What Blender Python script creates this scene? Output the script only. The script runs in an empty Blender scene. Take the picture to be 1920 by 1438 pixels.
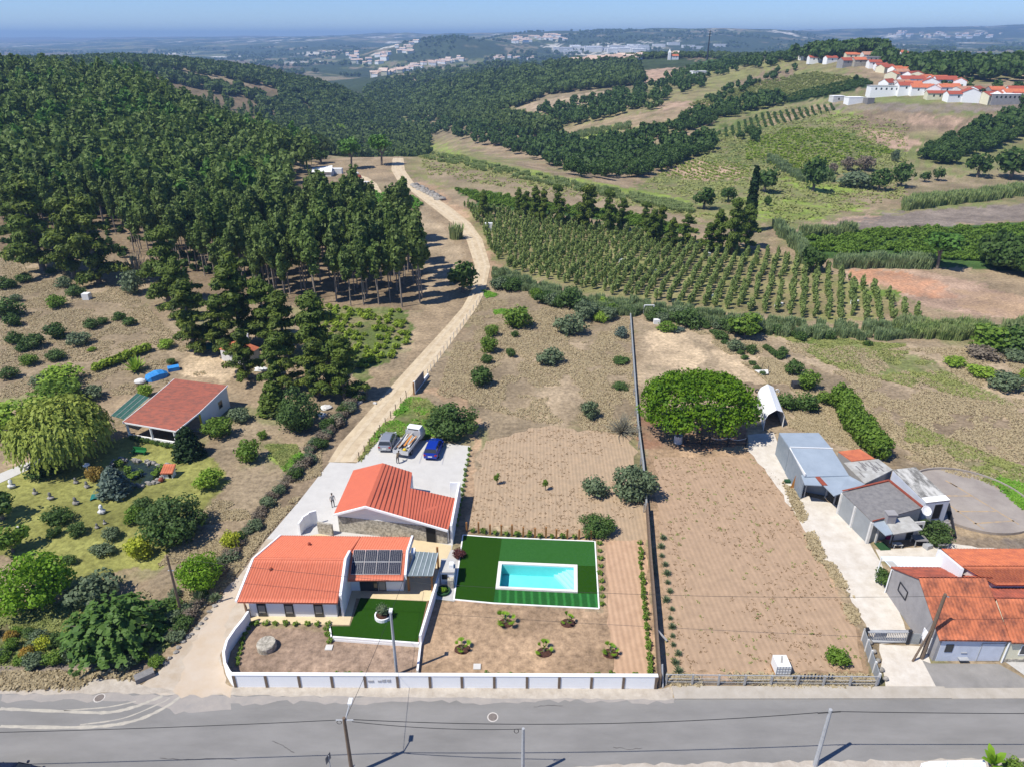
import bpy, math, random
import numpy as np
from mathutils import Vector, Matrix
# ---------------------------------------------------------------- camera, sky, sun
HC = 46.0; PIT = math.radians(26.0); F = 1331.0
CP, SP = math.cos(PIT), math.sin(PIT)
sc = bpy.context.scene
C = sc.collection
cam = bpy.data.objects.new('camera', bpy.data.cameras.new('camera'))
C.objects.link(cam)
cam.location = (0, 0, HC); cam.rotation_euler = (math.radians(90) - PIT, 0, 0)
cam.data.sensor_width = 36; cam.data.lens = 36 * F / 1920
cam.data.clip_start = 0.5; cam.data.clip_end = 60000
sc.camera = cam
SUN_EL = math.radians(57); SUN_AZ = math.atan2(-.88, -.47)
w = bpy.data.worlds.new('World'); sc.world = w; w.use_nodes = True
nt = w.node_tree
bg = nt.nodes['Background']
sky = nt.nodes.new('ShaderNodeTexSky'); sky.sky_type = 'NISHITA'; sky.sun_disc = False
sky.sun_elevation = SUN_EL; sky.sun_rotation = SUN_AZ % (2 * math.pi)
sky.air_density = 1.0; sky.dust_density = 0.0; sky.ozone_density = 5.0; sky.altitude = 1500
tint = nt.nodes.new('ShaderNodeMix'); tint.data_type = 'RGBA'; tint.blend_type = 'MULTIPLY'; tint.inputs[0].default_value = 1; tint.inputs[7].default_value = (.70, .82, 1.10, 1)
nt.links.new(sky.outputs[0], tint.inputs[6]); nt.links.new(tint.outputs[2], bg.inputs[0]); bg.inputs[1].default_value = 0.102
sun = bpy.data.objects.new('sun', bpy.data.lights.new('sun', 'SUN')); C.objects.link(sun)
sun.data.energy = 4.6; sun.data.angle = math.radians(0.53); sun.data.color = (1, .95, .86)
tr = Vector((.88 * math.cos(SUN_EL), .47 * math.cos(SUN_EL), -math.sin(SUN_EL)))
sun.rotation_euler = tr.to_track_quat('-Z', 'Y').to_euler(); sun.location = (-30, -20, 90)
sc.view_settings.view_transform = 'Standard'; sc.view_settings.look = 'None'
sc.view_settings.exposure = 0.31; sc.view_settings.gamma = 1
sc.render.engine = 'CYCLES'
sc.cycles.use_denoising = True
sc.cycles.max_bounces = 6; sc.cycles.diffuse_bounces = 2; sc.cycles.glossy_bounces = 2
sc.cycles.transmission_bounces = 4; sc.cycles.transparent_max_bounces = 12; sc.cycles.volume_bounces = 0
sc.cycles.caustics_reflective = False; sc.cycles.caustics_refractive = False
rnd = random.Random(11); rng = np.random.default_rng(5)

# ---------------------------------------------------------------- materials
def srgb(r, g, b):
    return tuple(((c / 255) / 12.92 if c / 255 <= .04045 else ((c / 255 + .055) / 1.055) ** 2.4) for c in (r, g, b))
M = {}
def mat(name, col, col2=None, scale=2.0, detail=6, rough=.85, bump=0, bscale=None, spec=.3, metal=0, stretch=None, lo=.35, hi=.65, object_space=False):
    m = bpy.data.materials.new(name); m.use_nodes = True; t = m.node_tree; N = t.nodes; L = t.links
    p = N['Principled BSDF']; p.inputs['Roughness'].default_value = rough
    p.inputs['Specular IOR Level'].default_value = spec; p.inputs['Metallic'].default_value = metal
    p.inputs['Base Color'].default_value = (*col, 1)
    if col2 is not None or bump:
        g = N.new('ShaderNodeTexCoord') if object_space else N.new('ShaderNodeNewGeometry')
        src = g.outputs['Object'] if object_space else g.outputs['Position']
        mp = N.new('ShaderNodeMapping'); L.new(src, mp.inputs[0])
        if stretch: mp.inputs['Scale'].default_value = stretch
        if col2 is not None:
            n = N.new('ShaderNodeTexNoise'); n.inputs['Scale'].default_value = scale; n.inputs['Detail'].default_value = detail
            n.inputs['Roughness'].default_value = .65
            L.new(mp.outputs[0], n.inputs['Vector'])
            r = N.new('ShaderNodeMapRange'); r.inputs[1].default_value = lo; r.inputs[2].default_value = hi
            L.new(n.outputs[0], r.inputs[0])
            x = N.new('ShaderNodeMix'); x.data_type = 'RGBA'
            x.inputs[6].default_value = (*col, 1); x.inputs[7].default_value = (*col2, 1)
            L.new(r.outputs[0], x.inputs[0]); L.new(x.outputs[2], p.inputs['Base Color'])
        if bump:
            n2 = N.new('ShaderNodeTexNoise'); n2.inputs['Scale'].default_value = bscale or scale * 3; n2.inputs['Detail'].default_value = 5
            L.new(mp.outputs[0], n2.inputs['Vector'])
            b = N.new('ShaderNodeBump'); b.inputs['Strength'].default_value = 1; b.inputs['Distance'].default_value = bump
            L.new(n2.outputs[0], b.inputs['Height']); L.new(b.outputs[0], p.inputs['Normal'])
    M[name] = m
    return m
def leafmat(name, a, b, c=None, big=.12, small=1.3, trans=.32, rough=.6):
    """foliage: a/b vary leaf clump to leaf clump, c varies tree to tree (world position noise + per object random)"""
    c = c or tuple((x + y) / 2 for x, y in zip(a, b)); a, b, c = (tuple(v*k for v, k in zip(q, (1.6, 1.65, 1.45))) for q in (a, b, c))
    m = bpy.data.materials.new(name); m.use_nodes = True; t = m.node_tree; N = t.nodes; L = t.links
    p = N['Principled BSDF']; p.inputs['Roughness'].default_value = rough; p.inputs['Specular IOR Level'].default_value = .25
    g = N.new('ShaderNodeNewGeometry')
    n1 = N.new('ShaderNodeTexNoise'); n1.inputs['Scale'].default_value = small; n1.inputs['Detail'].default_value = 3
    n2 = N.new('ShaderNodeTexNoise'); n2.inputs['Scale'].default_value = big; n2.inputs['Detail'].default_value = 1
    L.new(g.outputs['Position'], n1.inputs['Vector']); L.new(g.outputs['Position'], n2.inputs['Vector'])
    r1 = N.new('ShaderNodeMapRange'); r1.inputs[1].default_value = .36; r1.inputs[2].default_value = .64; L.new(n1.outputs[0], r1.inputs[0])
    oi = N.new('ShaderNodeObjectInfo')
    ad = N.new('ShaderNodeMath'); ad.operation = 'ADD'; L.new(n2.outputs[0], ad.inputs[0]); L.new(oi.outputs['Random'], ad.inputs[1])
    fr = N.new('ShaderNodeMath'); fr.operation = 'FRACT'; L.new(ad.outputs[0], fr.inputs[0])
    x1 = N.new('ShaderNodeMix'); x1.data_type = 'RGBA'; x1.inputs[6].default_value = (*a, 1); x1.inputs[7].default_value = (*b, 1); L.new(r1.outputs[0], x1.inputs[0])
    x2 = N.new('ShaderNodeMix'); x2.data_type = 'RGBA'; x2.inputs[7].default_value = (*c, 1); L.new(x1.outputs[2], x2.inputs[6])
    ml = N.new('ShaderNodeMath'); ml.operation = 'MULTIPLY'; ml.inputs[1].default_value = .9; L.new(fr.outputs[0], ml.inputs[0]); L.new(ml.outputs[0], x2.inputs[0])
    L.new(x2.outputs[2], p.inputs['Base Color'])
    tl = N.new('ShaderNodeBsdfTranslucent'); L.new(x2.outputs[2], tl.inputs[0])
    ms = N.new('ShaderNodeMixShader'); ms.inputs[0].default_value = trans
    L.new(p.outputs[0], ms.inputs[1]); L.new(tl.outputs[0], ms.inputs[2])
    L.new(ms.outputs[0], N['Material Output'].inputs[0])
    M[name] = m; return m

# ---------------------------------------------------------------- mesh helpers
ORG = {}
def setp(o, label=None, cat=None, group=None, kind=None):
    if label: o['label'] = label
    if cat: o['category'] = cat
    if group: o['group'] = group
    if kind: o['kind'] = kind
    return o
def thing(name, label, cat, loc, group=None):
    o = bpy.data.objects.new(name, None); C.objects.link(o); o.location = loc; o.empty_display_size = .3
    ORG[o.name] = Vector(loc); return setp(o, label, cat, group)
def link(name, me, parent=None):
    o = bpy.data.objects.new(name, me); C.objects.link(o)
    if parent is not None: o.parent = parent
    return o
def npmesh(name, V, Fc, m, smooth=False):
    V = np.asarray(V, dtype=np.float32); Fc = np.asarray(Fc, dtype=np.int32)
    me = bpy.data.meshes.new(name); k = Fc.shape[1]
    me.vertices.add(len(V)); me.vertices.foreach_set('co', V.ravel())
    me.loops.add(Fc.size); me.loops.foreach_set('vertex_index', Fc.ravel())
    me.polygons.add(len(Fc)); me.polygons.foreach_set('loop_start', np.arange(0, Fc.size, k, dtype=np.int32))
    if smooth: me.polygons.foreach_set('use_smooth', np.ones(len(Fc), dtype=bool))
    me.update(calc_edges=True)
    if m is not None: me.materials.append(m)
    return me
class MB:
    def __init__(s): s.v = []; s.f = []; s.mi = []; s.cur = 0
    def add(s, vs, fs):
        n = len(s.v); s.v += [Vector(p) for p in vs]
        for f in fs: s.f.append([n + i for i in f]); s.mi.append(s.cur)
        return s
    def box(s, a, b):
        x0, y0, z0 = a; x1, y1, z1 = b
        return s.add([(x0,y0,z0),(x1,y0,z0),(x1,y1,z0),(x0,y1,z0),(x0,y0,z1),(x1,y0,z1),(x1,y1,z1),(x0,y1,z1)],
                     [(0,3,2,1),(4,5,6,7),(0,1,5,4),(1,2,6,5),(2,3,7,6),(3,0,4,7)])
    def obox(s, c, ax, ay, hx, hy, z0, z1):
        """box along horizontal unit axes ax, ay with half sizes"""
        c = Vector(c); ax = Vector((ax[0], ax[1], 0)); ay = Vector((ay[0], ay[1], 0))
        P = [c + ax*i*hx + ay*j*hy for i, j in ((-1,-1),(1,-1),(1,1),(-1,1))]
        return s.prism([(p.x, p.y) for p in P], z0, z1)
    def prism(s, pts, z0, z1, ztop=None):
        n = len(pts)
        zt = ztop or [z1] * n
        zb = z0 if isinstance(z0, (list, tuple)) else [z0] * n
        vs = [(p[0], p[1], zb[i]) for i, p in enumerate(pts)] + [(p[0], p[1], zt[i]) for i, p in enumerate(pts)]
        fs = [tuple(range(n))[::-1], tuple(range(n, 2*n))] + [(i, (i+1) % n, n+(i+1) % n, n+i) for i in range(n)]
        return s.add(vs, fs)
    def slab(s, pts, th):
        """3d polygon (any number of corners) with thickness th downwards"""
        n = len(pts)
        vs = [(p[0], p[1], p[2]) for p in pts] + [(p[0], p[1], p[2]-th) for p in pts]
        return s.add(vs, [tuple(range(n)), tuple(range(n, 2*n))[::-1]] + [(i, n+i, n+(i+1) % n, (i+1) % n) for i in range(n)])
    def wall(s, p, q, z0, z1, t=.2, z1b=None):
        """wall from p to q (xy) of thickness t; top z1 at p, z1b at q"""
        p = Vector((p[0], p[1])); q = Vector((q[0], q[1])); d = (q-p).normalized(); n = Vector((-d.y, d.x))*t/2
        zb = z1 if z1b is None else z1b
        return s.prism([tuple(p-n), tuple(q-n), tuple(q+n), tuple(p+n)], z0, z1, [z1, zb, zb, z1])
    def tube(s, p, q, r0, r1=None, n=8):
        p = Vector(p); q = Vector(q); r1 = r0 if r1 is None else r1
        d = (q-p).normalized(); u = d.cross(Vector((0,0,1)) if abs(d.z) < .9 else Vector((1,0,0))).normalized(); v = d.cross(u)
        vs = [p+(u*math.cos(2*math.pi*i/n)+v*math.sin(2*math.pi*i/n))*r0 for i in range(n)] + \
             [q+(u*math.cos(2*math.pi*i/n)+v*math.sin(2*math.pi*i/n))*r1 for i in range(n)]
        return s.add(vs, [tuple(range(n)), tuple(range(n, 2*n))[::-1]] + [(i, n+i, n+(i+1) % n, (i+1) % n) for i in range(n)])
    def path(s, pts, rs, n=6):
        for i in range(len(pts)-1): s.tube(pts[i], pts[i+1], rs[i], rs[i+1], n)
        return s
    def blob(s, c, rx, ry, rz, n=10, m=6, jit=0, seed=0):
        r = random.Random(seed); vs = []; fs = []
        for j in range(m+1):
            th = math.pi*j/m
            for i in range(n):
                k = 1+r.uniform(-jit, jit)
                a = 2*math.pi*i/n
                vs.append((c[0]+rx*k*math.sin(th)*math.cos(a), c[1]+ry*k*math.sin(th)*math.sin(a), c[2]+rz*k*math.cos(th)))
        for j in range(m):
            for i in range(n): fs.append((j*n+i, (j+1)*n+i, (j+1)*n+(i+1) % n, j*n+(i+1) % n))
        return s.add(vs, fs)
    def rings(s, rings, close=True):
        n = len(rings[0]); vs = [p for r in rings for p in r]; fs = []
        for j in range(len(rings)-1):
            for i in range(n): fs.append((j*n+i, j*n+(i+1) % n, (j+1)*n+(i+1) % n, (j+1)*n+i))
        if close: fs += [tuple(range(n))[::-1], tuple(range((len(rings)-1)*n, len(rings)*n))]
        return s.add(vs, fs)
    def build(s, name, m, parent=None, label=None, cat=None, group=None, kind=None, smooth=False):
        me = bpy.data.meshes.new(name)
        if parent is not None: o0 = ORG.get(parent.name, Vector((0,0,0)))
        else:
            xs = [p.x for p in s.v]; ys = [p.y for p in s.v]; zs = [p.z for p in s.v]
            o0 = Vector(((min(xs)+max(xs))/2, (min(ys)+max(ys))/2, min(zs)))
        me.from_pydata([p-o0 for p in s.v], [], s.f); me.update()
        ms = m if isinstance(m, (list, tuple)) else [m]
        for q in ms: me.materials.append(M[q] if isinstance(q, str) else q)
        if len(ms) > 1: me.polygons.foreach_set('material_index', s.mi)
        if smooth:
            for p in me.polygons: p.use_smooth = True
        o = link(name, me, parent)
        ORG[o.name] = o0
        if parent is None: o.location = o0
        return setp(o, label, cat, group, kind)

# ---------------------------------------------------------------- terrain height
def pchip(xs, ys, x):
    xs = np.array(xs, float); ys = np.array(ys, float); h = np.diff(xs); d = np.diff(ys)/h; m = np.zeros(len(xs))
    m[0] = d[0]; m[-1] = d[-1]
    for i in range(1, len(xs)-1):
        if d[i-1]*d[i] > 0: m[i] = 2*d[i-1]*d[i]/(d[i-1]+d[i])
    k = np.clip(np.searchsorted(xs, x)-1, 0, len(xs)-2); t = (x-xs[k])/h[k]; t = np.clip(t, 0, 1)
    return (2*t**3-3*t**2+1)*ys[k]+(t**3-2*t**2+t)*h[k]*m[k]+(-2*t**3+3*t**2)*ys[k+1]+(t**3-t**2)*h[k]*m[k+1]
COLS = [
 (-900, [(150,1),(200,5),(300,18),(380,25),(500,20),(900,16),(1500,-15),(3000,-40),(9000,-8),(14000,42)]),
 (0,    [(150,1),(200,5),(300,18),(380,25),(500,20),(900,18),(1500,-15),(3000,-40),(9000,-10),(14000,42)]),
 (250,  [(150,0),(200,3),(300,15),(370,22),(450,16),(600,5),(900,20),(1100,10),(1500,-35),(3000,-40),(9000,20),(14000,44)]),
 (450,  [(150,0),(200,0),(260,1),(300,4),(400,-5),(600,-20),(900,10),(1100,0),(1500,-40),(3000,-40),(9000,35),(14000,46)]),
 (600,  [(150,0),(250,0),(300,-1),(350,-5),(500,-25),(700,-30),(900,-8),(1100,-20),(1500,-45),(3000,-40),(9000,55),(14000,55)]),
 (740,  [(150,0),(310,0),(340,-4),(400,-18),(600,-38),(900,-37),(1200,-24),(1600,-24),(2200,-60),(3200,20),(4200,-10),(9000,75),(14000,75)]),
 (850,  [(150,0),(300,0),(340,-3),(400,-14),(520,-27),(750,-28),(1000,-7),(1250,-14),(1650,-14),(2200,-60),(3200,48),(4200,0),(9000,75),(14000,75)]),
 (960,  [(150,0),(290,0),(330,-5),(400,-15),(500,-22),(640,-12),(800,-6),(1000,4),(1300,-6),(1600,-3),(2200,-50),(3200,20),(4500,60),(9000,80),(14000,80)]),
 (1050, [(150,0),(270,0),(300,-4),(340,-12),(420,-14),(550,-8),(700,0),(900,10),(1080,12),(1400,0),(2000,-20),(3000,-12),(4500,72),(9000,80),(14000,80)]),
 (1250, [(150,0),(212,0),(240,-2.5),(290,-5),(330,-3.5),(400,0),(500,5),(700,11),(850,14),(1000,21),(1300,4),(2000,-15),(2900,-10),(4500,80),(9000,90),(14000,90)]),
 (1450, [(150,0),(190,.5),(225,-.6),(275,-1),(335,.4),(410,4),(480,9.7),(580,17),(700,28.7),(760,29),(1000,18),(1500,0),(3000,-5),(4500,72),(9000,100),(14000,100)]),
 (1600, [(150,0),(185,.5),(215,-1.7),(265,-3),(310,-.5),(365,4),(425,11),(480,19),(540,26),(600,31),(660,33),(900,20),(1500,0),(4500,20),(9000,125),(14000,125)]),
 (1800, [(150,0),(190,0),(215,-1.7),(265,-3),(310,-.5),(355,5),(400,13),(440,18),(480,21),(560,25),(700,24),(1500,0),(4500,10),(9000,150),(14000,150)]),
 (2000, [(150,0),(190,0),(215,-1.7),(265,-3),(310,-.5),(355,5),(400,13),(440,18),(480,21),(560,25),(700,24),(1500,0),(4500,10),(9000,160),(14000,160)]),
 (2900, [(150,0),(190,0),(215,-1.7),(265,-3),(310,-.5),(355,5),(400,13),(440,18),(480,21),(560,25),(700,24),(1500,0),(4500,10),(9000,160),(14000,160)]),
]
LY = np.linspace(math.log(60), math.log(14000), 500)
_cp = np.array([c[0] for c in COLS], float)
_T = np.array([pchip([math.log(60), math.log(118)]+[math.log(a) for a, b in c[1]], [0, 0]+[b for a, b in c[1]], LY) for c in COLS])
PXG = np.arange(-900, 2901, 20.0)
_T2 = np.array([pchip(_cp, _T[:, j], PXG) for j in range(len(LY))]).T
def vnoise(x, y, seed=0):
    xi = np.floor(x).astype(np.int64); yi = np.floor(y).astype(np.int64); fx = x-xi; fy = y-yi
    fx = fx*fx*(3-2*fx); fy = fy*fy*(3-2*fy)
    def h(a, b):
        n = (a*374761393+b*668265263+seed*974711) & 0xffffffff
        n = ((n ^ (n >> 13))*1274126177) & 0xffffffff
        return ((n ^ (n >> 16)) & 0xffff)/65535.0
    return (h(xi, yi)*(1-fx)+h(xi+1, yi)*fx)*(1-fy)+(h(xi, yi+1)*(1-fx)+h(xi+1, yi+1)*fx)*fy
def fbm(x, y, o=4, seed=0):
    s = 0; a = .5; t = 0
    for i in range(o): s = s+a*vnoise(x*2**i, y*2**i, seed+i); t += a; a *= .5
    return s/t
def _tn(x, y):
    w1 = np.clip((y-300)/500, 0, 1); w2 = np.clip((y-1500)/2000, 0, 1)
    return (fbm(x/35, y/40, 4, 3)*(1-w1)+fbm(x/110, y/130, 4, 4)*w1)*(1-w2)+fbm(x/520, y/700, 5, 5)*w2
def height(x, y):
    x = np.asarray(x, float); y = np.asarray(y, float); yc = np.clip(y, 60.1, 13990)
    px = 960+F*x/(yc*CP+HC*SP)
    u = np.clip((px+900)/20, 0, len(PXG)-1.001); v = (np.log(yc)-LY[0])/(LY[1]-LY[0]); v = np.clip(v, 0, len(LY)-1.001)
    i = u.astype(int); j = v.astype(int); fu = u-i; fv = v-j
    z = (_T2[i, j]*(1-fv)+_T2[i, j+1]*fv)*(1-fu)+(_T2[i+1, j]*(1-fv)+_T2[i+1, j+1]*fv)*fu
    a = np.clip((yc-170)/250, 0, 1)*1.6+np.clip((yc-500)/900, 0, 1)*5+np.clip((yc-1800)/3000, 0, 1)*26
    z = z+a*(_tn(x, y)-.5)*1.6
    return z
def hz(x, y): return float(height(np.array([x]), np.array([y]))[0])
YR = np.concatenate([np.arange(20, 200, .25), np.geomspace(200, 13500, 2600)])
def cast(px, py):
    """the point of the ground that shows at this pixel of the photograph"""
    b = (719-py); dy = CP*F+b*SP; dz = -SP*F+b*CP; dx = px-960
    X = YR*dx/dy; Z = HC+YR*dz/dy
    g = height(X, YR); k = np.nonzero(Z < g)[0]
    if len(k) == 0: return None
    k = k[0]
    if k == 0: return (X[0], YR[0], g[0])
    d0 = Z[k-1]-g[k-1]; d1 = Z[k]-g[k]; t = d0/(d0-d1)
    y = YR[k-1]+(YR[k]-YR[k-1])*t; x = y*dx/dy
    return (x, y, hz(x, y))
def PZ(px, py, z=0.0):
    """point at height z that shows at this pixel"""
    b = (719-py); dy = CP*F+b*SP; dz = -SP*F+b*CP; y = (z-HC)*dy/dz
    return Vector((y*(px-960)/dy, y, z))
def mpp(x, y, z): return (y*CP+(HC-z)*SP)/F
def G(px, py):
    if py > 600: return PZ(px, py, 0)
    p = cast(px, py)
    return Vector(p) if p else Vector((0, 13000, 50))
def dens(poly, step=12):
    out = []
    for i in range(len(poly)):
        a = poly[i]; b = poly[(i+1) % len(poly)]; n = max(1, int(math.hypot(b[0]-a[0], b[1]-a[1])/step))
        for k in range(n): out.append((a[0]+(b[0]-a[0])*k/n, a[1]+(b[1]-a[1])*k/n))
    return out
def pip(X, Y, poly):
    P = np.array(poly, float); r = np.zeros(X.shape, bool)
    bb = (X >= P[:, 0].min()) & (X <= P[:, 0].max()) & (Y >= P[:, 1].min()) & (Y <= P[:, 1].max())
    idx = np.nonzero(bb)[0]
    if len(idx) == 0: return r
    x = X[idx]; y = Y[idx]; c = np.zeros(len(idx), bool); n = len(P); j = n-1
    for i in range(n):
        xi, yi = P[i]; xj, yj = P[j]
        if yi != yj: c ^= ((yi > y) != (yj > y)) & (x < (xj-xi)*(y-yi)/(yj-yi)+xi)
        j = i
    r[idx] = c; return r
def samp(poly, n, seed=0, jit=0):
    """n random ground points that show inside a polygon of the photograph"""
    r = np.random.default_rng(seed); P = np.array(poly, float); out = []
    x0, y0 = P.min(0); x1, y1 = P.max(0)
    while len(out) < n:
        X = r.uniform(x0, x1, n*2); Y = r.uniform(y0, y1, n*2); k = pip(X, Y, poly)
        out += list(zip(X[k], Y[k]))
    return out[:n]
# ---------------------------------------------------------------- terrain mesh with land cover
K = dict(
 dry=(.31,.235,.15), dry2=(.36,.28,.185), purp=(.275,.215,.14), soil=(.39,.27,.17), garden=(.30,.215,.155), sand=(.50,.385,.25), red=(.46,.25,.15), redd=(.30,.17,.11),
 floor=(.19,.14,.09), ygrass=(.25,.25,.075), grass=(.115,.17,.035), lime=(.22,.29,.06), bank=(.12,.135,.05), olive=(.17,.19,.07),
 crop=(.06,.115,.03), vine=(.115,.15,.045), mead=(.215,.215,.085), brown=(.23,.175,.115), dgreen=(.035,.06,.02), dust=(.52,.43,.32),
 pink=(.40,.28,.20), ash=(.23,.19,.155), track=(.56,.43,.27), rock=(.45,.38,.28), hillg=(.045,.065,.03), hillb=(.28,.23,.15), white=(.62,.58,.5))
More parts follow.
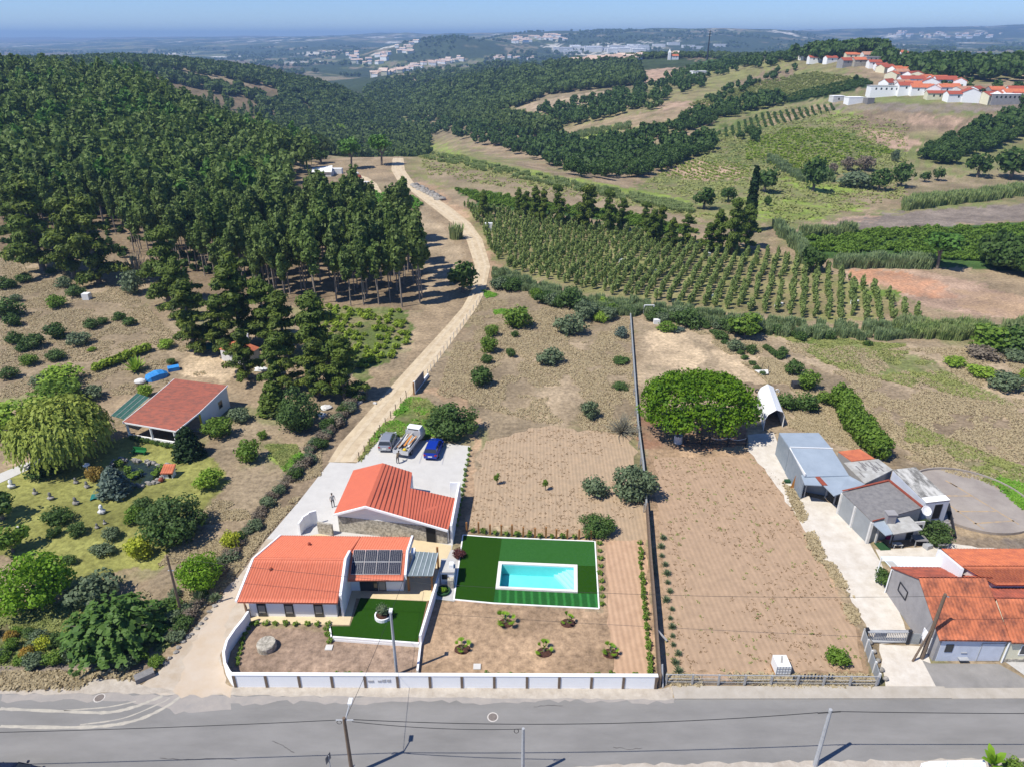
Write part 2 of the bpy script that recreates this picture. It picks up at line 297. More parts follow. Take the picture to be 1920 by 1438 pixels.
# (colour, edge warp in metres, polygon in photo pixels, blend)
COVER = [
 ('olive', 3, [(1180,360),(1330,230),(1480,170),(1700,170),(2100,170),(2100,380),(1480,430),(1250,385)], 1),
 ('mead', 4, [(1040,262),(1180,235),(1330,205),(1470,180),(1600,160),(1600,118),(1450,108),(1300,128),(1180,165),(1040,205)], 1),
 ('mead', 4, [(1040,262),(1250,240),(1330,225),(1480,190),(1600,170),(1500,150),(1300,190)], 1),
 ('mead', 4, [(745,255),(830,262),(1000,318),(1250,368),(1470,420),(1400,440),(1250,400),(1060,372),(860,360),(770,330),(740,290)], 1),
 ('purp', 2, [(790,300),(880,318),(1000,345),(1140,368),(1250,398),(1330,425),(1200,400),(1000,372),(850,350),(800,330)], 1),
 ('lime', 2, [(750,268),(830,275),(900,300),(1050,330),(1230,362),(1320,385),(1200,368),(1000,335),(860,302),(760,285)], 1),
 ('crop', 2, [(850,355),(920,362),(1050,385),(1180,400),(1330,440),(1250,440),(1100,410),(900,385)], 0),
 ('soil', 2, [(755,330),(830,360),(870,390),(900,420),(945,490),(945,520),(905,520),(880,450),(830,390)], 0),
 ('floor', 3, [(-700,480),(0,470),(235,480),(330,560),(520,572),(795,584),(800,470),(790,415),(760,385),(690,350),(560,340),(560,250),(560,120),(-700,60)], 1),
 ('dust', 3, [(540,362),(640,360),(640,425),(560,420)], 0),
 ('dry', 2, [(785,400),(830,400),(872,450),(890,500),(885,540),(860,590),(830,640),(700,740),(640,700),(760,690),(770,600),(790,590)], 0),
 ('dry2', 2, [(700,400),(790,395),(850,440),(870,480),(850,545),(800,545),(795,470),(740,430)], 0),
 ('vine', 2, [(585,575),(765,580),(770,640),(720,680),(690,720),(640,690),(600,640)], 1),
 ('purp', 2, [(0,470),(120,490),(260,560),(340,640),(390,700),(250,740),(0,745),(-400,745),(-400,470)], 1),
 ('dry2', 2, [(0,465),(110,485),(250,560),(345,655),(420,690),(400,710),(330,690),(280,610),(170,540),(0,490)], 1),
 ('sand', 2, [(340,655),(420,655),(440,700),(420,720),(330,700)], 0),
 ('hillg', 60, [(980,96),(1000,80),(1040,70),(1300,62),(1500,66),(1580,76),(1500,100),(1250,96),(1100,92)], 0),
 ('hillg', 40, [(700,125),(760,110),(830,85),(960,85),(1040,100),(1000,116),(860,108)], 0),
 ('ygrass', 2, [(-60,900),(60,860),(230,825),(330,835),(400,862),(440,905),(400,960),(330,1040),(200,1090),(60,1090),(-60,1000)], 0),
 ('purp', 1.5, [(340,1010),(460,880),(600,820),(600,900),(500,1010),(430,1100),(330,1190),(230,1160),(300,1060)], 1),
 ('lime', 1.5, [(500,835),(550,835),(570,860),(545,890),(500,865)], 1),
 ('bank', 1.5, [(-80,1150),(130,1130),(330,1130),(350,1180),(300,1225),(240,1245),(-80,1250)], 1),
 ('ash', 1, [(-80,1240),(250,1240),(290,1215),(270,1275),(240,1292),(-80,1292)], 1),
 ('brown', 2, [(560,1000),(640,830),(700,760),(640,780),(600,850),(520,960),(430,1090),(330,1200),(350,1210),(450,1100)], 0),
 ('grass', 1, [(672,868),(700,820),(770,742),(800,752),(840,780),(860,830),(760,818),(715,812)], 1),
 ('purp', 2, [(905,560),(960,545),(1060,570),(1180,600),(1200,800),(1000,780),(820,750),(790,735),(850,650)], 1),
 ('soil', 1, [(790,735),(850,720),(900,790),(900,990),(870,1010),(870,900),(885,835),(850,760)], 1),
 ('dry2', 1, [(1000,650),(1100,640),(1110,740),(1060,800),(1000,790)], 1),
 ('soil', .6, [(785,1130),(850,1125),(1125,1145),(1125,1015),(870,985),(890,940),(1210,960),(1235,1285),(785,1265)], 0),
 ('garden', .5, [(432,1265),(470,1175),(620,1185),(790,1215),(785,1265)], 0),
 ('sand', 1, [(880,955),(960,965),(960,995),(880,990)], 1),
 ('dry2', 2, [(1185,600),(1430,600),(1500,700),(1600,800),(1700,900),(1210,860)], 1),
 ('sand', 2, [(1215,620),(1290,620),(1320,690),(1260,690),(1210,680)], 0),
 ('sand', 2, [(1320,620),(1380,640),(1440,680),(1490,715),(1440,730),(1380,710),(1335,680)], 1),
 ('redd', 1.5, [(1190,780),(1240,790),(1400,800),(1400,835),(1270,845),(1200,840)], 1),
 ('brown', 2, [(1320,700),(1420,720),(1500,725),(1480,740),(1400,735)], 1),
 ('soil', .6, [(1213,840),(1415,845),(1470,895),(1560,1080),(1615,1180),(1640,1275),(1240,1275),(1225,1000)], 0),
 ('dry2', 3, [(1440,630),(1640,650),(2200,640),(2200,1000),(1900,930),(1700,860),(1600,730)], 0),
 ('brown', 4, [(1560,700),(1800,760),(2200,900),(2200,960),(1800,850),(1600,740)], 1),
 ('olive', 3, [(1480,640),(1700,660),(1780,700),(1900,760),(1750,730),(1560,680)], 1),
 ('olive', 3, [(1700,800),(1850,860),(2100,960),(2100,1010),(1850,900),(1700,840)], 1),
 ('grass', 1.5, [(1840,885),(1920,920),(2100,960),(2100,1000),(1925,960)], 1),
 ('grass', 2, [(1380,605),(1600,640),(1700,648),(1640,660),(1480,640)], 1),
 ('ash', 1.5, [(1690,985),(1790,1000),(2100,1030),(2100,1060),(1740,1040)], 1),
 ('mead', 3, [(870,392),(1000,405),(1250,445),(1450,475),(1560,505),(1710,590),(1600,605),(1400,592),(1150,565),(945,515),(900,450)], 1),
 ('pink', 2, [(1585,502),(1700,505),(1790,520),(1920,560),(2100,590),(2100,620),(1900,600),(1740,575),(1660,560),(1600,530)], 0),
 ('red', 1.5, [(1590,506),(1690,508),(1770,530),(1790,560),(1680,550),(1610,530)], 1),
 ('soil', 2, [(1790,545),(1860,545),(1930,560),(2100,580),(2100,605),(1900,600),(1800,575)], 1),
 ('grass', 2, [(1600,535),(1650,535),(1700,560),(1680,570),(1620,560)], 1),
 ('crop', 1.5, [(1485,440),(1620,432),(1920,418),(2100,410),(2100,520),(1750,500),(1500,480)], 0),
 ('ash', 3, [(1490,432),(1600,408),(1700,398),(2100,370),(2100,405),(1920,415),(1700,428),(1560,436)], 0),
 ('pink', 3, [(1470,430),(1590,408),(1650,402),(1600,420),(1500,438)], 1),
 ('dry', 3, [(1560,395),(1690,360),(1700,390),(1600,405)], 1),
 ('purp', 3, [(1570,370),(1700,335),(2100,310),(2100,350),(1700,365),(1590,390)], 1),
 ('lime', 4, [(1470,330),(1560,345),(1640,355),(1560,372),(1480,350)], 0),
 ('lime', 4, [(1400,370),(1500,375),(1620,390),(1520,412),(1430,415)], 1),
 ('pink', 3, [(1235,308),(1290,300),(1410,312),(1400,335),(1330,340),(1240,330)], 1),
 ('vine', 3, [(1330,300),(1450,235),(1560,240),(1700,275),(1600,310),(1450,330)], 1),
 ('pink', 3, [(1590,235),(1640,232),(1720,265),(1710,290),(1650,270),(1600,255)], 0),
 ('brown', 3, [(1530,215),(1700,205),(1800,225),(1900,205),(1920,215),(1780,250),(1700,250),(1580,240)], 0),
 ('ash', 2, [(1560,190),(1700,195),(1920,195),(1920,210),(1700,210),(1560,205)], 1),
 ('lime', 3, [(1535,222),(1600,205),(1620,215),(1560,232)], 1),
 ('pink', 2, [(1700,215),(1810,225),(1790,240),(1710,235)], 1),
 ('vine', 3, [(1330,250),(1420,215),(1560,195),(1570,205),(1470,235),(1350,262)], 0),
 ('dry', 2, [(1400,240),(1440,215),(1560,195),(1562,206),(1470,232)], 0),
 ('olive', 3, [(1285,195),(1420,150),(1530,130),(1620,150),(1560,175),(1400,205),(1300,205)], 1),
 ('dgreen', 2, [(1450,188),(1530,165),(1620,147),(1640,160),(1560,180),(1480,195)], 0),
 ('brown', 3, [(1370,160),(1450,130),(1500,130),(1440,160)], 0),
 ('crop', 3, [(1288,130),(1320,110),(1380,108),(1410,118),(1360,130),(1300,140)], 0),
 ('olive', 3, [(1235,148),(1290,138),(1300,150),(1240,160)], 0),
 ('pink', 3, [(1200,135),(1240,128),(1290,128),(1285,138),(1235,155),(1205,155)], 0),
 ('brown', 3, [(1280,105),(1330,100),(1340,110),(1290,115)], 0),
 ('pink', 3, [(1150,195),(1320,190),(1330,198),(1270,215),(1240,205)], 1),
 ('dry', 3, [(1040,245),(1180,215),(1290,200),(1310,215),(1180,240),(1100,255)], 1),
 ('lime', 3, [(1045,262),(1150,235),(1170,245),(1060,272)], 1),
 ('dry2', 3, [(960,205),(1020,190),(1130,170),(1165,172),(1100,195),(1010,210)], 0),
 ('hillb', 4, [(300,130),(360,128),(480,150),(515,165),(450,155),(340,140)], 0),
]
py_rows = np.arange(1560, 258, -3.2)
a = PIT-np.arctan((719-py_rows)/F); Yn = HC/np.tan(a)
Yr = np.concatenate([[4, 12], Yn[Yn > 20], np.geomspace(Yn.max()*1.008, 13000, 330)])
PXC = np.arange(-560, 2481, 4.4)
PX, YY = np.meshgrid(PXC, Yr)
XX = (PX-960)/F*(YY*CP+HC*SP); ZZ = height(XX, YY)
vx = XX.ravel(); vy = YY.ravel()
dist = np.maximum(vy, 40)
base = np.array(K['dry'])[None, :]*np.ones((len(vx), 1))
n1 = fbm(vx/9, vy/9, 4, 21)[:, None]; n2 = fbm(vx/2.2, vy/2.2, 3, 31)[:, None]; _w = np.clip((vy-90)/200, 0, 1); n3 = (fbm(vx/5, vy/5, 4, 41)*(1-_w)+fbm(vx/24, vy/30, 5, 42)*_w)[:, None]
def sm(t, a, b): return np.clip((t-a)/(b-a), 0, 1)
base = base*(1-sm(n1, .5, .62))+np.array(K['purp'])*sm(n1, .5, .62)
g = sm(n3, .56, .68)*.55
base = base*(1-g)+np.array(K['olive'])*g
# the far country: forest, fields and scrub in a patchwork
far = sm(vy[:, None], 520, 900)
f1 = fbm(vx/150, vy/230, 5, 51)[:, None]; f2 = fbm(vx/60, vy/90, 4, 61)[:, None]; f3 = fbm(vx/310, vy/420, 4, 71)[:, None]
fc = np.array(K['hillg'])*(.7+.6*f2); q = sm(f1, .53, .58)*.8
fc = fc*(1-q)+(np.array(K['hillb'])*(1-sm(f2, .45, .55))+np.array(K['olive'])*sm(f2, .45, .55))*q
q = sm(f3, .66, .7)*sm(f2, .5, .6); fc = fc*(1-q)+np.array(K['white'])*q
base = base*(1-far)+fc*far
wx = fbm(vx/3.1, vy/3.1, 4, 81)-.5; wy = fbm(vx/3.1, vy/3.1, 4, 91)-.5
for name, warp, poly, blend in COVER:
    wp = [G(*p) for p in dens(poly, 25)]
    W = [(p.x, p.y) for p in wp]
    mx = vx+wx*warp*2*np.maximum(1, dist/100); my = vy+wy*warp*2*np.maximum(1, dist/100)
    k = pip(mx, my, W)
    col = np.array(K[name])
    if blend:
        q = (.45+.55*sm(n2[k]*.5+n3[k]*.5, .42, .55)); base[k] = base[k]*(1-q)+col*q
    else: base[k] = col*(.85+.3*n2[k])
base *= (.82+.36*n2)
nr, nc = PX.shape
V = np.stack([vx, vy, ZZ.ravel()], 1)
ii = (np.arange(nr-1)[:, None]*nc+np.arange(nc-1)[None, :]).ravel()
Fq = np.stack([ii, ii+1, ii+nc+1, ii+nc], 1)
POOL = [PZ(935, 1053), PZ(1082.5, 1059.5), PZ(1083, 1111.5), PZ(929, 1104.5)]
pc = sum(POOL, Vector())/4
big = [(pc.x+(p.x-pc.x)*1.13, pc.y+(p.y-pc.y)*1.25) for p in POOL]
cen = V[Fq].mean(1); keep = ~pip(cen[:, 0], cen[:, 1], big)
me = npmesh('ground', V, Fq[keep], None, smooth=True)
ca = me.color_attributes.new('cover', 'FLOAT_COLOR', 'POINT')
ca.data.foreach_set('color', np.concatenate([base, np.ones((len(base), 1))], 1).astype(np.float32).ravel())
m = bpy.data.materials.new('ground'); m.use_nodes = True; N = m.node_tree.nodes; L = m.node_tree.links
p = N['Principled BSDF']; p.inputs['Roughness'].default_value = .95; p.inputs['Specular IOR Level'].default_value = .1
at = N.new('ShaderNodeAttribute'); at.attribute_name = 'cover'; geo = N.new('ShaderNodeNewGeometry')
na = N.new('ShaderNodeTexNoise'); na.inputs['Scale'].default_value = 1.6; na.inputs['Detail'].default_value = 9; na.inputs['Roughness'].default_value = .75
nb = N.new('ShaderNodeTexNoise'); nb.inputs['Scale'].default_value = .09; nb.inputs['Detail'].default_value = 6
for n in (na, nb): L.new(geo.outputs['Position'], n.inputs['Vector'])
ra = N.new('ShaderNodeMapRange'); ra.inputs[1].default_value = .3; ra.inputs[2].default_value = .7; ra.inputs[3].default_value = .45; ra.inputs[4].default_value = 1.5; L.new(na.outputs[0], ra.inputs[0])
rb = N.new('ShaderNodeMapRange'); rb.inputs[1].default_value = .35; rb.inputs[2].default_value = .65; rb.inputs[3].default_value = .8; rb.inputs[4].default_value = 1.2; L.new(nb.outputs[0], rb.inputs[0])
mu = N.new('ShaderNodeMath'); mu.operation = 'MULTIPLY'; L.new(ra.outputs[0], mu.inputs[0]); L.new(rb.outputs[0], mu.inputs[1])
vm = N.new('ShaderNodeVectorMath'); vm.operation = 'SCALE'; L.new(at.outputs['Color'], vm.inputs[0]); L.new(mu.outputs[0], vm.inputs['Scale'])
L.new(vm.outputs[0], p.inputs['Base Color'])
bp = N.new('ShaderNodeBump'); bp.inputs['Distance'].default_value = .12; bp.inputs['Strength'].default_value = .8; L.new(na.outputs[0], bp.inputs['Height']); L.new(bp.outputs[0], p.inputs['Normal'])
me.materials.append(m)
setp(link('ground', me), 'dry grassland, ploughed plots and scrub of the rolling countryside', kind='structure')

# ---------------------------------------------------------------- flat sheets: road, drive, yards, plots
mat('asphalt', (.19,.184,.173), (.265,.256,.242), scale=.5, detail=12, rough=.9, bump=.01, bscale=30, stretch=(.3,1,1), lo=.3, hi=.7)
mat('shoulder', (.50,.45,.38), (.38,.33,.27), scale=1.2, rough=.95, bump=.04)
mat('concrete_pale', (.50,.485,.455), (.57,.555,.52), scale=.8, detail=8, rough=.9, bump=.01, lo=.3, hi=.7)
mat('concrete_white', (.62,.61,.58), (.56,.54,.50), scale=.6, detail=8, rough=.85)
mat('gravel_white', (.66,.615,.54), (.50,.44,.36), scale=.9, detail=12, rough=.95, bump=.03, lo=.35, hi=.75)
mat('drive_dusty', (.52,.46,.38), (.42,.34,.25), scale=.45, detail=10, rough=.95, lo=.38, hi=.62)
mat('pavement_mat', (.46,.42,.36), (.38,.34,.28), scale=.9, detail=9, rough=.95)
mat('track', (.60,.49,.33), (.44,.34,.22), scale=.5, detail=9, rough=.95, bump=.06, lo=.4, hi=.65)
mat('terrace', (.66,.54,.34), (.60,.49,.31), scale=1.5, rough=.8)
mat('paving_grey', (.50,.49,.47), (.44,.43,.41), scale=2, rough=.8)
mat('turf_dark', (.016,.058,.004), (.022,.07,.006), scale=8, rough=.9, bump=.02, spec=.05)
mat('turf_light', (.026,.105,.018), (.036,.125,.028), scale=6, rough=.9, bump=.02, spec=.05)
mat('yard_grey', (.30,.285,.265), (.22,.21,.195), scale=.5, detail=7, rough=.9)
mat('dust', (.50,.40,.29), (.53,.45,.36), scale=.6, detail=9, rough=.95, bump=.02)
mat('kerb', (.52,.49,.44), (.45,.42,.38), scale=1.5, rough=.9)
def plough(name, a, b, period, dirv, dark=.55):
    m = mat(name, a, b, scale=1.1, detail=9, rough=.95, lo=.35, hi=.65); t = m.node_tree; N = t.nodes; L = t.links
    p = N['Principled BSDF']; src = p.inputs['Base Color'].links[0].from_socket
    g = N.new('ShaderNodeNewGeometry'); mp = N.new('ShaderNodeMapping'); L.new(g.outputs['Position'], mp.inputs[0])
    mp.inputs['Rotation'].default_value = (0, 0, math.atan2(dirv[0], dirv[1]))
    wv = N.new('ShaderNodeTexWave'); wv.inputs['Scale'].default_value = 2*math.pi/period/20*1.0; wv.inputs['Distortion'].default_value = 1.1
    wv.inputs['Detail'].default_value = 3; wv.inputs['Detail Scale'].default_value = 2.5; L.new(mp.outputs[0], wv.inputs[0])
    r = N.new('ShaderNodeMapRange'); r.inputs[3].default_value = dark; r.inputs[4].default_value = 1.12; L.new(wv.outputs[0], r.inputs[0])
    v = N.new('ShaderNodeVectorMath'); v.operation = 'SCALE'; L.new(src, v.inputs[0]); L.new(r.outputs[0], v.inputs['Scale']); L.new(v.outputs[0], p.inputs['Base Color'])
    b = N.new('ShaderNodeBump'); b.inputs['Distance'].default_value = .006; L.new(wv.outputs[0], b.inputs['Height']); L.new(b.outputs[0], p.inputs['Normal'])
plough('plough_mid', (.42,.305,.195), (.335,.25,.165), .42, (.03, 1), .95)
plough('plough_right', (.41,.285,.185), (.33,.23,.15), .5, (-.05, 1), .995)
plough('plough_strip', (.50,.33,.21), (.42,.27,.17), .5, (0, 1), .93)
def sheet(name, px, z, m, label=None, hole=None, rag=0, kind='structure', seed=0, step=14):
    P = dens(px, step) if rag else px
    r = random.Random(seed); W = []
    for q in P:
        g = PZ(q[0], q[1], z) if q[1] > 600 else G(*q)+Vector((0, 0, z))
        if rag: g = Vector((g.x+r.uniform(-rag, rag), g.y+r.uniform(-rag, rag), g.z))
        W.append(g)
    import mathutils
    if hole is None: tris = mathutils.geometry.tessellate_polygon([W]); allv = W
    else:
        hv = [Vector((h.x, h.y, z)) for h in hole]; tris = mathutils.geometry.tessellate_polygon([W, hv]); allv = W+hv
    mb = MB(); mb.v = list(allv)
    for t in tris:
        n = (allv[t[1]]-allv[t[0]]).cross(allv[t[2]]-allv[t[0]])
        mb.f.append(list(t) if n.z > 0 else list(t)[::-1])
    mb.mi = [0]*len(mb.f)
    return mb.build(name, m, None, label, kind=kind)
# main road with pavements
mb = MB(); mb.add([(-120,26.0,.012),(120,26.0,.012),(120,PZ(1560,1303).y,.012),(60,PZ(1700,1306).y,.012),(PZ(1280,1305).x,PZ(1280,1309).y,.012),(PZ(440,1298).x,PZ(440,1299).y,.012),(-120,PZ(0,1300).y,.012)], [(0,1,2,3,4,5,6)])
mb.build('road', 'asphalt', None, 'grey asphalt road running across the foreground', kind='structure')
sheet('verge', [(-1200,1250),(240,1272),(262,1285),(300,1290),(340,1300),(250,1299),(0,1301),(-1200,1301)], .02, 'shoulder', 'dusty verge on the near left of the road', rag=.12)
sheet('verge', [(418,1290),(432,1286),(1245,1290),(1262,1284),(1262,1311),(420,1303)], .02, 'shoulder', 'dusty concrete verge in front of the white wall', rag=.08)
mb = MB()
ya = PZ(1300,1311).y; x0 = PZ(1262,1300).x
mb.add([(x0,ya,.012),(x0,ya,.13),(x0,PZ(1300,1286).y,.13)], [])
mb = MB(); mb.prism([(x0, ya),(34,ya+.05),(34,PZ(1700,1288).y),(x0,PZ(1300,1287).y)], 0, .12)
mb.prism([(34.004,ya+.05),(90,ya+.3),(90,PZ(1900,1292).y+.2),(34.004,PZ(1700,1290).y)], 0, .06)
mb.build('pavement', 'pavement_mat', None, 'pale concrete pavement with kerb along the right part of the road', kind='structure')
# far edge of the road (camera side)
sheet('verge', [(-300,1490),(700,1475),(1100,1434),(1450,1427),(1920,1421),(2600,1415),(2600,1530),(-300,1560)], .022, 'shoulder', 'dusty verge along the camera side of the road', rag=.12)
# drive and dirt track
LE = [(262,1286),(270,1278),(307,1250),(322,1228),(357,1185),(390,1148),(412,1125),(445,1083),(500,1010),(560,940),(618,866)]
RE = [(668,868),(640,900),(600,960),(560,1000),(520,1015),(480,1060),(450,1130),(425,1180),(412,1220),(418,1260),(430,1290),(432,1302)]
sheet('driveway', [(560,940),(618,866),(668,868),(690,845),(712,815),(882,836),(866,935),(845,1040),(600,1020),(500,1010)], .012, 'concrete_pale', 'pale concrete yard and car park around the garage', rag=0)
sheet('driveway', [(262,1286),(307,1250),(322,1228),(357,1185),(390,1148),(445,1083),(500,1010),(600,1020),(560,1060),(470,1160),(412,1225),(418,1262),(432,1302),(300,1302)], .016, 'drive_dusty', 'pale concrete drive rising from the road beside the front house', rag=.06)
sheet('dirt_apron', [(322,1303),(340,1262),(345,1230),(372,1190),(420,1110),(446,1080),(448,1110),(430,1150),(418,1200),(408,1225),(414,1262),(430,1303)], .022, 'dust', 'sandy dust spilled over the foot of the drive', rag=.3, step=9)
TR = [(618,866,668),(640,832,697),(700,765,748),(740,720,782),(790,665,826),(840,610,868),(868,578,892),(886,545,908),(892,500,917),(876,450,902),(850,420,880),(815,392,845),(775,362,800),(748,342,772),(735,320,757),(737,300,755),(742,288,752)]
VS = []; FS = []
TR = [(a-(b_-a)*.06, y, b_+(b_-a)*.10) for a, y, b_ in TR]
def track(rows, name, m, label, lift=.012, n=6):
    # ribbon draped on the terrain, finely divided
    pts = []
    for i in range(len(rows)-1):
        for k in range(4):
            t = k/4; pts.append([rows[i][j]*(1-t)+rows[i+1][j]*t for j in range(3)])
    pts.append(list(rows[-1])); V = []; 
    for (xl, y, xr) in pts:
        for j in range(n+1):
            g = G(xl+(xr-xl)*j/n, y); V.append((g.x, g.y, hz(g.x, g.y)+lift+(0 if y > 600 else .06)))
    Fc = [(i*(n+1)+j, i*(n+1)+j+1, (i+1)*(n+1)+j+1, (i+1)*(n+1)+j) for i in range(len(pts)-1) for j in range(n)]
    o = link(name, npmesh(name, V, Fc, M[m], True)); return setp(o, label, kind='structure')
track(TR, 'dirt_track', 'track', 'sandy dirt track winding up past the fields')
track([(735,382,746),(712,372,722),(690,345,706),(672,334,690),(650,328,672)], 'dirt_track', 'track', 'pale side track leading to the tents', .02, 3)
mat('rut', (.62,.52,.37), (.50,.40,.27), scale=1.2, detail=8, rough=.95)
for f0, f1 in ((.20,.36),(.62,.78)): track([(a+(b_-a)*f0, y, a+(b_-a)*f1) for a, y, b_ in TR], 'wheel_rut', 'rut', 'pale wheel rut on the dirt track, %s' % ('left one' if f0 < .5 else 'right one'), .03, 1)
sheet('field_plot', [(905,828),(1010,800),(1185,815),(1207,945),(1215,1010),(1150,1012),(1120,1000),(880,985),(890,900)], .011, 'plough_mid', 'dry field with straight plough lines behind the pool', rag=.6)
sheet('field_plot', [(1130,1012),(1208,1012),(1228,1270),(1150,1268),(1140,1150)], .013, 'plough_strip', 'raked reddish strip beside the boundary wall', rag=.3)
sheet('field_plot', [(1225,856),(1410,858),(1465,900),(1550,1080),(1602,1180),(1615,1258),(1250,1258),(1238,1000)], .011, 'plough_right', 'bare ploughed plot with sparse weeds', rag=.25)
# white gravel lane at the right
sheet('gravel_lane', [(1648,1207),(1735,1211),(1757,1289),(1660,1291)], .030, 'gravel_white', 'white gravel entrance in front of the gate', rag=.1)
sheet('gravel_lane', [(1640,1205),(1600,1130),(1555,1060),(1500,980),(1450,900),(1405,845),(1400,815),(1450,810),(1462,842),(1502,925),(1575,950),(1627,1006),(1640,1030),(1650,1055),(1668,1108),(1700,1180),(1720,1205)], .022, 'gravel_white', 'pale gravel lane running past the sheds', rag=.2)
sheet('forecourt', [(1729,1237),(1745,1243),(1872,1244),(1905,1262),(1960,1295),(1757,1290)], .034, 'yard_grey', 'grey concrete forecourt of the tiled house')
sheet('forecourt', [(1885,1240),(1990,1240),(2000,1290),(1960,1293)], .026, 'paving_grey', 'pale paved strip in front of the cream house')
sheet('yard', [(1640,1030),(1735,1025),(1790,1020),(1960,1040),(1960,1060),(1650,1052)], .026, 'gravel_white', 'rubbly yard behind the tiled houses', rag=.15)
# dirt tyre marks swept over the asphalt
mat('tyre_dust', (.50,.46,.38), (.36,.335,.29), scale=1.5, rough=.95)
for i, pts in enumerate([[(0,1328),(120,1333),(200,1335),(250,1325),(285,1312),(305,1304)], [(0,1361),(120,1363),(200,1360),(260,1348),(310,1325),(338,1305)], [(120,1331),(200,1325),(255,1314)], [(150,1358),(230,1346),(300,1318),(318,1308)]]):
    mb = MB(); P = []
    Q = [PZ(*p, .016) for p in pts]
    def cr(a, b, c, d, t): return .5*((2*b)+(c-a)*t+(2*a-5*b+4*c-d)*t*t+(3*b-a-3*c+d)*t**3)
    S = []
    for k in range(len(Q)-1):
        for t in range(8): S.append(cr(Q[max(k-1,0)], Q[k], Q[k+1], Q[min(k+2,len(Q)-1)], t/8))
    S.append(Q[-1]); wd = .13 if i < 2 else .06
    for k, s in enumerate(S):
        d = (S[min(k+1,len(S)-1)]-S[max(k-1,0)]).normalized(); n = Vector((-d.y, d.x, 0)); ww = wd*(.7+.6*random.Random(k+i*99).random())
        P += [s-n*ww, s+n*ww]
    mb.add(P, [(2*k, 2*k+1, 2*k+3, 2*k+2) for k in range(len(S)-1)])
    mb.build('tyre_mark', 'tyre_dust', None, ['pale dust tyre mark nearest the verge', 'pale dust tyre mark nearest the road middle', 'short faint dust mark near the verge', 'thin faint dust mark curving to the drive'][i], kind='structure')
# manholes
mat('iron', (.16,.135,.12), (.22,.19,.17), scale=6, rough=.8); mat('white_ring', (.62,.58,.53), (.5,.47,.43), scale=3)
for i, (px, py) in enumerate([(186.5, 1308), (924, 1344)]):
    c = PZ(px, py, 0); mb = MB()
    mb.add([(c.x+.34*math.cos(t*.3927), c.y+.34*math.sin(t*.3927), .028) for t in range(16)], [tuple(range(16))])
    o = mb.build('manhole_cover', 'iron', None, ['round iron manhole cover near the dusty verge', 'round iron manhole cover in the middle of the asphalt'][i], 'manhole cover')
    mb = MB(); mb.add([(c.x+r*math.cos(t*.3927), c.y+r*math.sin(t*.3927), .02) for r in (.33, .42) for t in range(16)], [(t, (t+1) % 16, 16+(t+1) % 16, 16+t) for t in range(16)])
    mb.f = [f[::-1] for f in mb.f]; mb.build('rim', 'white_ring', o)

# cracks and darker patches of the asphalt
q = random.Random(6); mat('crack', (.10,.095,.09), rough=.9)
for pts in ([(510,1388),(528,1395),(540,1404),(556,1413)], [(300,1420),(340,1424),(400,1421),(455,1425)], [(1000,1325),(1035,1321),(1060,1324)], [(1150,1400),(1180,1404),(1210,1401)]):
    mb = MB(); P = []
    for a, b in zip(pts[:-1], pts[1:]):
        for t in range(5): P.append(PZ(a[0]+(b[0]-a[0])*t/5+q.uniform(-1,1), a[1]+(b[1]-a[1])*t/5+q.uniform(-1,1), .017))
    V = []
    for p in P: w_ = q.uniform(.012,.035); V += [p+Vector((0,-w_,0)), p+Vector((0,w_,0))]
    mb.add(V, [(2*i, 2*i+2, 2*i+3, 2*i+1) for i in range(len(P)-1)]); mb.build('road_crack', 'crack', None, 'thin crack in the road surface', kind='structure')
mat('road_dust', (.36,.325,.29), (.30,.28,.26), scale=1.2, detail=9, rough=.95)
sheet('road_dust', [(430,1304),(700,1304),(1000,1305),(1262,1304),(1262,1318),(1100,1313),(900,1317),(760,1313),(640,1320),(520,1315),(430,1322)], .0165, 'road_dust', 'pinkish dust lying on the road in front of the white wall', rag=.2)
sheet('road_dust', [(0,1300),(250,1300),(330,1304),(430,1304),(430,1330),(330,1335),(250,1316),(120,1312),(0,1314)], .0145, 'road_dust', 'dust spread over the road at the mouth of the drive', rag=.2)
# ---------------------------------------------------------------- vegetation prototypes (mesh data shared by the copies)
def leafquads(P, Nn, size, r, asp=1.0, droop=0.0):
    """a quad at each point P facing Nn"""
    n = len(P); Nn = Nn/np.linalg.norm(Nn, axis=1, keepdims=True)
    a = r.normal(size=(n, 3)); 
    if droop: a = a*(1-droop)+np.array([0, 0, 1.0])*droop*2
    U = a-(a*Nn).sum(1, keepdims=True)*Nn; U /= np.linalg.norm(U, axis=1, keepdims=True)
    W = np.cross(Nn, U); s = (size*r.uniform(.6, 1.25, n))[:, None]
    U = U*s*asp*.5; W = W*s*.5
    k = r.uniform(.5, 1, (n, 1))
    V = np.stack([P-U-W*k, P-U*.7+W, P+U+W*k, P+U*.8-W], 1).reshape(-1, 3)
    return V, np.arange(n*4).reshape(-1, 4)
def sph(n, r):
    d = r.normal(size=(n, 3)); return d/np.linalg.norm(d, axis=1, keepdims=True)
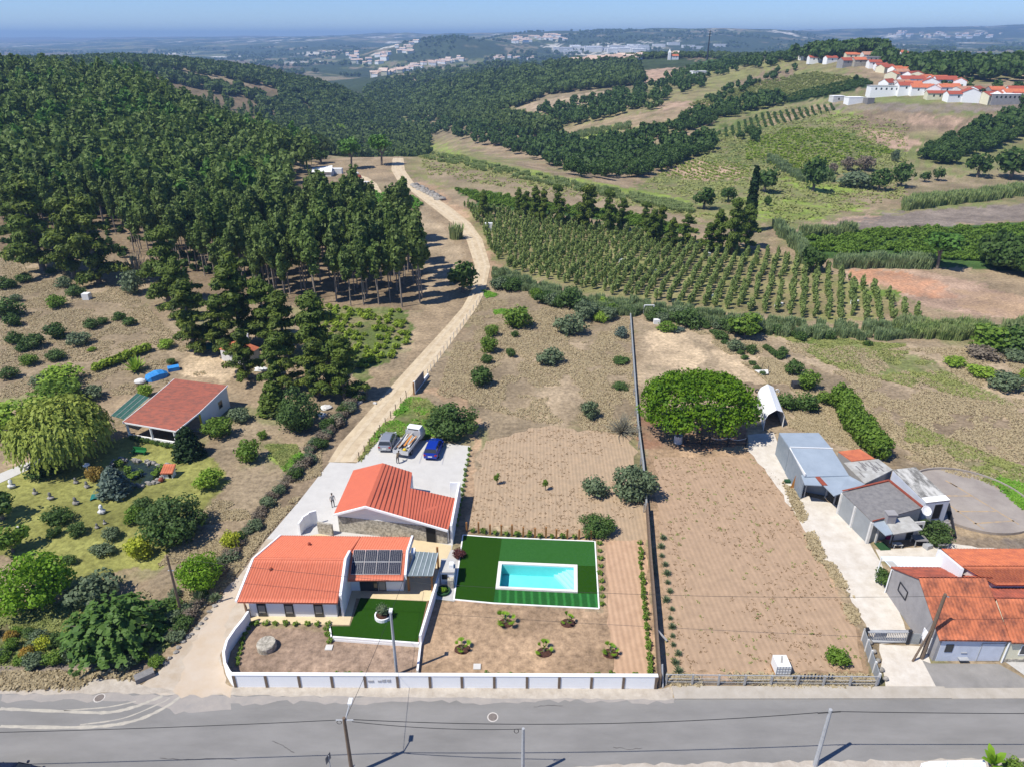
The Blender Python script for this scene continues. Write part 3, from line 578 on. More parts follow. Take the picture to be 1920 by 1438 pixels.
def crown(blobs, n, size, seed, rand=.75, asp=1, droop=0, inner=.25, lo=-1, up=0):
    """leaf clumps over a set of ellipsoid lobes (x,y,z,rx,ry,rz)"""
    r = np.random.default_rng(seed); B = np.array(blobs, float); a = (B[:, 3]*B[:, 4]*B[:, 5])**(2/3); k = r.choice(len(B), n, p=a/a.sum())
    d = sph(n, r); d[:, 2] = np.where(d[:, 2] < lo, -d[:, 2], d[:, 2])
    rad = np.where(r.random(n) < inner, r.uniform(.35, .85, n), np.clip(r.normal(.96, .13, n), .6, 1.4))[:, None]
    P = B[k, :3]+d*B[k, 3:]*rad
    Nn = d/B[k, 3:]; Nn /= np.linalg.norm(Nn, axis=1, keepdims=True)
    Nn = Nn+r.normal(size=(n, 3))*rand*.6+np.array([0, 0, up])
    return leafquads(P, Nn, size, r, asp, droop)
def lobes(c, R, k, sub, seed, flat=1.0, low=-.35):
    r = np.random.default_rng(seed); out = [(c[0], c[1], c[2], R[0]*.72, R[1]*.72, R[2]*.72)]
    for i in range(k):
        d = sph(1, r)[0]; d[2] = max(d[2], low); s = sub*r.uniform(.7, 1.25)
        out.append((c[0]+d[0]*R[0]*(1-sub*.75), c[1]+d[1]*R[1]*(1-sub*.75), c[2]+d[2]*R[2]*(1-sub*.75), s*R[0], s*R[1], s*R[2]*flat))
    return out
def joinVF(parts):
    V = []; Fc = []; n = 0
    for v, f in parts: V.append(v); Fc.append(np.asarray(f)+n); n += len(v)
    return np.concatenate(V), np.concatenate(Fc)
def trunkVF(paths, n=6):
    V = []; Fc = []; c = 0
    for pts, rs in paths:
        pts = [Vector(p) for p in pts]
        for i, p in enumerate(pts):
            d = (pts[min(i+1, len(pts)-1)]-pts[max(i-1, 0)]).normalized(); u = d.cross(Vector((0, 1, .1))).normalized(); v = d.cross(u)
            for k in range(n): V.append(p+(u*math.cos(6.2832*k/n)+v*math.sin(6.2832*k/n))*rs[i])
        for i in range(len(pts)-1):
            for k in range(n): Fc.append((c+i*n+k, c+i*n+(k+1) % n, c+(i+1)*n+(k+1) % n, c+(i+1)*n+k))
        c += len(pts)*n
    return np.array([list(p) for p in V]), np.array(Fc)
mat('bark', (.15,.12,.09), (.24,.20,.16), scale=3, rough=.95)
mat('bark_pale', (.36,.31,.26), (.22,.18,.14), scale=2, rough=.9)
mat('dead_twigs', (.30,.27,.24), (.20,.175,.15), scale=4, rough=.95)
leafmat('euc', (.034,.056,.018), (.145,.185,.055), (.10,.145,.036))
leafmat('euc_far', (.034,.058,.020), (.085,.125,.036), (.07,.10,.026), small=.35, big=.05)
leafmat('pine_green', (.026,.068,.014), (.085,.175,.030), (.07,.14,.024))
leafmat('umbrella', (.035,.085,.003), (.105,.180,.007), (.07,.135,.005), small=.9)
leafmat('cedar', (.022,.040,.010), (.135,.165,.026), (.075,.11,.02), small=.7)
leafmat('oak', (.020,.046,.012), (.062,.105,.024), (.05,.085,.02), small=.5)
leafmat('bush', (.035,.070,.018), (.075,.125,.030), (.06,.095,.03))
leafmat('citrus', (.060,.110,.018), (.130,.190,.030), (.09,.15,.02))
leafmat('lime_leaf', (.12,.19,.025), (.22,.30,.045), (.16,.24,.03))
leafmat('bright', (.085,.165,.012), (.165,.270,.020), (.12,.21,.015))
leafmat('yellow_leaf', (.30,.32,.03), (.42,.40,.05), (.25,.28,.03))
leafmat('rust_leaf', (.30,.17,.035), (.22,.16,.03), (.2,.14,.04))
leafmat('purple_leaf', (.12,.03,.03), (.07,.03,.03), (.09,.03,.035))
leafmat('greygreen', (.075,.105,.060), (.130,.160,.095), (.10,.13,.08))
leafmat('bluegrey', (.075,.105,.095), (.115,.150,.130), (.09,.12,.11))
leafmat('willow', (.15,.185,.035), (.25,.28,.06), (.2,.23,.045))
leafmat('acacia', (.030,.080,.014), (.085,.150,.026), (.07,.12,.03))
leafmat('reed', (.13,.18,.06), (.22,.25,.11), (.17,.20,.10), small=.8)
leafmat('reed_blue', (.11,.155,.075), (.19,.23,.13), (.15,.19,.09), small=.8)
leafmat('dark_conifer', (.010,.026,.010), (.024,.048,.014), (.016,.035,.01))
leafmat('twig_brown', (.20,.16,.13), (.13,.10,.085), (.16,.13,.11))
leafmat('twig_grey', (.30,.28,.25), (.20,.19,.16), (.25,.23,.20))
leafmat('drygrass', (.33,.265,.185), (.27,.215,.15), (.30,.24,.165), small=.5)
leafmat('clod', (.20,.13,.08), (.13,.085,.055))
leafmat('fresh_grass', (.08,.19,.02), (.14,.26,.03), (.1,.2,.02), small=.5)
leafmat('weed', (.13,.17,.045), (.24,.25,.085), (.19,.19,.08), small=.5)
leafmat('orchard_leaf', (.105,.15,.045), (.20,.24,.085), (.15,.19,.065), small=.6, big=.2)
leafmat('hedge', (.07,.17,.025), (.14,.27,.045), (.10,.21,.035))
leafmat('vine_leaf', (.13,.19,.025), (.24,.29,.04), (.17,.23,.03))
PROTO = {}
def proto(kind, var, crownVF, leaf, trunk=None, bark='bark', R=1.0, Z=.8, Ht=1.0):
    c = npmesh(kind, crownVF[0], crownVF[1], M[leaf])
    t = None
    if trunk is not None: t = npmesh(kind+'_trunk', trunk[0], trunk[1], M[bark], True)
    PROTO.setdefault(kind, []).append(dict(c=c, t=t, R=R, Z=Z, H=Ht, VF=crownVF, TVF=trunk))
for v in range(4):   # round shrubs, radius 1
    for kind, leaf in (('bush','bush'),('citrus','citrus'),('lime','lime_leaf'),('yellow','yellow_leaf'),('grey','greygreen'),('blue','bluegrey'),('rust','rust_leaf'),('purple','purple_leaf'),('darkbush','oak'),('brownbush','twig_brown'),('bright','bright')):
        if kind in ('yellow','rust','purple') and v > 1: continue
        big = kind in ('bright',)
        proto(kind, v, crown(lobes((0,0,.78),(1,1,.8), 13, .42, v*7+len(kind), low=-.7), 1700 if big else 1150, .14 if big else .145, v+50, inner=.2), leaf, R=1.0, Z=.8)
for v in range(2):
    proto('bigbush', v, crown(lobes((0,0,.75),(1,1,.78), 22, .33, v*7+3, low=-.7), 4200, .080, v+90), 'bush', trunkVF([([(0,0,0),(0,0,.7)],[.08,.05])]), R=1.0, Z=.78)
for v in range(2):
    proto('bright_tree', v, crown(lobes((0,0,1.0),(1,1,.95), 26, .33, v*5+3, low=-.6), 4600, .08, v+91), 'bright', trunkVF([([(0,0,0),(.05,0,.8)],[.1,.07])]), R=1.0, Z=1.0)
    proto('citrus_tree', v, crown(lobes((0,0,1.15),(1,1,.8), 18, .38, v*5+4, low=-.6), 1100, .16, v+92), 'citrus', trunkVF([([(0,0,0),(.05,0,1.0)],[.1,.07])]), R=1.0, Z=1.1)
    proto('sapling', v, crown(lobes((0,0,1.9),(.7,.7,1.1), 7, .4, v*5+4), 260, .25, v+93, inner=.4), 'citrus', trunkVF([([(0,0,0),(.05,0,2.0)],[.09,.05])]), R=.8, Z=1.8)
for v in range(3):   # broadleaf/oak tree, radius 1, height 2
    proto('oak', v, crown(lobes((0,0,1.15),(1,1,.85), 16, .4, v*11+1, low=-.6), 520, .22, v+60), 'oak', trunkVF([([(0,0,0),(.05,0,.9)],[.13,.08])]), R=1.0, Z=1.15)
    proto('pine_tree', v, crown(lobes((0,0,1.7),(1,1,.7), 18, .4, v*11+2, flat=.7), 760, .19, v+64, up=.3), 'pine_green', trunkVF([([(0,0,0),(.08,0,.8),(0,0,1.6)],[.10,.08,.06]),([(.08,0,.8),(.6,.1,1.5)],[.06,.03]),([(.08,0,.9),(-.6,-.2,1.6)],[.06,.03])]), R=1.0, Z=1.7)
# umbrella pine with a crown of many needle tufts
r = np.random.default_rng(4); B = []
for i in range(130):
    a = r.uniform(0, 6.28); q = math.sqrt(r.uniform(0, 1)); x = q*math.cos(a); y = q*math.sin(a)*.76
    B.append((x*.92, y*.92, .62+.34*math.sqrt(max(0, 1-q*q))+r.uniform(-.05, .03), .15, .15, .12))
for i in range(70):
    a = r.uniform(0, 6.28); B.append(((.78+.17*(i % 2))*math.cos(a), (.62+.16*(i % 2))*math.sin(a), .53+r.uniform(-.08, .08), .15, .15, .11))
def treetrunk(h, R, nb, r0, seed, lean=.1):
    q = random.Random(seed); P = [([(0,0,0),(lean*.5,0,h*.5),(lean,0,h)], [r0, r0*.8, r0*.55])]
    for i in range(nb):
        a = 6.283*i/nb+q.uniform(-.3,.3); z = h*q.uniform(.6, 1); P.append(([(lean*z/h,0,z),(R*.4*math.cos(a),R*.4*math.sin(a),z+(1-z/h)*.2+.12*R),(R*.85*math.cos(a),R*.85*math.sin(a),z+.28*R)], [r0*.5, r0*.3, r0*.1]))
    return trunkVF(P)
proto('umbrella_pine', 0, crown(B, 24000, .036, 6, rand=1.0, inner=.15, up=.35), 'umbrella', treetrunk(.5, 1, 9, .045, 3), R=1.03, Z=.72)
# eucalyptus in metres, 13 m tall
for v in range(5):
    q = random.Random(v); b = []; h = 13+q.uniform(-1.5,1.5)
    for i in range(9):
        z = h*(.50+.50*i/8.5); ww = 1.15*math.sin(math.pi*min(1,(i+1.2)/9.6))**.8+.22
        for k in range(2): b.append((q.uniform(-.6,.6), q.uniform(-.6,.6), z+q.uniform(-.4,.4), ww*q.uniform(.6,.9), ww*q.uniform(.6,.9), ww*.75))
    proto('euc', v, crown(b, 1500, .40, v+20, inner=.3, asp=1.5, droop=.4), 'euc', trunkVF([([(0,0,-.6),(q.uniform(-.3,.3),.1,h*.4),(q.uniform(-.5,.5),0,h*.72),(0,0,h*.93)],[.15,.12,.08,.03]),([(0,.1,h*.45),(1.0,.4,h*.66)],[.06,.03]),([(0,.1,h*.5),(-.9,-.5,h*.72)],[.06,.03])], 5), 'bark_pale', R=1.7, Z=h*.72, Ht=h)
# ragged cedars and old cypresses, metres, 9 m tall: spreading flat sprays on a leaning trunk
for v in range(4):
    q = random.Random(v+40); b = []; h = 9; paths = []
    lean = q.uniform(-1, 1)
    for i in range(15):
        z = h*(.16+.84*i/14)+q.uniform(-.5,.3); R = (3.2-2.2*(i/14)**1.3)*q.uniform(.45,1.3); a = i*2.4+q.uniform(-.5,.5)
        for k in range(3):
            f = (.35, .68, 1)[k]; b.append((lean*z/h+R*f*math.cos(a), R*f*math.sin(a), z+.25*f*R*.5-(.35 if k == 2 else 0), .95*(1.15-.25*k), .95*(1.15-.25*k), q.uniform(.25,.6)))
        paths.append(([(lean*z/h,0,z*.93),(lean*z/h+R*.9*math.cos(a),R*.9*math.sin(a),z+.12*R)],[.09,.03]))
    b.append((lean, 0, h*1.0, .8, .8, .9))
    proto('cedar', v, crown(b, 6500, .20, v+30, inner=.35, asp=2.4, up=.4, droop=.3), 'cedar', trunkVF([([(0,0,0),(lean*.5,0,h*.5),(lean,0,h)],[.32,.22,.08])]+paths, 5), 'bark', R=3.3, Z=h*.55, Ht=h)
# conical dark conifer, height 2.6 radius 1
for kind, leaf, seed in (('juniper','dark_conifer',1),('blue_conifer','bluegrey',2),('green_conifer','cedar',3)):
    q = random.Random(seed); b = []
    for i in range(34):
        z = .15+2.3*(i/33); R = (1-.75*(i/33)**1.2); a = i*2.4; b.append((R*.62*math.cos(a), R*.62*math.sin(a), z, .38*R+.12, .38*R+.12, .26))
    proto(kind, 0, crown(b, 2400, .14, seed, asp=1.6, up=.3), leaf, trunkVF([([(0,0,0),(0,0,2.2)],[.1,.04])]), R=1.0, Z=1.15)
b = [(0,0,.35+i*.5,.42*(1-.6*(i/9)**2),.42*(1-.6*(i/9)**2),.42) for i in range(10)]
proto('column_cypress', 0, crown(b, 1300, .22, 7, asp=1.5), 'dark_conifer', trunkVF([([(0,0,0),(0,0,4)],[.08,.04])]), R=.45, Z=2.6)
# weeping willow: hanging strands, radius 1
r = np.random.default_rng(9); n = 1100; P = []; Nn = []
for i in range(n):
    d = sph(1, r)[0]; d[2] = abs(d[2]); top = np.array([d[0]*.86, d[1]*.86, .75+d[2]*.55])*r.uniform(.85, 1.05); L_ = r.uniform(.18, .5)
    for k in range(9):
        t = k/8; P.append(top+np.array([d[0]*.10*t+r.normal()*.012, d[1]*.10*t+r.normal()*.012, -L_*t])); Nn.append([d[0]+r.normal()*.5, d[1]+r.normal()*.5, .25+.5*(1-t)])
wl = leafquads(np.array(P), np.array(Nn), .036, r, 2.2, .75)
proto('willow', 0, joinVF([wl, crown(lobes((0,0,.85),(.85,.85,.55), 20, .35, 8), 3600, .06, 9, droop=.4)]), 'willow', treetrunk(.8, 1, 7, .06, 5), R=1.0, Z=.85)
# feathery acacia: long arching sprays
P = []; Nn = []
for i in range(420):
    d = sph(1, r)[0]; d[2] = abs(d[2])*.9; base_ = d*r.uniform(.25, .85); out = np.array([d[0], d[1], 0])*.30
    for k in range(8):
        t = k/7; P.append(base_+out*t+np.array([0, 0, .10*t-.22*t*t])+r.normal(size=3)*.01+np.array([0, 0, .35])); Nn.append([d[0]*.4+r.normal()*.3, d[1]*.4+r.normal()*.3, 1])
proto('acacia', 0, joinVF([leafquads(np.array(P), np.array(Nn), .075, r, 1.5, 0), crown(lobes((0,0,.5),(.85,.85,.5), 16, .4, 12), 900, .12, 19)]), 'acacia', treetrunk(.5, 1, 7, .05, 6), R=1.0, Z=.65)
# reeds: upright arching blades, clump of radius 1
def reedVF(n, seed, h=2.4, R=1.0, wd=.10):
    r = np.random.default_rng(seed); V = []; Fc = []
    for i in range(n):
        a = r.uniform(0, 6.28); q = math.sqrt(r.uniform(0, 1))*R; x = q*math.cos(a); y = q*math.sin(a); b = r.uniform(0, 6.28); l = h*r.uniform(.55, 1.05); bend = r.uniform(.1, .55)
        u = np.array([math.cos(b), math.sin(b), 0]); s = np.array([-u[1], u[0], 0])*wd*.5; c = len(V)
        for t, w_ in ((0, .7), (.5, 1), (.85, .8), (1.02, .1)):
            p = np.array([x, y, 0])+u*bend*t*t*l*.6+np.array([0, 0, l*t*(1-.25*bend*t)])
            V += [p-s*w_, p+s*w_]
        Fc += [(c+2*k, c+2*k+1, c+2*k+3, c+2*k+2) for k in range(3)]
    return np.array(V), np.array(Fc)
proto('reed', 0, reedVF(130, 1, wd=.16), 'reed', R=1.0, Z=1.0); proto('reed', 1, reedVF(130, 2, wd=.16), 'reed', R=1.0, Z=1.0)
proto('reed_blue', 0, reedVF(130, 3, wd=.16), 'reed_blue', R=1.0, Z=1.0)
# agave: thick pointed leaves
def agaveVF(n, seed, h=1.0):
    r = np.random.default_rng(seed); V = []; Fc = []
    for i in range(n):
        a = i*2.4; el = .25+1.1*i/n; l = h*r.uniform(.8, 1.1); c = len(V); u = np.array([math.cos(a), math.sin(a), 0]); s = np.array([-u[1], u[0], 0])*.09
        for t, w_ in ((0, .8), (.5, 1), (.8, .6), (1, .05)):
            p = u*l*t*math.cos(el)+np.array([0, 0, l*t*math.sin(el)+.05]); V += [p-s*w_, p+s*w_]
        Fc += [(c+2*k, c+2*k+1, c+2*k+3, c+2*k+2) for k in range(3)]
    return np.array(V), np.array(Fc)
proto('agave', 0, agaveVF(34, 1), 'greygreen', R=1.0, Z=.5); proto('agave_lime', 0, agaveVF(40, 2), 'lime_leaf', R=1.0, Z=.5)
# fan palm (young) and banana: arching fronds
def frondVF(n, seed, L0=1.0, wd=.35, el0=.5, fan=False):
    r = np.random.default_rng(seed); V = []; Fc = []
    for i in range(n):
        a = i*2.4+r.uniform(-.3, .3); el = el0+r.uniform(-.25, .7); l = L0*r.uniform(.75, 1.1); u = np.array([math.cos(a), math.sin(a), 0]); s = np.array([-u[1], u[0], 0])
        if fan:   # stalk and a fan of narrow blades
            tip = u*l*.55*math.cos(el)+np.array([0, 0, l*.55*math.sin(el)+.1]); c = len(V)
            V += [np.array([0, 0, .1])-s*.015, np.array([0, 0, .1])+s*.015, tip+s*.015, tip-s*.015]; Fc.append((c, c+1, c+2, c+3))
            for k in range(13):
                b = (k-6)*.2; dd = (u*math.cos(b)+s*math.sin(b))*math.cos(el)+np.array([0, 0, math.sin(el)]); q = tip+dd*l*.5+np.array([0, 0, -.06*l]); ss = s*.035*l; c = len(V); mid = tip+dd*l*.28
                V += [tip-ss*.3, mid-ss, q, mid+ss]; Fc.append((c, c+1, c+2, c+3))
        else:
            c = len(V)
            for t, w_ in ((0, .15), (.3, 1), (.7, .85), (1, .08)):
                p = u*l*t*math.cos(el)+np.array([0, 0, l*(t*math.sin(el)-.45*t*t)+.1]); V += [p-s*w_*wd*.5, p+s*w_*wd*.5]
            Fc += [(c+2*k, c+2*k+1, c+2*k+3, c+2*k+2) for k in range(3)]
    return np.array(V), np.array(Fc)
proto('young_palm', 0, frondVF(8, 3, .95, fan=True), 'bright', trunkVF([([(0,0,0),(0,0,.3)],[.10,.09])]), R=1.0, Z=.6)
proto('young_palm', 1, frondVF(6, 5, .95, fan=True), 'bright', trunkVF([([(0,0,0),(0,0,.3)],[.10,.09])]), R=1.0, Z=.6)
proto('yucca', 0, agaveVF(60, 6, .9), 'greygreen', trunkVF([([(0,0,0),(0,0,.2)],[.1,.1])]), R=1.0, Z=.5)
proto('banana', 0, frondVF(16, 4, 1.6, .42, .9), 'bright', trunkVF([([(0,0,-1.2),(0,0,.3)],[.14,.1])]), R=1.1, Z=.5)
# bare twiggy shrub
def twigVF(seed, n=160):
    q = random.Random(seed); P = []
    for i in range(n):
        a = q.uniform(0, 6.28); el = q.uniform(.15, 1.5); l = q.uniform(.6, 1.15); d = Vector((math.cos(a)*math.cos(el), math.sin(a)*math.cos(el), math.sin(el)))
        m_ = d*l*.5+Vector((q.uniform(-.1,.1), q.uniform(-.1,.1), 0)); P.append(([(0,0,.02), m_, d*l+Vector((q.uniform(-.15,.15), q.uniform(-.15,.15), q.uniform(-.1,.05)))], [.022, .014, .006]))
    return trunkVF(P, 3)
proto('bare', 0, twigVF(1), 'twig_grey', R=1.0, Z=.5); proto('bare', 1, twigVF(2), 'twig_grey', R=1.0, Z=.5)
# orchard tree: narrow, 2.6 m
for v in range(3):
    proto('orchard', v, crown([(0,0,.7,.36,.36,.45),(0.1,0,1.2,.40,.40,.5),(-.05,.1,1.7,.32,.32,.45),(0,0,2.15,.2,.2,.3)], 200, .22, v+70, inner=.3, asp=1.4, droop=.3), 'orchard_leaf', trunkVF([([(0,0,0),(0,0,1.8)],[.05,.03])], 4), R=.5, Z=1.4, Ht=2.6)
# low vine bush
proto('vine', 0, crown(lobes((0,0,.45),(.6,.6,.45), 6, .5, 5), 130, .24, 3), 'vine_leaf', R=.6, Z=.45)
# tiny plant
proto('plant', 0, crown(lobes((0,0,.3),(.4,.4,.35), 5, .5, 5), 70, .17, 3, up=.4), 'citrus', R=.4, Z=.3)
proto('lowtree', 0, crown(lobes((0,0,4.6),(2.6,2.6,3.2), 9, .45, 5), 150, 1.35, 3, inner=.1), 'euc_far', R=2.6, Z=4.6)
proto('lowtree', 1, crown(lobes((0,0,4.2),(3.0,3.0,2.9), 9, .45, 6), 150, 1.4, 4, inner=.1), 'euc_far', R=3.0, Z=4.2)
proto('fartree', 0, crown(lobes((0,0,4.2),(3.4,3.4,3.4), 7, .5, 7), 70, 2.3, 5, inner=.05), 'euc_far', R=3.0, Z=4.2)

def put(kind, x, y, z, s, name, label=None, cat=None, group=None, rot=None, hs=1.0, v=None, whole=False, tilt=0):
    pr = PROTO[kind]; pr = pr[rnd.randrange(len(pr)) if v is None else v % len(pr)]
    rot = rnd.uniform(0, 6.283) if rot is None else rot
    if pr['t'] is None or whole:
        o = link(name, pr['c'])
    else:
        o = bpy.data.objects.new(name, None); C.objects.link(o); o.empty_display_size = .3
        link('crown', pr['c'], o); link('trunk', pr['t'], o)
    o.location = (x, y, z); o.rotation_euler = (tilt*rnd.uniform(-1, 1), tilt*rnd.uniform(-1, 1), rot); o.scale = (s, s, s*hs)
    return setp(o, label, cat, group)
def veg(kind, px, py, wpx, label, name='shrub', cat='shrub', group=None, hs=1.0, v=None, rot=None):
    """a plant whose crown shows centred on this pixel of the photograph, wpx pixels wide"""
    pr = PROTO[kind][0]; s = 1; zb = 0; P = PZ(px, py, 0) if py > 560 else G(px, py)
    for i in range(5):
        s = wpx*mpp(P.x, P.y, P.z)/2/pr['R']; z = zb+pr['Z']*s*hs; P = PZ(px, py, z); zb = hz(P.x, P.y)
    return put(kind, P.x, P.y, zb, s, name, label, cat, group, hs=hs, v=v, rot=rot)
def stuff(name, kind, items, m, label, trunks=False):
    """many copies of a prototype in ONE mesh"""
    Vs = []; Fs = []; n = 0; prs = PROTO[kind]; r = np.random.default_rng(len(items))
    for (x, y, z, s, hs) in items:
        pr = prs[r.integers(len(prs))]; a = r.uniform(0, 6.283); c, d = math.cos(a), math.sin(a); v = pr['VF'][0]
        Vs.append(np.stack([(v[:, 0]*c-v[:, 1]*d)*s+x, (v[:, 0]*d+v[:, 1]*c)*s+y, v[:, 2]*s*hs+z], 1)); Fs.append(pr['VF'][1]+n); n += len(v)
    o = link(name, npmesh(name, np.concatenate(Vs), np.concatenate(Fs), M[m])); return setp(o, label, kind='stuff')
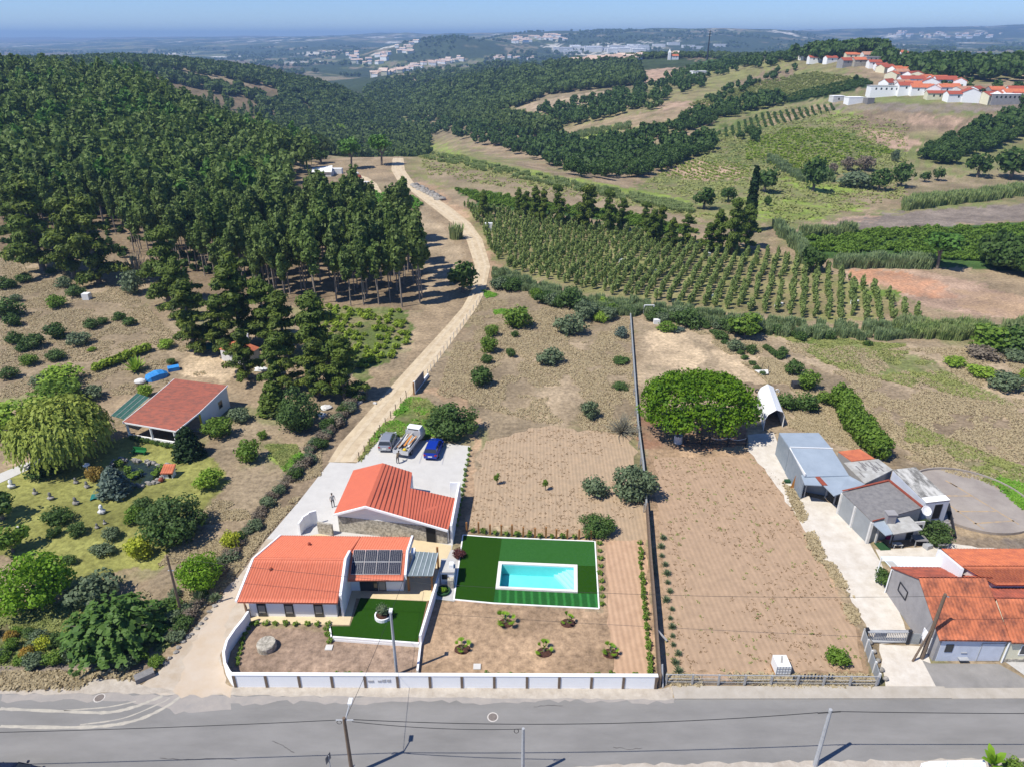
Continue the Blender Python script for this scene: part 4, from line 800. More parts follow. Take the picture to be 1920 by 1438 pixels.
# ---------------------------------------------------------------- vegetation placed
# umbrella pine and the other single trees
veg('umbrella_pine', 1312, 742, 218, 'huge dense bright green umbrella pine standing beyond the ploughed plot', 'umbrella_pine', 'tree', hs=1.05, rot=0)
S = [
 ('willow',105,795,190,'big yellow-green weeping willow left of the porch house','willow_tree','tree',.95),
 ('juniper',350,832,58,'dark conical conifer at the corner of the porch house','conifer','tree',.8),
 ('blue_conifer',212,905,62,'blue-grey conifer beside the garden pond','conifer','tree',.72),
 ('citrus',465,843,52,'round green citrus tree on the scrubby slope right of the porch house','citrus_tree','tree',1),
 ('bigbush',318,972,118,'big round dark green bush in the middle of the garden','shrub','shrub',.9),
 ('yellow',258,1028,52,'yellow flowering shrub below the big round bush','shrub','shrub',1),
 ('yellow',432,1012,36,'small clipped yellow-green shrub beside the drive','shrub','shrub',1.1),
 ('bright_tree',372,1072,80,'bright green tree beside the drive with a yucca under it','broadleaf_tree','tree',.9),
 ('yucca',372,1118,40,'grey shaggy yucca under the bright tree by the drive','yucca','shrub',1.3),
 ('yucca',402,1118,34,'small spiky yucca beside the shaggy yucca','yucca','shrub',.7),
 ('bright_tree',55,1090,128,'large bright green broadleaf tree at the left edge','broadleaf_tree','tree',.95),
 ('acacia',205,1165,175,'big feathery dark green acacia on the roadside bank','acacia_tree','tree',1),
 ('grey',172,1100,86,'grey-green bush just behind the feathery acacia','shrub','shrub',.8),
 ('darkbush',110,964,54,'spreading dark shrub left of the stone statues','shrub','shrub',.6),
 ('bush',145,991,36,'small round shrub right of the spreading dark shrub','shrub','shrub',.8),
 ('darkbush',100,996,28,'small dark round shrub under the spreading dark shrub','shrub','shrub',.8),
 ('grey',206,1000,36,'small grey shrub left of the big round bush','shrub','shrub',.8),
 ('citrus',250,966,42,'yellowish green shrub touching the big round bush on its left','shrub','shrub',.8),
 ('bush',268,945,40,'loose green shrub above the big round bush','shrub','shrub',.8),
 ('darkbush',82,878,56,'dark clipped shrub beside the concrete path','shrub','shrub',.6),
 ('citrus_tree',15,1008,66,'green tree at the left edge above the bright broadleaf tree','broadleaf_tree','tree',.9),
 ('oak',-5,945,66,'dark tree cut by the left edge beside the lawn','broadleaf_tree','tree',.9),
 ('bush',130,1047,28,'tiny green shrub on the lower lawn','shrub','shrub',.8),
 ('lime',392,897,52,'sparse lime green fig sapling right of the pond','fig_tree','tree',.9),
 ('rust',178,886,32,'reddish brown shrub left of the blue-grey conifer','shrub','shrub',1.2),
 ('grey',190,1030,42,'low grey-green shrub beside the yellow flowering shrub','shrub','shrub',.7),
 ('citrus',408,800,58,'pale green fig bush in front of the white gable','fig_tree','tree',.8),
 ('grey',446,778,44,'fig bush at the far corner of the porch house','fig_tree','tree',.7),
 ('citrus',492,815,20,'small round shrub right of the citrus tree','shrub','shrub',1),
 ('citrus',105,738,92,'loose yellow-green shrub mass behind the willow','shrub','shrub',.7),
 ('lime',28,775,120,'yellow-green bamboo-like thicket at the left edge behind the willow','shrub','shrub',.6),
 ('lime',272,733,30,'yellow shrub between the blue tarpaulin and the red roof','shrub','shrub',1),
 ('lime',112,703,76,'leafy lime shrub at the end of the vine row','shrub','shrub',.6),
 ('bush',60,640,42,'broad young fruit tree in the left field','fruit_tree','tree',.8),
 # middle field
 ('citrus',974,595,57,'yellow-green fig tree at the top of the middle field','fig_tree','tree',.9),
 ('grey',1070,607,54,'round grey-green olive in the middle field','olive_tree','tree',.9),
 ('grey',1030,667,48,'dark grey-green carob shrub in the middle field','shrub','shrub',.8),
 ('bush',901,705,43,'green bush at the lower end of the shrub line by the track','shrub','shrub',1.1),
 ('bush',912,672,22,'small bush between two larger ones by the track','shrub','shrub',1),
 ('citrus',916,646,35,'green bush halfway up the shrub line by the track','shrub','shrub',1.1),
 ('citrus',923,619,27,'green bush at the top of the shrub line by the track','shrub','shrub',1.1),
 ('bush',957,661,19,'small isolated bush in the middle field','shrub','shrub',1.2),
 ('bush',966,626,14,'tiny isolated bush below the fig tree','shrub','shrub',1.2),
 ('grey',1107,767,38,'grey-green shrub above the plough lines','shrub','shrub',1.1),
 ('blue',1162,623,27,'small grey olive beside the boundary fence','olive_tree','tree',1),
 ('grey',1098,581,44,'grey-green willow shrub by the reed bed','shrub','shrub',1.1),
 ('bush',1077,558,54,'wide green shrub under the reed bed','shrub','shrub',.9),
 ('citrus_tree',1146,578,26,'dark little citrus tree in the corner by the fence','citrus_tree','tree',.8),
 ('lime',1128,594,30,'lime green citrus tree near the fence corner','citrus_tree','tree',.8),
 ('lime',1163,577,18,'lime green citrus tree touching the fence','citrus_tree','tree',.9),
 ('lime',1131,566,26,'lime shrub behind the little citrus trees','shrub','shrub',.9),
 ('bigbush',845,786,98,'large dense fig bush behind the car park','fig_tree','tree',.75),
 ('oak',867,514,60,'dark round oak standing beside the dirt track','oak_tree','tree',1),
 ('greybig',1190,905,86,'big dark grey-green olive against the boundary fence','olive_tree','tree',.9),
 ('grey',1120,910,54,'smaller olive left of the big dark one','olive_tree','tree',.8),
 ('bigbush',1118,980,66,'round green bush at the right end of the wooden posts','shrub','shrub',.8),
 ('bare',1167,795,80,'bare grey twiggy shrub beside the boundary fence','shrub','shrub',.9),
 ('sapling',932,895,14,'thin young sapling at the left of the ploughed field','sapling','tree',1),
 ('sapling',1023,906,14,'thin young sapling at the centre of the ploughed field','sapling','tree',1),
 ('bush',1163,675,36,'low flat green patch of shrub by the fence','shrub','shrub',.35),
 ('bush',1167,723,36,'lower flat green patch of shrub by the fence','shrub','shrub',.35),
 # right hand gardens
 ('bush',1300,597,54,'dark leafy bush beside the football goal','shrub','shrub',.8),
 ('citrus',1250,612,40,'low vegetable clump in the garden plot','shrub','shrub',.5),
 ('blue',1268,618,30,'row of bluish cabbage plants in the garden plot','shrub','shrub',.4),
 ('citrus_tree',1400,608,62,'wide green fruit tree behind the garden plots','fruit_tree','tree',.8),
 ('bush',1350,628,30,'small fruit tree left of the wide green one','fruit_tree','tree',.8),
 ('grey',1380,648,34,'loose grey fruit tree in the sandy plot','fruit_tree','tree',.8),
 ('bush',1412,655,26,'small fruit tree right of the loose grey one','fruit_tree','tree',.8),
 ('bush',1465,660,26,'first bush of the diagonal hedge row','shrub','shrub',1),
 ('bush',1490,690,36,'second bush of the diagonal hedge row','shrub','shrub',1),
 ('citrus',1518,712,46,'third and tallest bush of the diagonal hedge row','shrub','shrub',1),
 ('bush',1480,752,44,'dark bush behind the white garage tent','shrub','shrub',.8),
 ('bush',1515,752,48,'rounded bush between the white tent and the green hedge','shrub','shrub',.9),
 ('citrus',1546,745,36,'light green bush touching the tall green hedge','shrub','shrub',.9),
 ('bigbush',1755,995,66,'leafy fig bush beside the low shed stairs','fig_tree','tree',.7),
 ('citrus',1572,1231,46,'round weedy bush near the concrete-post fence','shrub','shrub',.8),
 ('bush',1655,1080,34,'dark green creeper shrub under the carport edge','shrub','shrub',1.3),
 ('lime',1785,676,44,'yellow-green shrub alone in the dry right field','shrub','shrub',.5),
 ('lime',1842,697,54,'second yellow-green shrub lower in the dry right field','shrub','shrub',.5),
 ('grey',1890,716,60,'grey-green shrub at the right edge of the dry field','shrub','shrub',.7),
 ('lime',1925,705,40,'yellow shrub cut by the right edge','shrub','shrub',.7),
 ('citrus',1862,632,88,'broad green thicket right of the reeds','shrub','shrub',.6),
 ('bush',1930,640,90,'green thicket cut by the right edge','shrub','shrub',.7),
 ('grey',1905,665,50,'grey brush under the green thicket','shrub','shrub',.5),
 ('brownbush',1845,662,60,'brown dry brush beside the green thicket','shrub','shrub',.4),
 # mid distance
 ('pine_tree',1770,455,66,'umbrella-shaped pine at the corner of the green crop','pine_tree','tree',.9),
 ('oak',1527,483,48,'dark round tree at the end of the orchard','oak_tree','tree',1),
 ('citrus',1590,470,44,'pale green bushy trees behind the grey hedge','shrub','shrub',.8),
 ('column_cypress',1411,375,22,'tall dark ivy-clad column tree beyond the orchard','cypress_tree','tree',.95),
 ('oak',1437,335,46,'dark tree touching the column tree','oak_tree','tree',1),
 ('oak',1440,376,15,'small dark tree right of the column tree','oak_tree','tree',1.2),
 ('oak',1322,369,44,'dark oak alone on the meadow left of the column tree','oak_tree','tree',.9),
 ('oak',1367,362,30,'smaller dark oak beside the meadow oak','oak_tree','tree',1),
 ('oak',1652,335,40,'dark oak at the left of the three below the slope','oak_tree','tree',1),
 ('oak',1694,326,40,'tall dark oak in the middle below the slope','oak_tree','tree',1.1),
 ('oak',1736,330,20,'small dark oak, left one of the two by the lane','oak_tree','tree',1),
 ('oak',1761,325,22,'small dark oak, right one of the two by the lane','oak_tree','tree',1.1),
 ('oak',1840,305,46,'round dark oak below the dark grove','oak_tree','tree',1),
 ('oak',1905,302,62,'round olive-green oak at the right edge below the grove','oak_tree','tree',.9),
 ('brownbush',1560,316,20,'dry brown shrub, leftmost on the meadow slope','shrub','shrub',1.3),
 ('brownbush',1590,305,22,'dry brown shrub, middle one on the meadow slope','shrub','shrub',1.5),
 ('brownbush',1622,304,34,'dry brown shrub, largest on the meadow slope','shrub','shrub',1),
 ('grey',1606,338,70,'low dark grey bramble on the meadow','shrub','shrub',.5),
 ('grey',1680,292,16,'thin grey willow on the slope','shrub','shrub',1.8),
 ('juniper',1599,172,18,'dark egg-shaped conifer in front of the hillside village','conifer','tree',.7),
 ('oak',1591,217,22,'round dark bush on the lime meadow below the village','oak_tree','tree',1),
 ('oak',1716,170,34,'dark tree in front of the long white village house','oak_tree','tree',1),
 ('oak',1569,115,20,'dark tree among the upper village roofs','oak_tree','tree',1.2),
 ('oak',1641,145,30,'dark tree at the end of the upper lane','oak_tree','tree',.9),
 ('pine_tree',712,268,44,'tall dark pine beside the top of the track','pine_tree','tree',1.1),
 ('pine_tree',655,275,44,'dark green pine left of the tall one, above the tents','pine_tree','tree',1.1),
 ('pine_tree',587,265,26,'slim dark tree above the white tent','pine_tree','tree',1.3),
 ('lime',635,243,30,'lime green bush behind the pines','shrub','shrub',.9),
 ('oak',600,290,34,'dark bush between the slim tree and the tents','shrub','shrub',.8),
 ('reed',855,435,26,'tuft of green reeds beside the track bend','reed_clump','reeds',1),
 ('purple',860,1037,26,'dark purple shrub beside the pool lawn corner','shrub','shrub',.8),
]
PROTO['greybig'] = []
proto('greybig', 0, crown(lobes((0,0,.8),(1,1,.82), 24, .32, 77, low=-.7), 3000, .10, 191), 'greygreen', trunkVF([([(0,0,0),(0,0,.7)],[.08,.05])]), R=1.0, Z=.8)
for k, px, py, wd, lb, nm, ct, hs in S: veg(k, px, py, wd, lb, nm, ct, hs=hs)
# ragged cedars between the left field and the plantation
CED = [(55,420,120,'leftmost ragged cedar at the forest corner'),(118,445,105,'second ragged cedar from the left edge'),(165,452,112,'broad ragged cedar above the bare field corner'),(20,395,90,'high dark cedar at the left edge of the photo'),
 (300,500,100,'ragged cedar beside the grey dead crown'),(335,540,80,'slim cedar between the grey crown and the lime one'),(352,595,95,'lime-tipped cedar at the end of the dry path'),(440,560,120,'wide flat-topped cedar in the middle of the belt'),
 (495,585,90,'cedar just right of the flat-topped one'),(528,610,90,'tallest cedar over the little tiled hut'),(590,625,110,'wide cedar right of the little tiled hut'),(640,690,90,'shaggy cedar nearest the dirt track'),
 (455,665,70,'young cedar in front of the little tiled hut'),(590,690,80,'drooping cedar behind the rubble heap'),(410,610,80,'cedar wrapped in blue-grey creeper'),(520,680,80,'cedar behind the lime conifer')]
for px, py, wd, lb in CED: veg('cedar', px, py, wd, lb, 'cedar_tree', 'tree', 'ragged cedars between the field and the plantation', hs=1.0)
veg('green_conifer', 512, 748, 60, 'lime green bushy conifer beside the leafy tree', 'conifer', 'tree', hs=.8)
veg('bigbush', 558, 765, 84, 'leafy dark green tree below the cedar belt', 'broadleaf_tree', 'tree', hs=1.2)
veg('bare', 255, 500, 66, 'grey dead crown among the cedars', 'dead_tree', 'tree', hs=1.8)
veg('bare', 610, 670, 90, 'bare grey branches under the shaggy cedar', 'dead_tree', 'tree', hs=1.4)
veg('blue', 400, 620, 46, 'blue-grey creeper mound behind the little tiled hut', 'shrub', 'shrub', hs=1.1)
veg('grey', 240, 530, 50, 'grey-green bramble at the foot of the cedars', 'shrub', 'shrub', hs=1.1)
# young fruit trees of the left field
for i, (px, py, wd, k) in enumerate([(45,520,30,'bush'),(63,488,18,'citrus'),(96,508,20,'bush'),(115,530,34,'grey'),(141,546,36,'bush'),(104,566,38,'citrus'),(172,606,32,'bush'),(192,602,22,'bush'),(221,594,26,'bush'),(242,603,26,'bush'),(15,575,60,'bush'),(25,600,36,'darkbush'),(107,620,46,'darkbush'),(144,635,42,'grey'),(104,665,34,'bush'),(52,675,34,'citrus'),(15,700,36,'bush'),(24,632,38,'darkbush'),(40,650,30,'darkbush'),(172,655,15,'lime'),(312,645,30,'lime'),(320,678,18,'bush'),(8,530,40,'darkbush'),(28,560,24,'grey'),(75,715,40,'grey'),(170,735,46,'grey')]):
    veg(k, px, py, wd, 'small low fruit tree of the dry left field', 'fruit_tree', 'tree', 'young fruit trees of the dry left field', hs=.75)
veg('agave_lime', 252, 683, 54, 'big pale agave beside the vine row', 'agave', 'agave', hs=1.1)
for i in range(14):
    t = i/13; veg('vine', 180+95*t, 688-38*t, 20, 'yellow-green vine bush of the short row', 'vine_bush', 'vine', 'short vine row above the blue tarpaulin', hs=1.3)
# roadside bank scrub
q = random.Random(3)
for i in range(44):
    px = q.uniform(-20, 345); py = q.uniform(1150, 1240) if px < 300 else q.uniform(1110, 1200)
    if px < 130 and py < 1160: continue
    if 130 < px < 290 and py < 1210: continue
    k = q.choice(['citrus','bush','grey','grey','bush','grey','citrus'])
    veg(k, px, py, q.uniform(22, 46), 'tangled scrub bush of the roadside bank', 'bank_bush', 'shrub', 'scrub bushes on the roadside bank', hs=.75)
for k, px, py, wd, lb in (('rust',52,1222,30,'rust brown bush on the roadside bank'),('yellow',78,1205,34,'yellow leafed bush in front of the acacia'),('rust',18,1193,26,'orange-tinged bush at the left edge of the bank'),('bush',143,1262,14,'single green tuft on the bare roadside strip'),('citrus',20,1208,30,'yellow-green bush between the two rusty ones')):
    veg(k, px, py, wd, lb)
# overgrown hedge along the left of the drive
for i in range(88):
    t = i/87; P = [(335,1200),(400,1110),(470,1010),(560,900),(600,850),(650,790),(690,745)]; u = t*(len(P)-1); k = min(int(u), len(P)-2); f = u-k
    px = P[k][0]+(P[k+1][0]-P[k][0])*f-14; py = P[k][1]+(P[k+1][1]-P[k][1])*f-8
    veg(['grey','brownbush','bare','brownbush','bare','darkbush','grey','brownbush'][i % 8], px+q.uniform(-9, 5), py+q.uniform(-5, 5), q.uniform(20, 34), 'dusty tangled bush of the overgrown drive hedge', 'hedge_bush', 'shrub', 'overgrown hedge left of the drive', hs=.8)
# tall green hedge at the right
for i in range(26):
    t = i/25; px = 1578+76*t; py = 742+95*t+10*math.sin(t*3)
    veg('citrus', px+q.uniform(-4,4), py, 44+6*math.sin(3.1*t), 'bushy section of the tall bright green hedge', 'hedge_bush', 'hedge', 'tall bright green hedge beside the sheds', hs=1.25)
# diagonal hedge and row left of the drive yard
for i in range(17):
    t = i/16; veg('bush', 1437+26*t, 660+20*t-10, 14, 'low bush of the garden edge row', 'hedge_bush', 'shrub', 'low bushes on the garden edge', hs=.9) if i % 3 == 0 else None
for i in range(20):
    t = i/19; veg('bush', 1325+115*t+q.uniform(-4,4), 612+92*t, 15, 'low bush between the sandy garden plots', 'hedge_bush', 'shrub', 'low bushes between the garden plots', hs=.7) if i % 2 == 0 else None
# conifers at the far edge of the orchard
for i, (px, py, wd, hh) in enumerate([(906,382,22,1),(972,378,20,1.1),(986,385,22,1),(1003,382,24,1.2),(1019,386,22,1.2),(1050,386,28,1.2),(1095,388,36,1),(1110,378,22,1.1),(1146,398,30,1.2),(1168,402,26,1),(1215,412,28,1),(1240,418,26,1.1),(1262,438,26,1),(1225,425,30,.9),(1290,430,30,.8),(1350,432,34,1),(1378,424,46,1),(1405,425,36,1),(1330,445,30,.8)]):
    veg('cedar', px, py, wd*1.35, 'ragged dark conifer of the row behind the orchard', 'windbreak_tree', 'tree', 'ragged conifers behind the orchard', hs=hh*1.15)
# eucalyptus plantation: nearest 280 as trees
base_poly = [(-60,470),(0,466),(60,478),(235,478),(300,500),(420,540),(520,566),(600,572),(700,576),(795,578),(792,500),(770,450),(700,425),(640,425),(560,425),(540,362),(540,300),(500,230),(440,200),(-60,200)]
pts = samp(base_poly, 1500, 4)
pts = [p for p in pts if not (p[0] < 250 and p[1] > 440)]
W = sorted([G(*p) for p in pts], key=lambda g: g.y)
sel = []
for g in W:
    if all((g.x-h.x)**2+(g.y-h.y)**2 > 5.0 for h in sel[-260:]): sel.append(g)
for i, g in enumerate(sel[:270]):
    s = rnd.uniform(.7, 1.18)
    put('euc', g.x, g.y, g.z, s, 'eucalyptus_tree', 'tall slender pale-trunked eucalyptus of the plantation', 'tree', 'eucalyptus trees of the plantation left of the track', v=i)
rest = [(g.x, g.y, g.z, rnd.uniform(.75, 1.2), rnd.uniform(.85,1.05)) for g in sel[270:]]
EUCLOW = []
for v in range(3):
    q = random.Random(v+5); b = []; h = 14
    for i in range(6):
        z = h*(.45+.55*i/5.5); ww = 1.6*math.sin(math.pi*min(1,(i+1.2)/6.6))**.8+.25; b.append((q.uniform(-.7,.7), q.uniform(-.7,.7), z, ww, ww, ww*.9))
    cv = crown(b, 300, .78, v, inner=.2, asp=1.5, droop=.4); tv = trunkVF([([(0,0,-1),(0,0,h*.5),(0,0,h*.85)],[.14,.1,.05])], 4)
    EUCLOW.append(dict(VF=joinVF([cv, tv])))
PROTO['euclow'] = EUCLOW
stuff('eucalyptus_wood', 'euclow', rest, 'euc', 'dense eucalyptus wood climbing the hill at the left')
# denser fill of the hill wood, placed over ground that is mostly hidden
fill = []
r = np.random.default_rng(8)
while len(fill) < 2600:
    px = r.uniform(-420, 585); y = r.uniform(185, 560); lim = 400 if px < 380 else 400-(px-380)*.3
    if y > lim+140: continue
    if px > 500 and y > 330: continue
    if 530 < px and y < 270: continue
    x = (px-960)/F*(y*CP+HC*SP); fill.append((x, y, hz(x, y), r.uniform(.7, 1.15), r.uniform(.75,1.05)))
PROTO['hillwood'] = EUCLOW+[dict(VF=crown(lobes((0,0,8),(2.8,2.8,4.5), 12, .4, 15), 260, 1.1, 13, inner=.1))]
A = [f for f in fill if fbm(np.array([f[0]/40]), np.array([f[1]/40]), 3, 9)[0] < .53]; B2 = [f for f in fill if f not in A]
stuff('hill_wood', 'hillwood', A, 'euc', 'mixed dark wood covering the left hill')
stuff('pine_wood', 'hillwood', B2, 'pine_green', 'greener pines mixed into the wood on the left hill')
# groves of the valley and slopes (pixel outlines of where the trunks stand)
def grove(poly, n, s0, s1, seed, kind='lowtree', m='euc_far', name='valley_wood', label='', group=None, ind=0, hs=1.0):
    g = [G(*p) for p in samp(poly, n, seed)]; r_ = random.Random(seed)
    g.sort(key=lambda p: p.y)
    for i in range(min(ind, len(g))):
        put('oak', g[i].x, g[i].y, g[i].z-.2, r_.uniform(s0, s1)*2.7, 'grove_tree', label, 'tree', group, hs=hs, whole=True)
    items = [(p.x, p.y, p.z-.3, r_.uniform(s0, s1), hs) for p in g[ind:]]
    if items: stuff(name, kind, items, m, label if not ind else label+', its farther trees')
grove([(745,250),(830,255),(900,272),(1000,300),(1060,325),(1100,335),(1180,338),(1235,325),(1295,300),(1270,275),(1200,285),(1120,290),(1040,262),(960,250),(880,235),(760,225)], 430, .8, 1.2, 1, label='dark round tree of the valley bottom beyond the meadow', group='dark trees along the valley bottom', ind=90, m='oak')
grove([(560,245),(600,235),(680,225),(760,225),(900,240),(1030,262),(1050,250),(1000,235),(940,215),(880,212),(800,212),(700,205),(640,215),(560,225)], 600, .9, 1.4, 2, m='euc_far', label='dark eucalyptus wood filling the valley', name='valley_wood')
grove([(680,172),(720,150),(800,135),(900,120),(1060,116),(1200,120),(1205,160),(1110,168),(1030,180),(940,212),(880,212),(800,212),(720,208),(690,195)], 1500, .95, 1.4, 3, 'fartree', label='wooded ridge across the middle distance', name='ridge_wood')
grove([(1010,205),(1100,192),(1170,172),(1240,160),(1310,150),(1330,160),(1260,185),(1180,212),(1090,235),(1040,245),(1000,240)], 230, .75, 1.1, 4, label='dark belt of trees climbing the far slope', name='slope_wood', m='oak')
grove([(1270,225),(1310,215),(1400,190),(1465,185),(1468,198),(1400,212),(1330,240),(1290,245)], 110, .7, 1.0, 5, label='dark tree of the belt above the small vineyard', group='dark trees above the small vineyard', ind=40, m='oak', name='slope_wood')
grove([(1195,305),(1240,290),(1290,262),(1335,262),(1335,285),(1300,298),(1240,320)], 60, .7, 1.0, 6, label='dark tree of the clump at the valley head', group='clump of trees at the valley head', ind=30, m='oak', name='slope_wood')
grove([(1378,258),(1395,250),(1420,252),(1418,270),(1385,272)], 6, .8, 1.1, 7, label='dark tree of the little clump on the meadow slope', group='little clump on the meadow slope', ind=6)
grove([(1722,290),(1760,270),(1830,250),(1900,225),(2050,205),(2050,235),(1900,265),(1850,285),(1790,310),(1735,308)], 190, .75, 1.15, 8, label='dark green tree of the grove on the right slope', group='grove on the right slope', ind=90, m='oak', name='slope_wood')
grove([(1715,178),(1750,175),(1900,196),(2050,205),(2050,190),(1850,160),(1700,140)], 60, .5, .8, 9, label='garden trees among the village houses', name='village_trees', m='oak')
grove([(1835,505),(1875,515),(1925,525),(2010,540),(2010,500),(1925,490),(1840,490)], 34, 1.0, 1.35, 10, label='olive-green tree of the dense clump at the right edge', group='dense clump of trees at the right edge', ind=34)
def fillwood(n, pxr, yr, s, kind, m, name, label, seed, zoff=0, test=None):
    r = np.random.default_rng(seed); it = []
    while len(it) < n:
        px = r.uniform(*pxr); y = r.uniform(*yr)
        if test and not test(px, y): continue
        x = (px-960)/F*(y*CP+HC*SP); it.append((x, y, hz(x, y)-.5, r.uniform(s[0], s[1]), 1))
    stuff(name, kind, it, m, label)
fillwood(420, (1620, 2250), (478, 570), (1.2, 1.75), 'lowtree', 'oak', 'village_wood', 'dark wood standing behind the village', 3, test=lambda p, y: y > 478+(0 if p > 1720 else (1720-p)*.9))
fillwood(150, (1430, 1640), (600, 660), (1.3, 1.8), 'lowtree', 'oak', 'hilltop_wood', 'dark wood on the hilltop above the village', 4, test=lambda p, y: p > 1530-(y-600))
fillwood(120, (1260, 1480), (640, 740), (.6, .95), 'lowtree', 'oak', 'crest_trees', 'low trees along the crest between the fields and the hilltop', 5)
fillwood(2600, (-420, 740), (720, 960), (1.0, 1.5), 'fartree', 'euc_far', 'second_ridge_wood', 'wooded second ridge behind the left hill', 6, test=lambda p, y: not (250 < p < 520 and 760 < y < 800))
fillwood(900, (480, 800), (380, 720), (1.0, 1.5), 'lowtree', 'euc_far', 'valley_wood', 'wood on the flank of the valley behind the track', 7, test=lambda p, y: y > 380+max(0, (p-600))*.8)
fillwood(500, (1150, 1420), (980, 1150), (.8, 1.3), 'fartree', 'euc_far', 'crest_trees', 'trees on the far crest beside the church', 8)
fillwood(5200, (-400, 2300), (1700, 4800), (1.1, 2.0), 'fartree', 'euc_far', 'far_woods', 'woods on the distant hills', 9, test=lambda p, y: vnoise(np.array([p/55]), np.array([y/260]), 4)[0] > .52)
grove([(1100,292),(1190,272),(1290,250),(1345,232),(1335,222),(1200,252),(1100,272)], 90, .6, .95, 22, label='trees scattered over the valley slope', name='slope_wood', m='oak')
grove([(1330,200),(1400,170),(1450,150),(1500,135),(1490,128),(1400,152),(1320,185)], 50, .5, .8, 23, label='trees along the terraces below the hilltop', name='slope_wood', m='oak')
grove([(1240,150),(1330,140),(1440,118),(1500,116),(1480,106),(1400,112),(1300,128)], 130, .6, 1.0, 24, label='dark trees around the high green field', name='slope_wood', m='oak')
grove([(1080,232),(1160,214),(1250,205),(1240,196),(1150,204),(1070,224)], 50, .5, .8, 25, label='scrub trees on the far terraces', name='slope_wood', m='euc_far')
# orchard rows
a0 = G(1405, 480); a1 = G(1370, 575); d = Vector((a1.x-a0.x, a1.y-a0.y)).normalized(); nn = Vector((-d.y, d.x))
poly = [G(*p) for p in dens([(868,388),(905,395),(1000,403),(1250,448),(1440,478),(1500,490),(1560,508),(1640,545),(1735,592),(1720,608),(1590,606),(1400,585),(1300,578),(1150,556),(1040,530),(950,505),(915,470),(905,430)], 30)]
pw = [(p.x, p.y) for p in poly]; cx = sum(p[0] for p in pw)/len(pw); cy = sum(p[1] for p in pw)/len(pw)
cand = []
for i in range(-64, 65):
    for j in range(-76, 77):
        x = cx+nn.x*i*2.2+d.x*(j*1.6); y = cy+nn.y*i*2.2+d.y*(j*1.6); cand.append((x+rnd.gauss(0,.2), y+rnd.gauss(0,.35)))
cand = np.array(cand); kk = pip(cand[:, 0], cand[:, 1], pw); cand = cand[kk]
cand = sorted([c for c in cand.tolist() if rnd.random() > .07], key=lambda c: c[1])
for c in cand[:290]:
    put('orchard', c[0], c[1], hz(*c), rnd.uniform(.75, 1.2), 'orchard_tree', 'narrow young fruit tree of the orchard rows', 'tree', 'young fruit trees of the orchard', whole=True)
stuff('orchard_rows', 'orchard', [(c[0], c[1], hz(*c), rnd.uniform(.75, 1.2), 1) for c in cand[290:]], 'orchard_leaf', 'farther rows of the young fruit orchard')
# vineyard patch between the cedars and the track
rows = []
vp = [G(*p) for p in [(590,578),(760,582),(768,640),(715,690),(660,700),(610,640)]]; vw = [(p.x, p.y) for p in vp]
for x in np.arange(min(p[0] for p in vw), max(p[0] for p in vw), 1.5):
    for y in np.arange(min(p[1] for p in vw), max(p[1] for p in vw), 1.9):
        rows.append((x+rnd.gauss(0,.2), y+rnd.gauss(0,.15)))
R_ = np.array(rows); R_ = R_[pip(R_[:, 0], R_[:, 1], vw)]
for x, y in R_[:300]:
    if rnd.random() < .75: put('vine', x, y, hz(x, y), rnd.uniform(.8, 1.3), 'vine_bush', 'small yellow-green vine of the patch below the plantation', 'vine', 'vines of the patch below the plantation', whole=True)
# vines of the slope and other field rows (far, countless)
def vrows(poly, sp, s, seed, name, label, m='vine_leaf', ang=0, gap=1.2):
    P = [G(*p) for p in dens(poly, 25)]; Wp = [(p.x, p.y) for p in P]; xs = [p[0] for p in Wp]; ys = [p[1] for p in Wp]; c, s_ = math.cos(ang), math.sin(ang)
    mx, my = (min(xs)+max(xs))/2, (min(ys)+max(ys))/2; Rr = max(max(xs)-min(xs), max(ys)-min(ys))*.75; a = np.arange(-Rr, Rr, sp); b = np.arange(-Rr, Rr, gap); A_, B_ = np.meshgrid(a, b)
    X = (mx+A_*c-B_*s_).ravel()+rng.normal(0, .15, A_.size); Y = (my+A_*s_+B_*c).ravel()+rng.normal(0, .2, A_.size); k = pip(X, Y, Wp); X = X[k]; Y = Y[k]; Z = height(X, Y); u = rng.random(len(X)) < .8
    stuff(name, 'vine', [(x, y, z, s*rng.uniform(.7, 1.3), 1) for x, y, z in zip(X[u], Y[u], Z[u])], m, label)
vrows([(1340,250),(1425,215),(1558,196),(1568,206),(1470,232),(1360,260)], 3.4, 1.2, 1, 'vine_rows', 'vine rows on the slope below the village', 'bush', -.25)
vrows([(1235,308),(1290,300),(1410,312),(1400,335),(1330,340),(1240,330)], 2.6, .7, 2, 'vine_rows', 'sparse vine rows on the pinkish slope', 'vine_leaf', .2)
vrows([(852,357),(920,364),(1050,387),(1180,402),(1320,440),(1250,438),(1100,408),(900,384)], 1.8, 1.3, 3, 'bean_rows', 'dense green crop strip beyond the conifers', 'citrus', .4, 1.1)
vrows([(1490,445),(1620,436),(1900,424),(1990,420),(1990,500),(1750,490),(1700,478),(1500,472)], 2.4, 1.5, 4, 'crop_rows', 'green crop rows right of the orchard', 'citrus', 1.35, 1.2)
vrows([(1400,268),(1480,240),(1560,245),(1650,275),(1690,283),(1600,312),(1480,320),(1400,300)], 4.2, 1.2, 5, 'vine_rows', 'green vine terraces on the right slope', 'vine_leaf', .9, 1.7)
vrows([(1290,198),(1420,155),(1530,135),(1610,150),(1555,172),(1400,203),(1305,205)], 3.4, 1.5, 6, 'vine_rows', 'olive-coloured vineyard high on the right slope', 'weed', .3, 2)
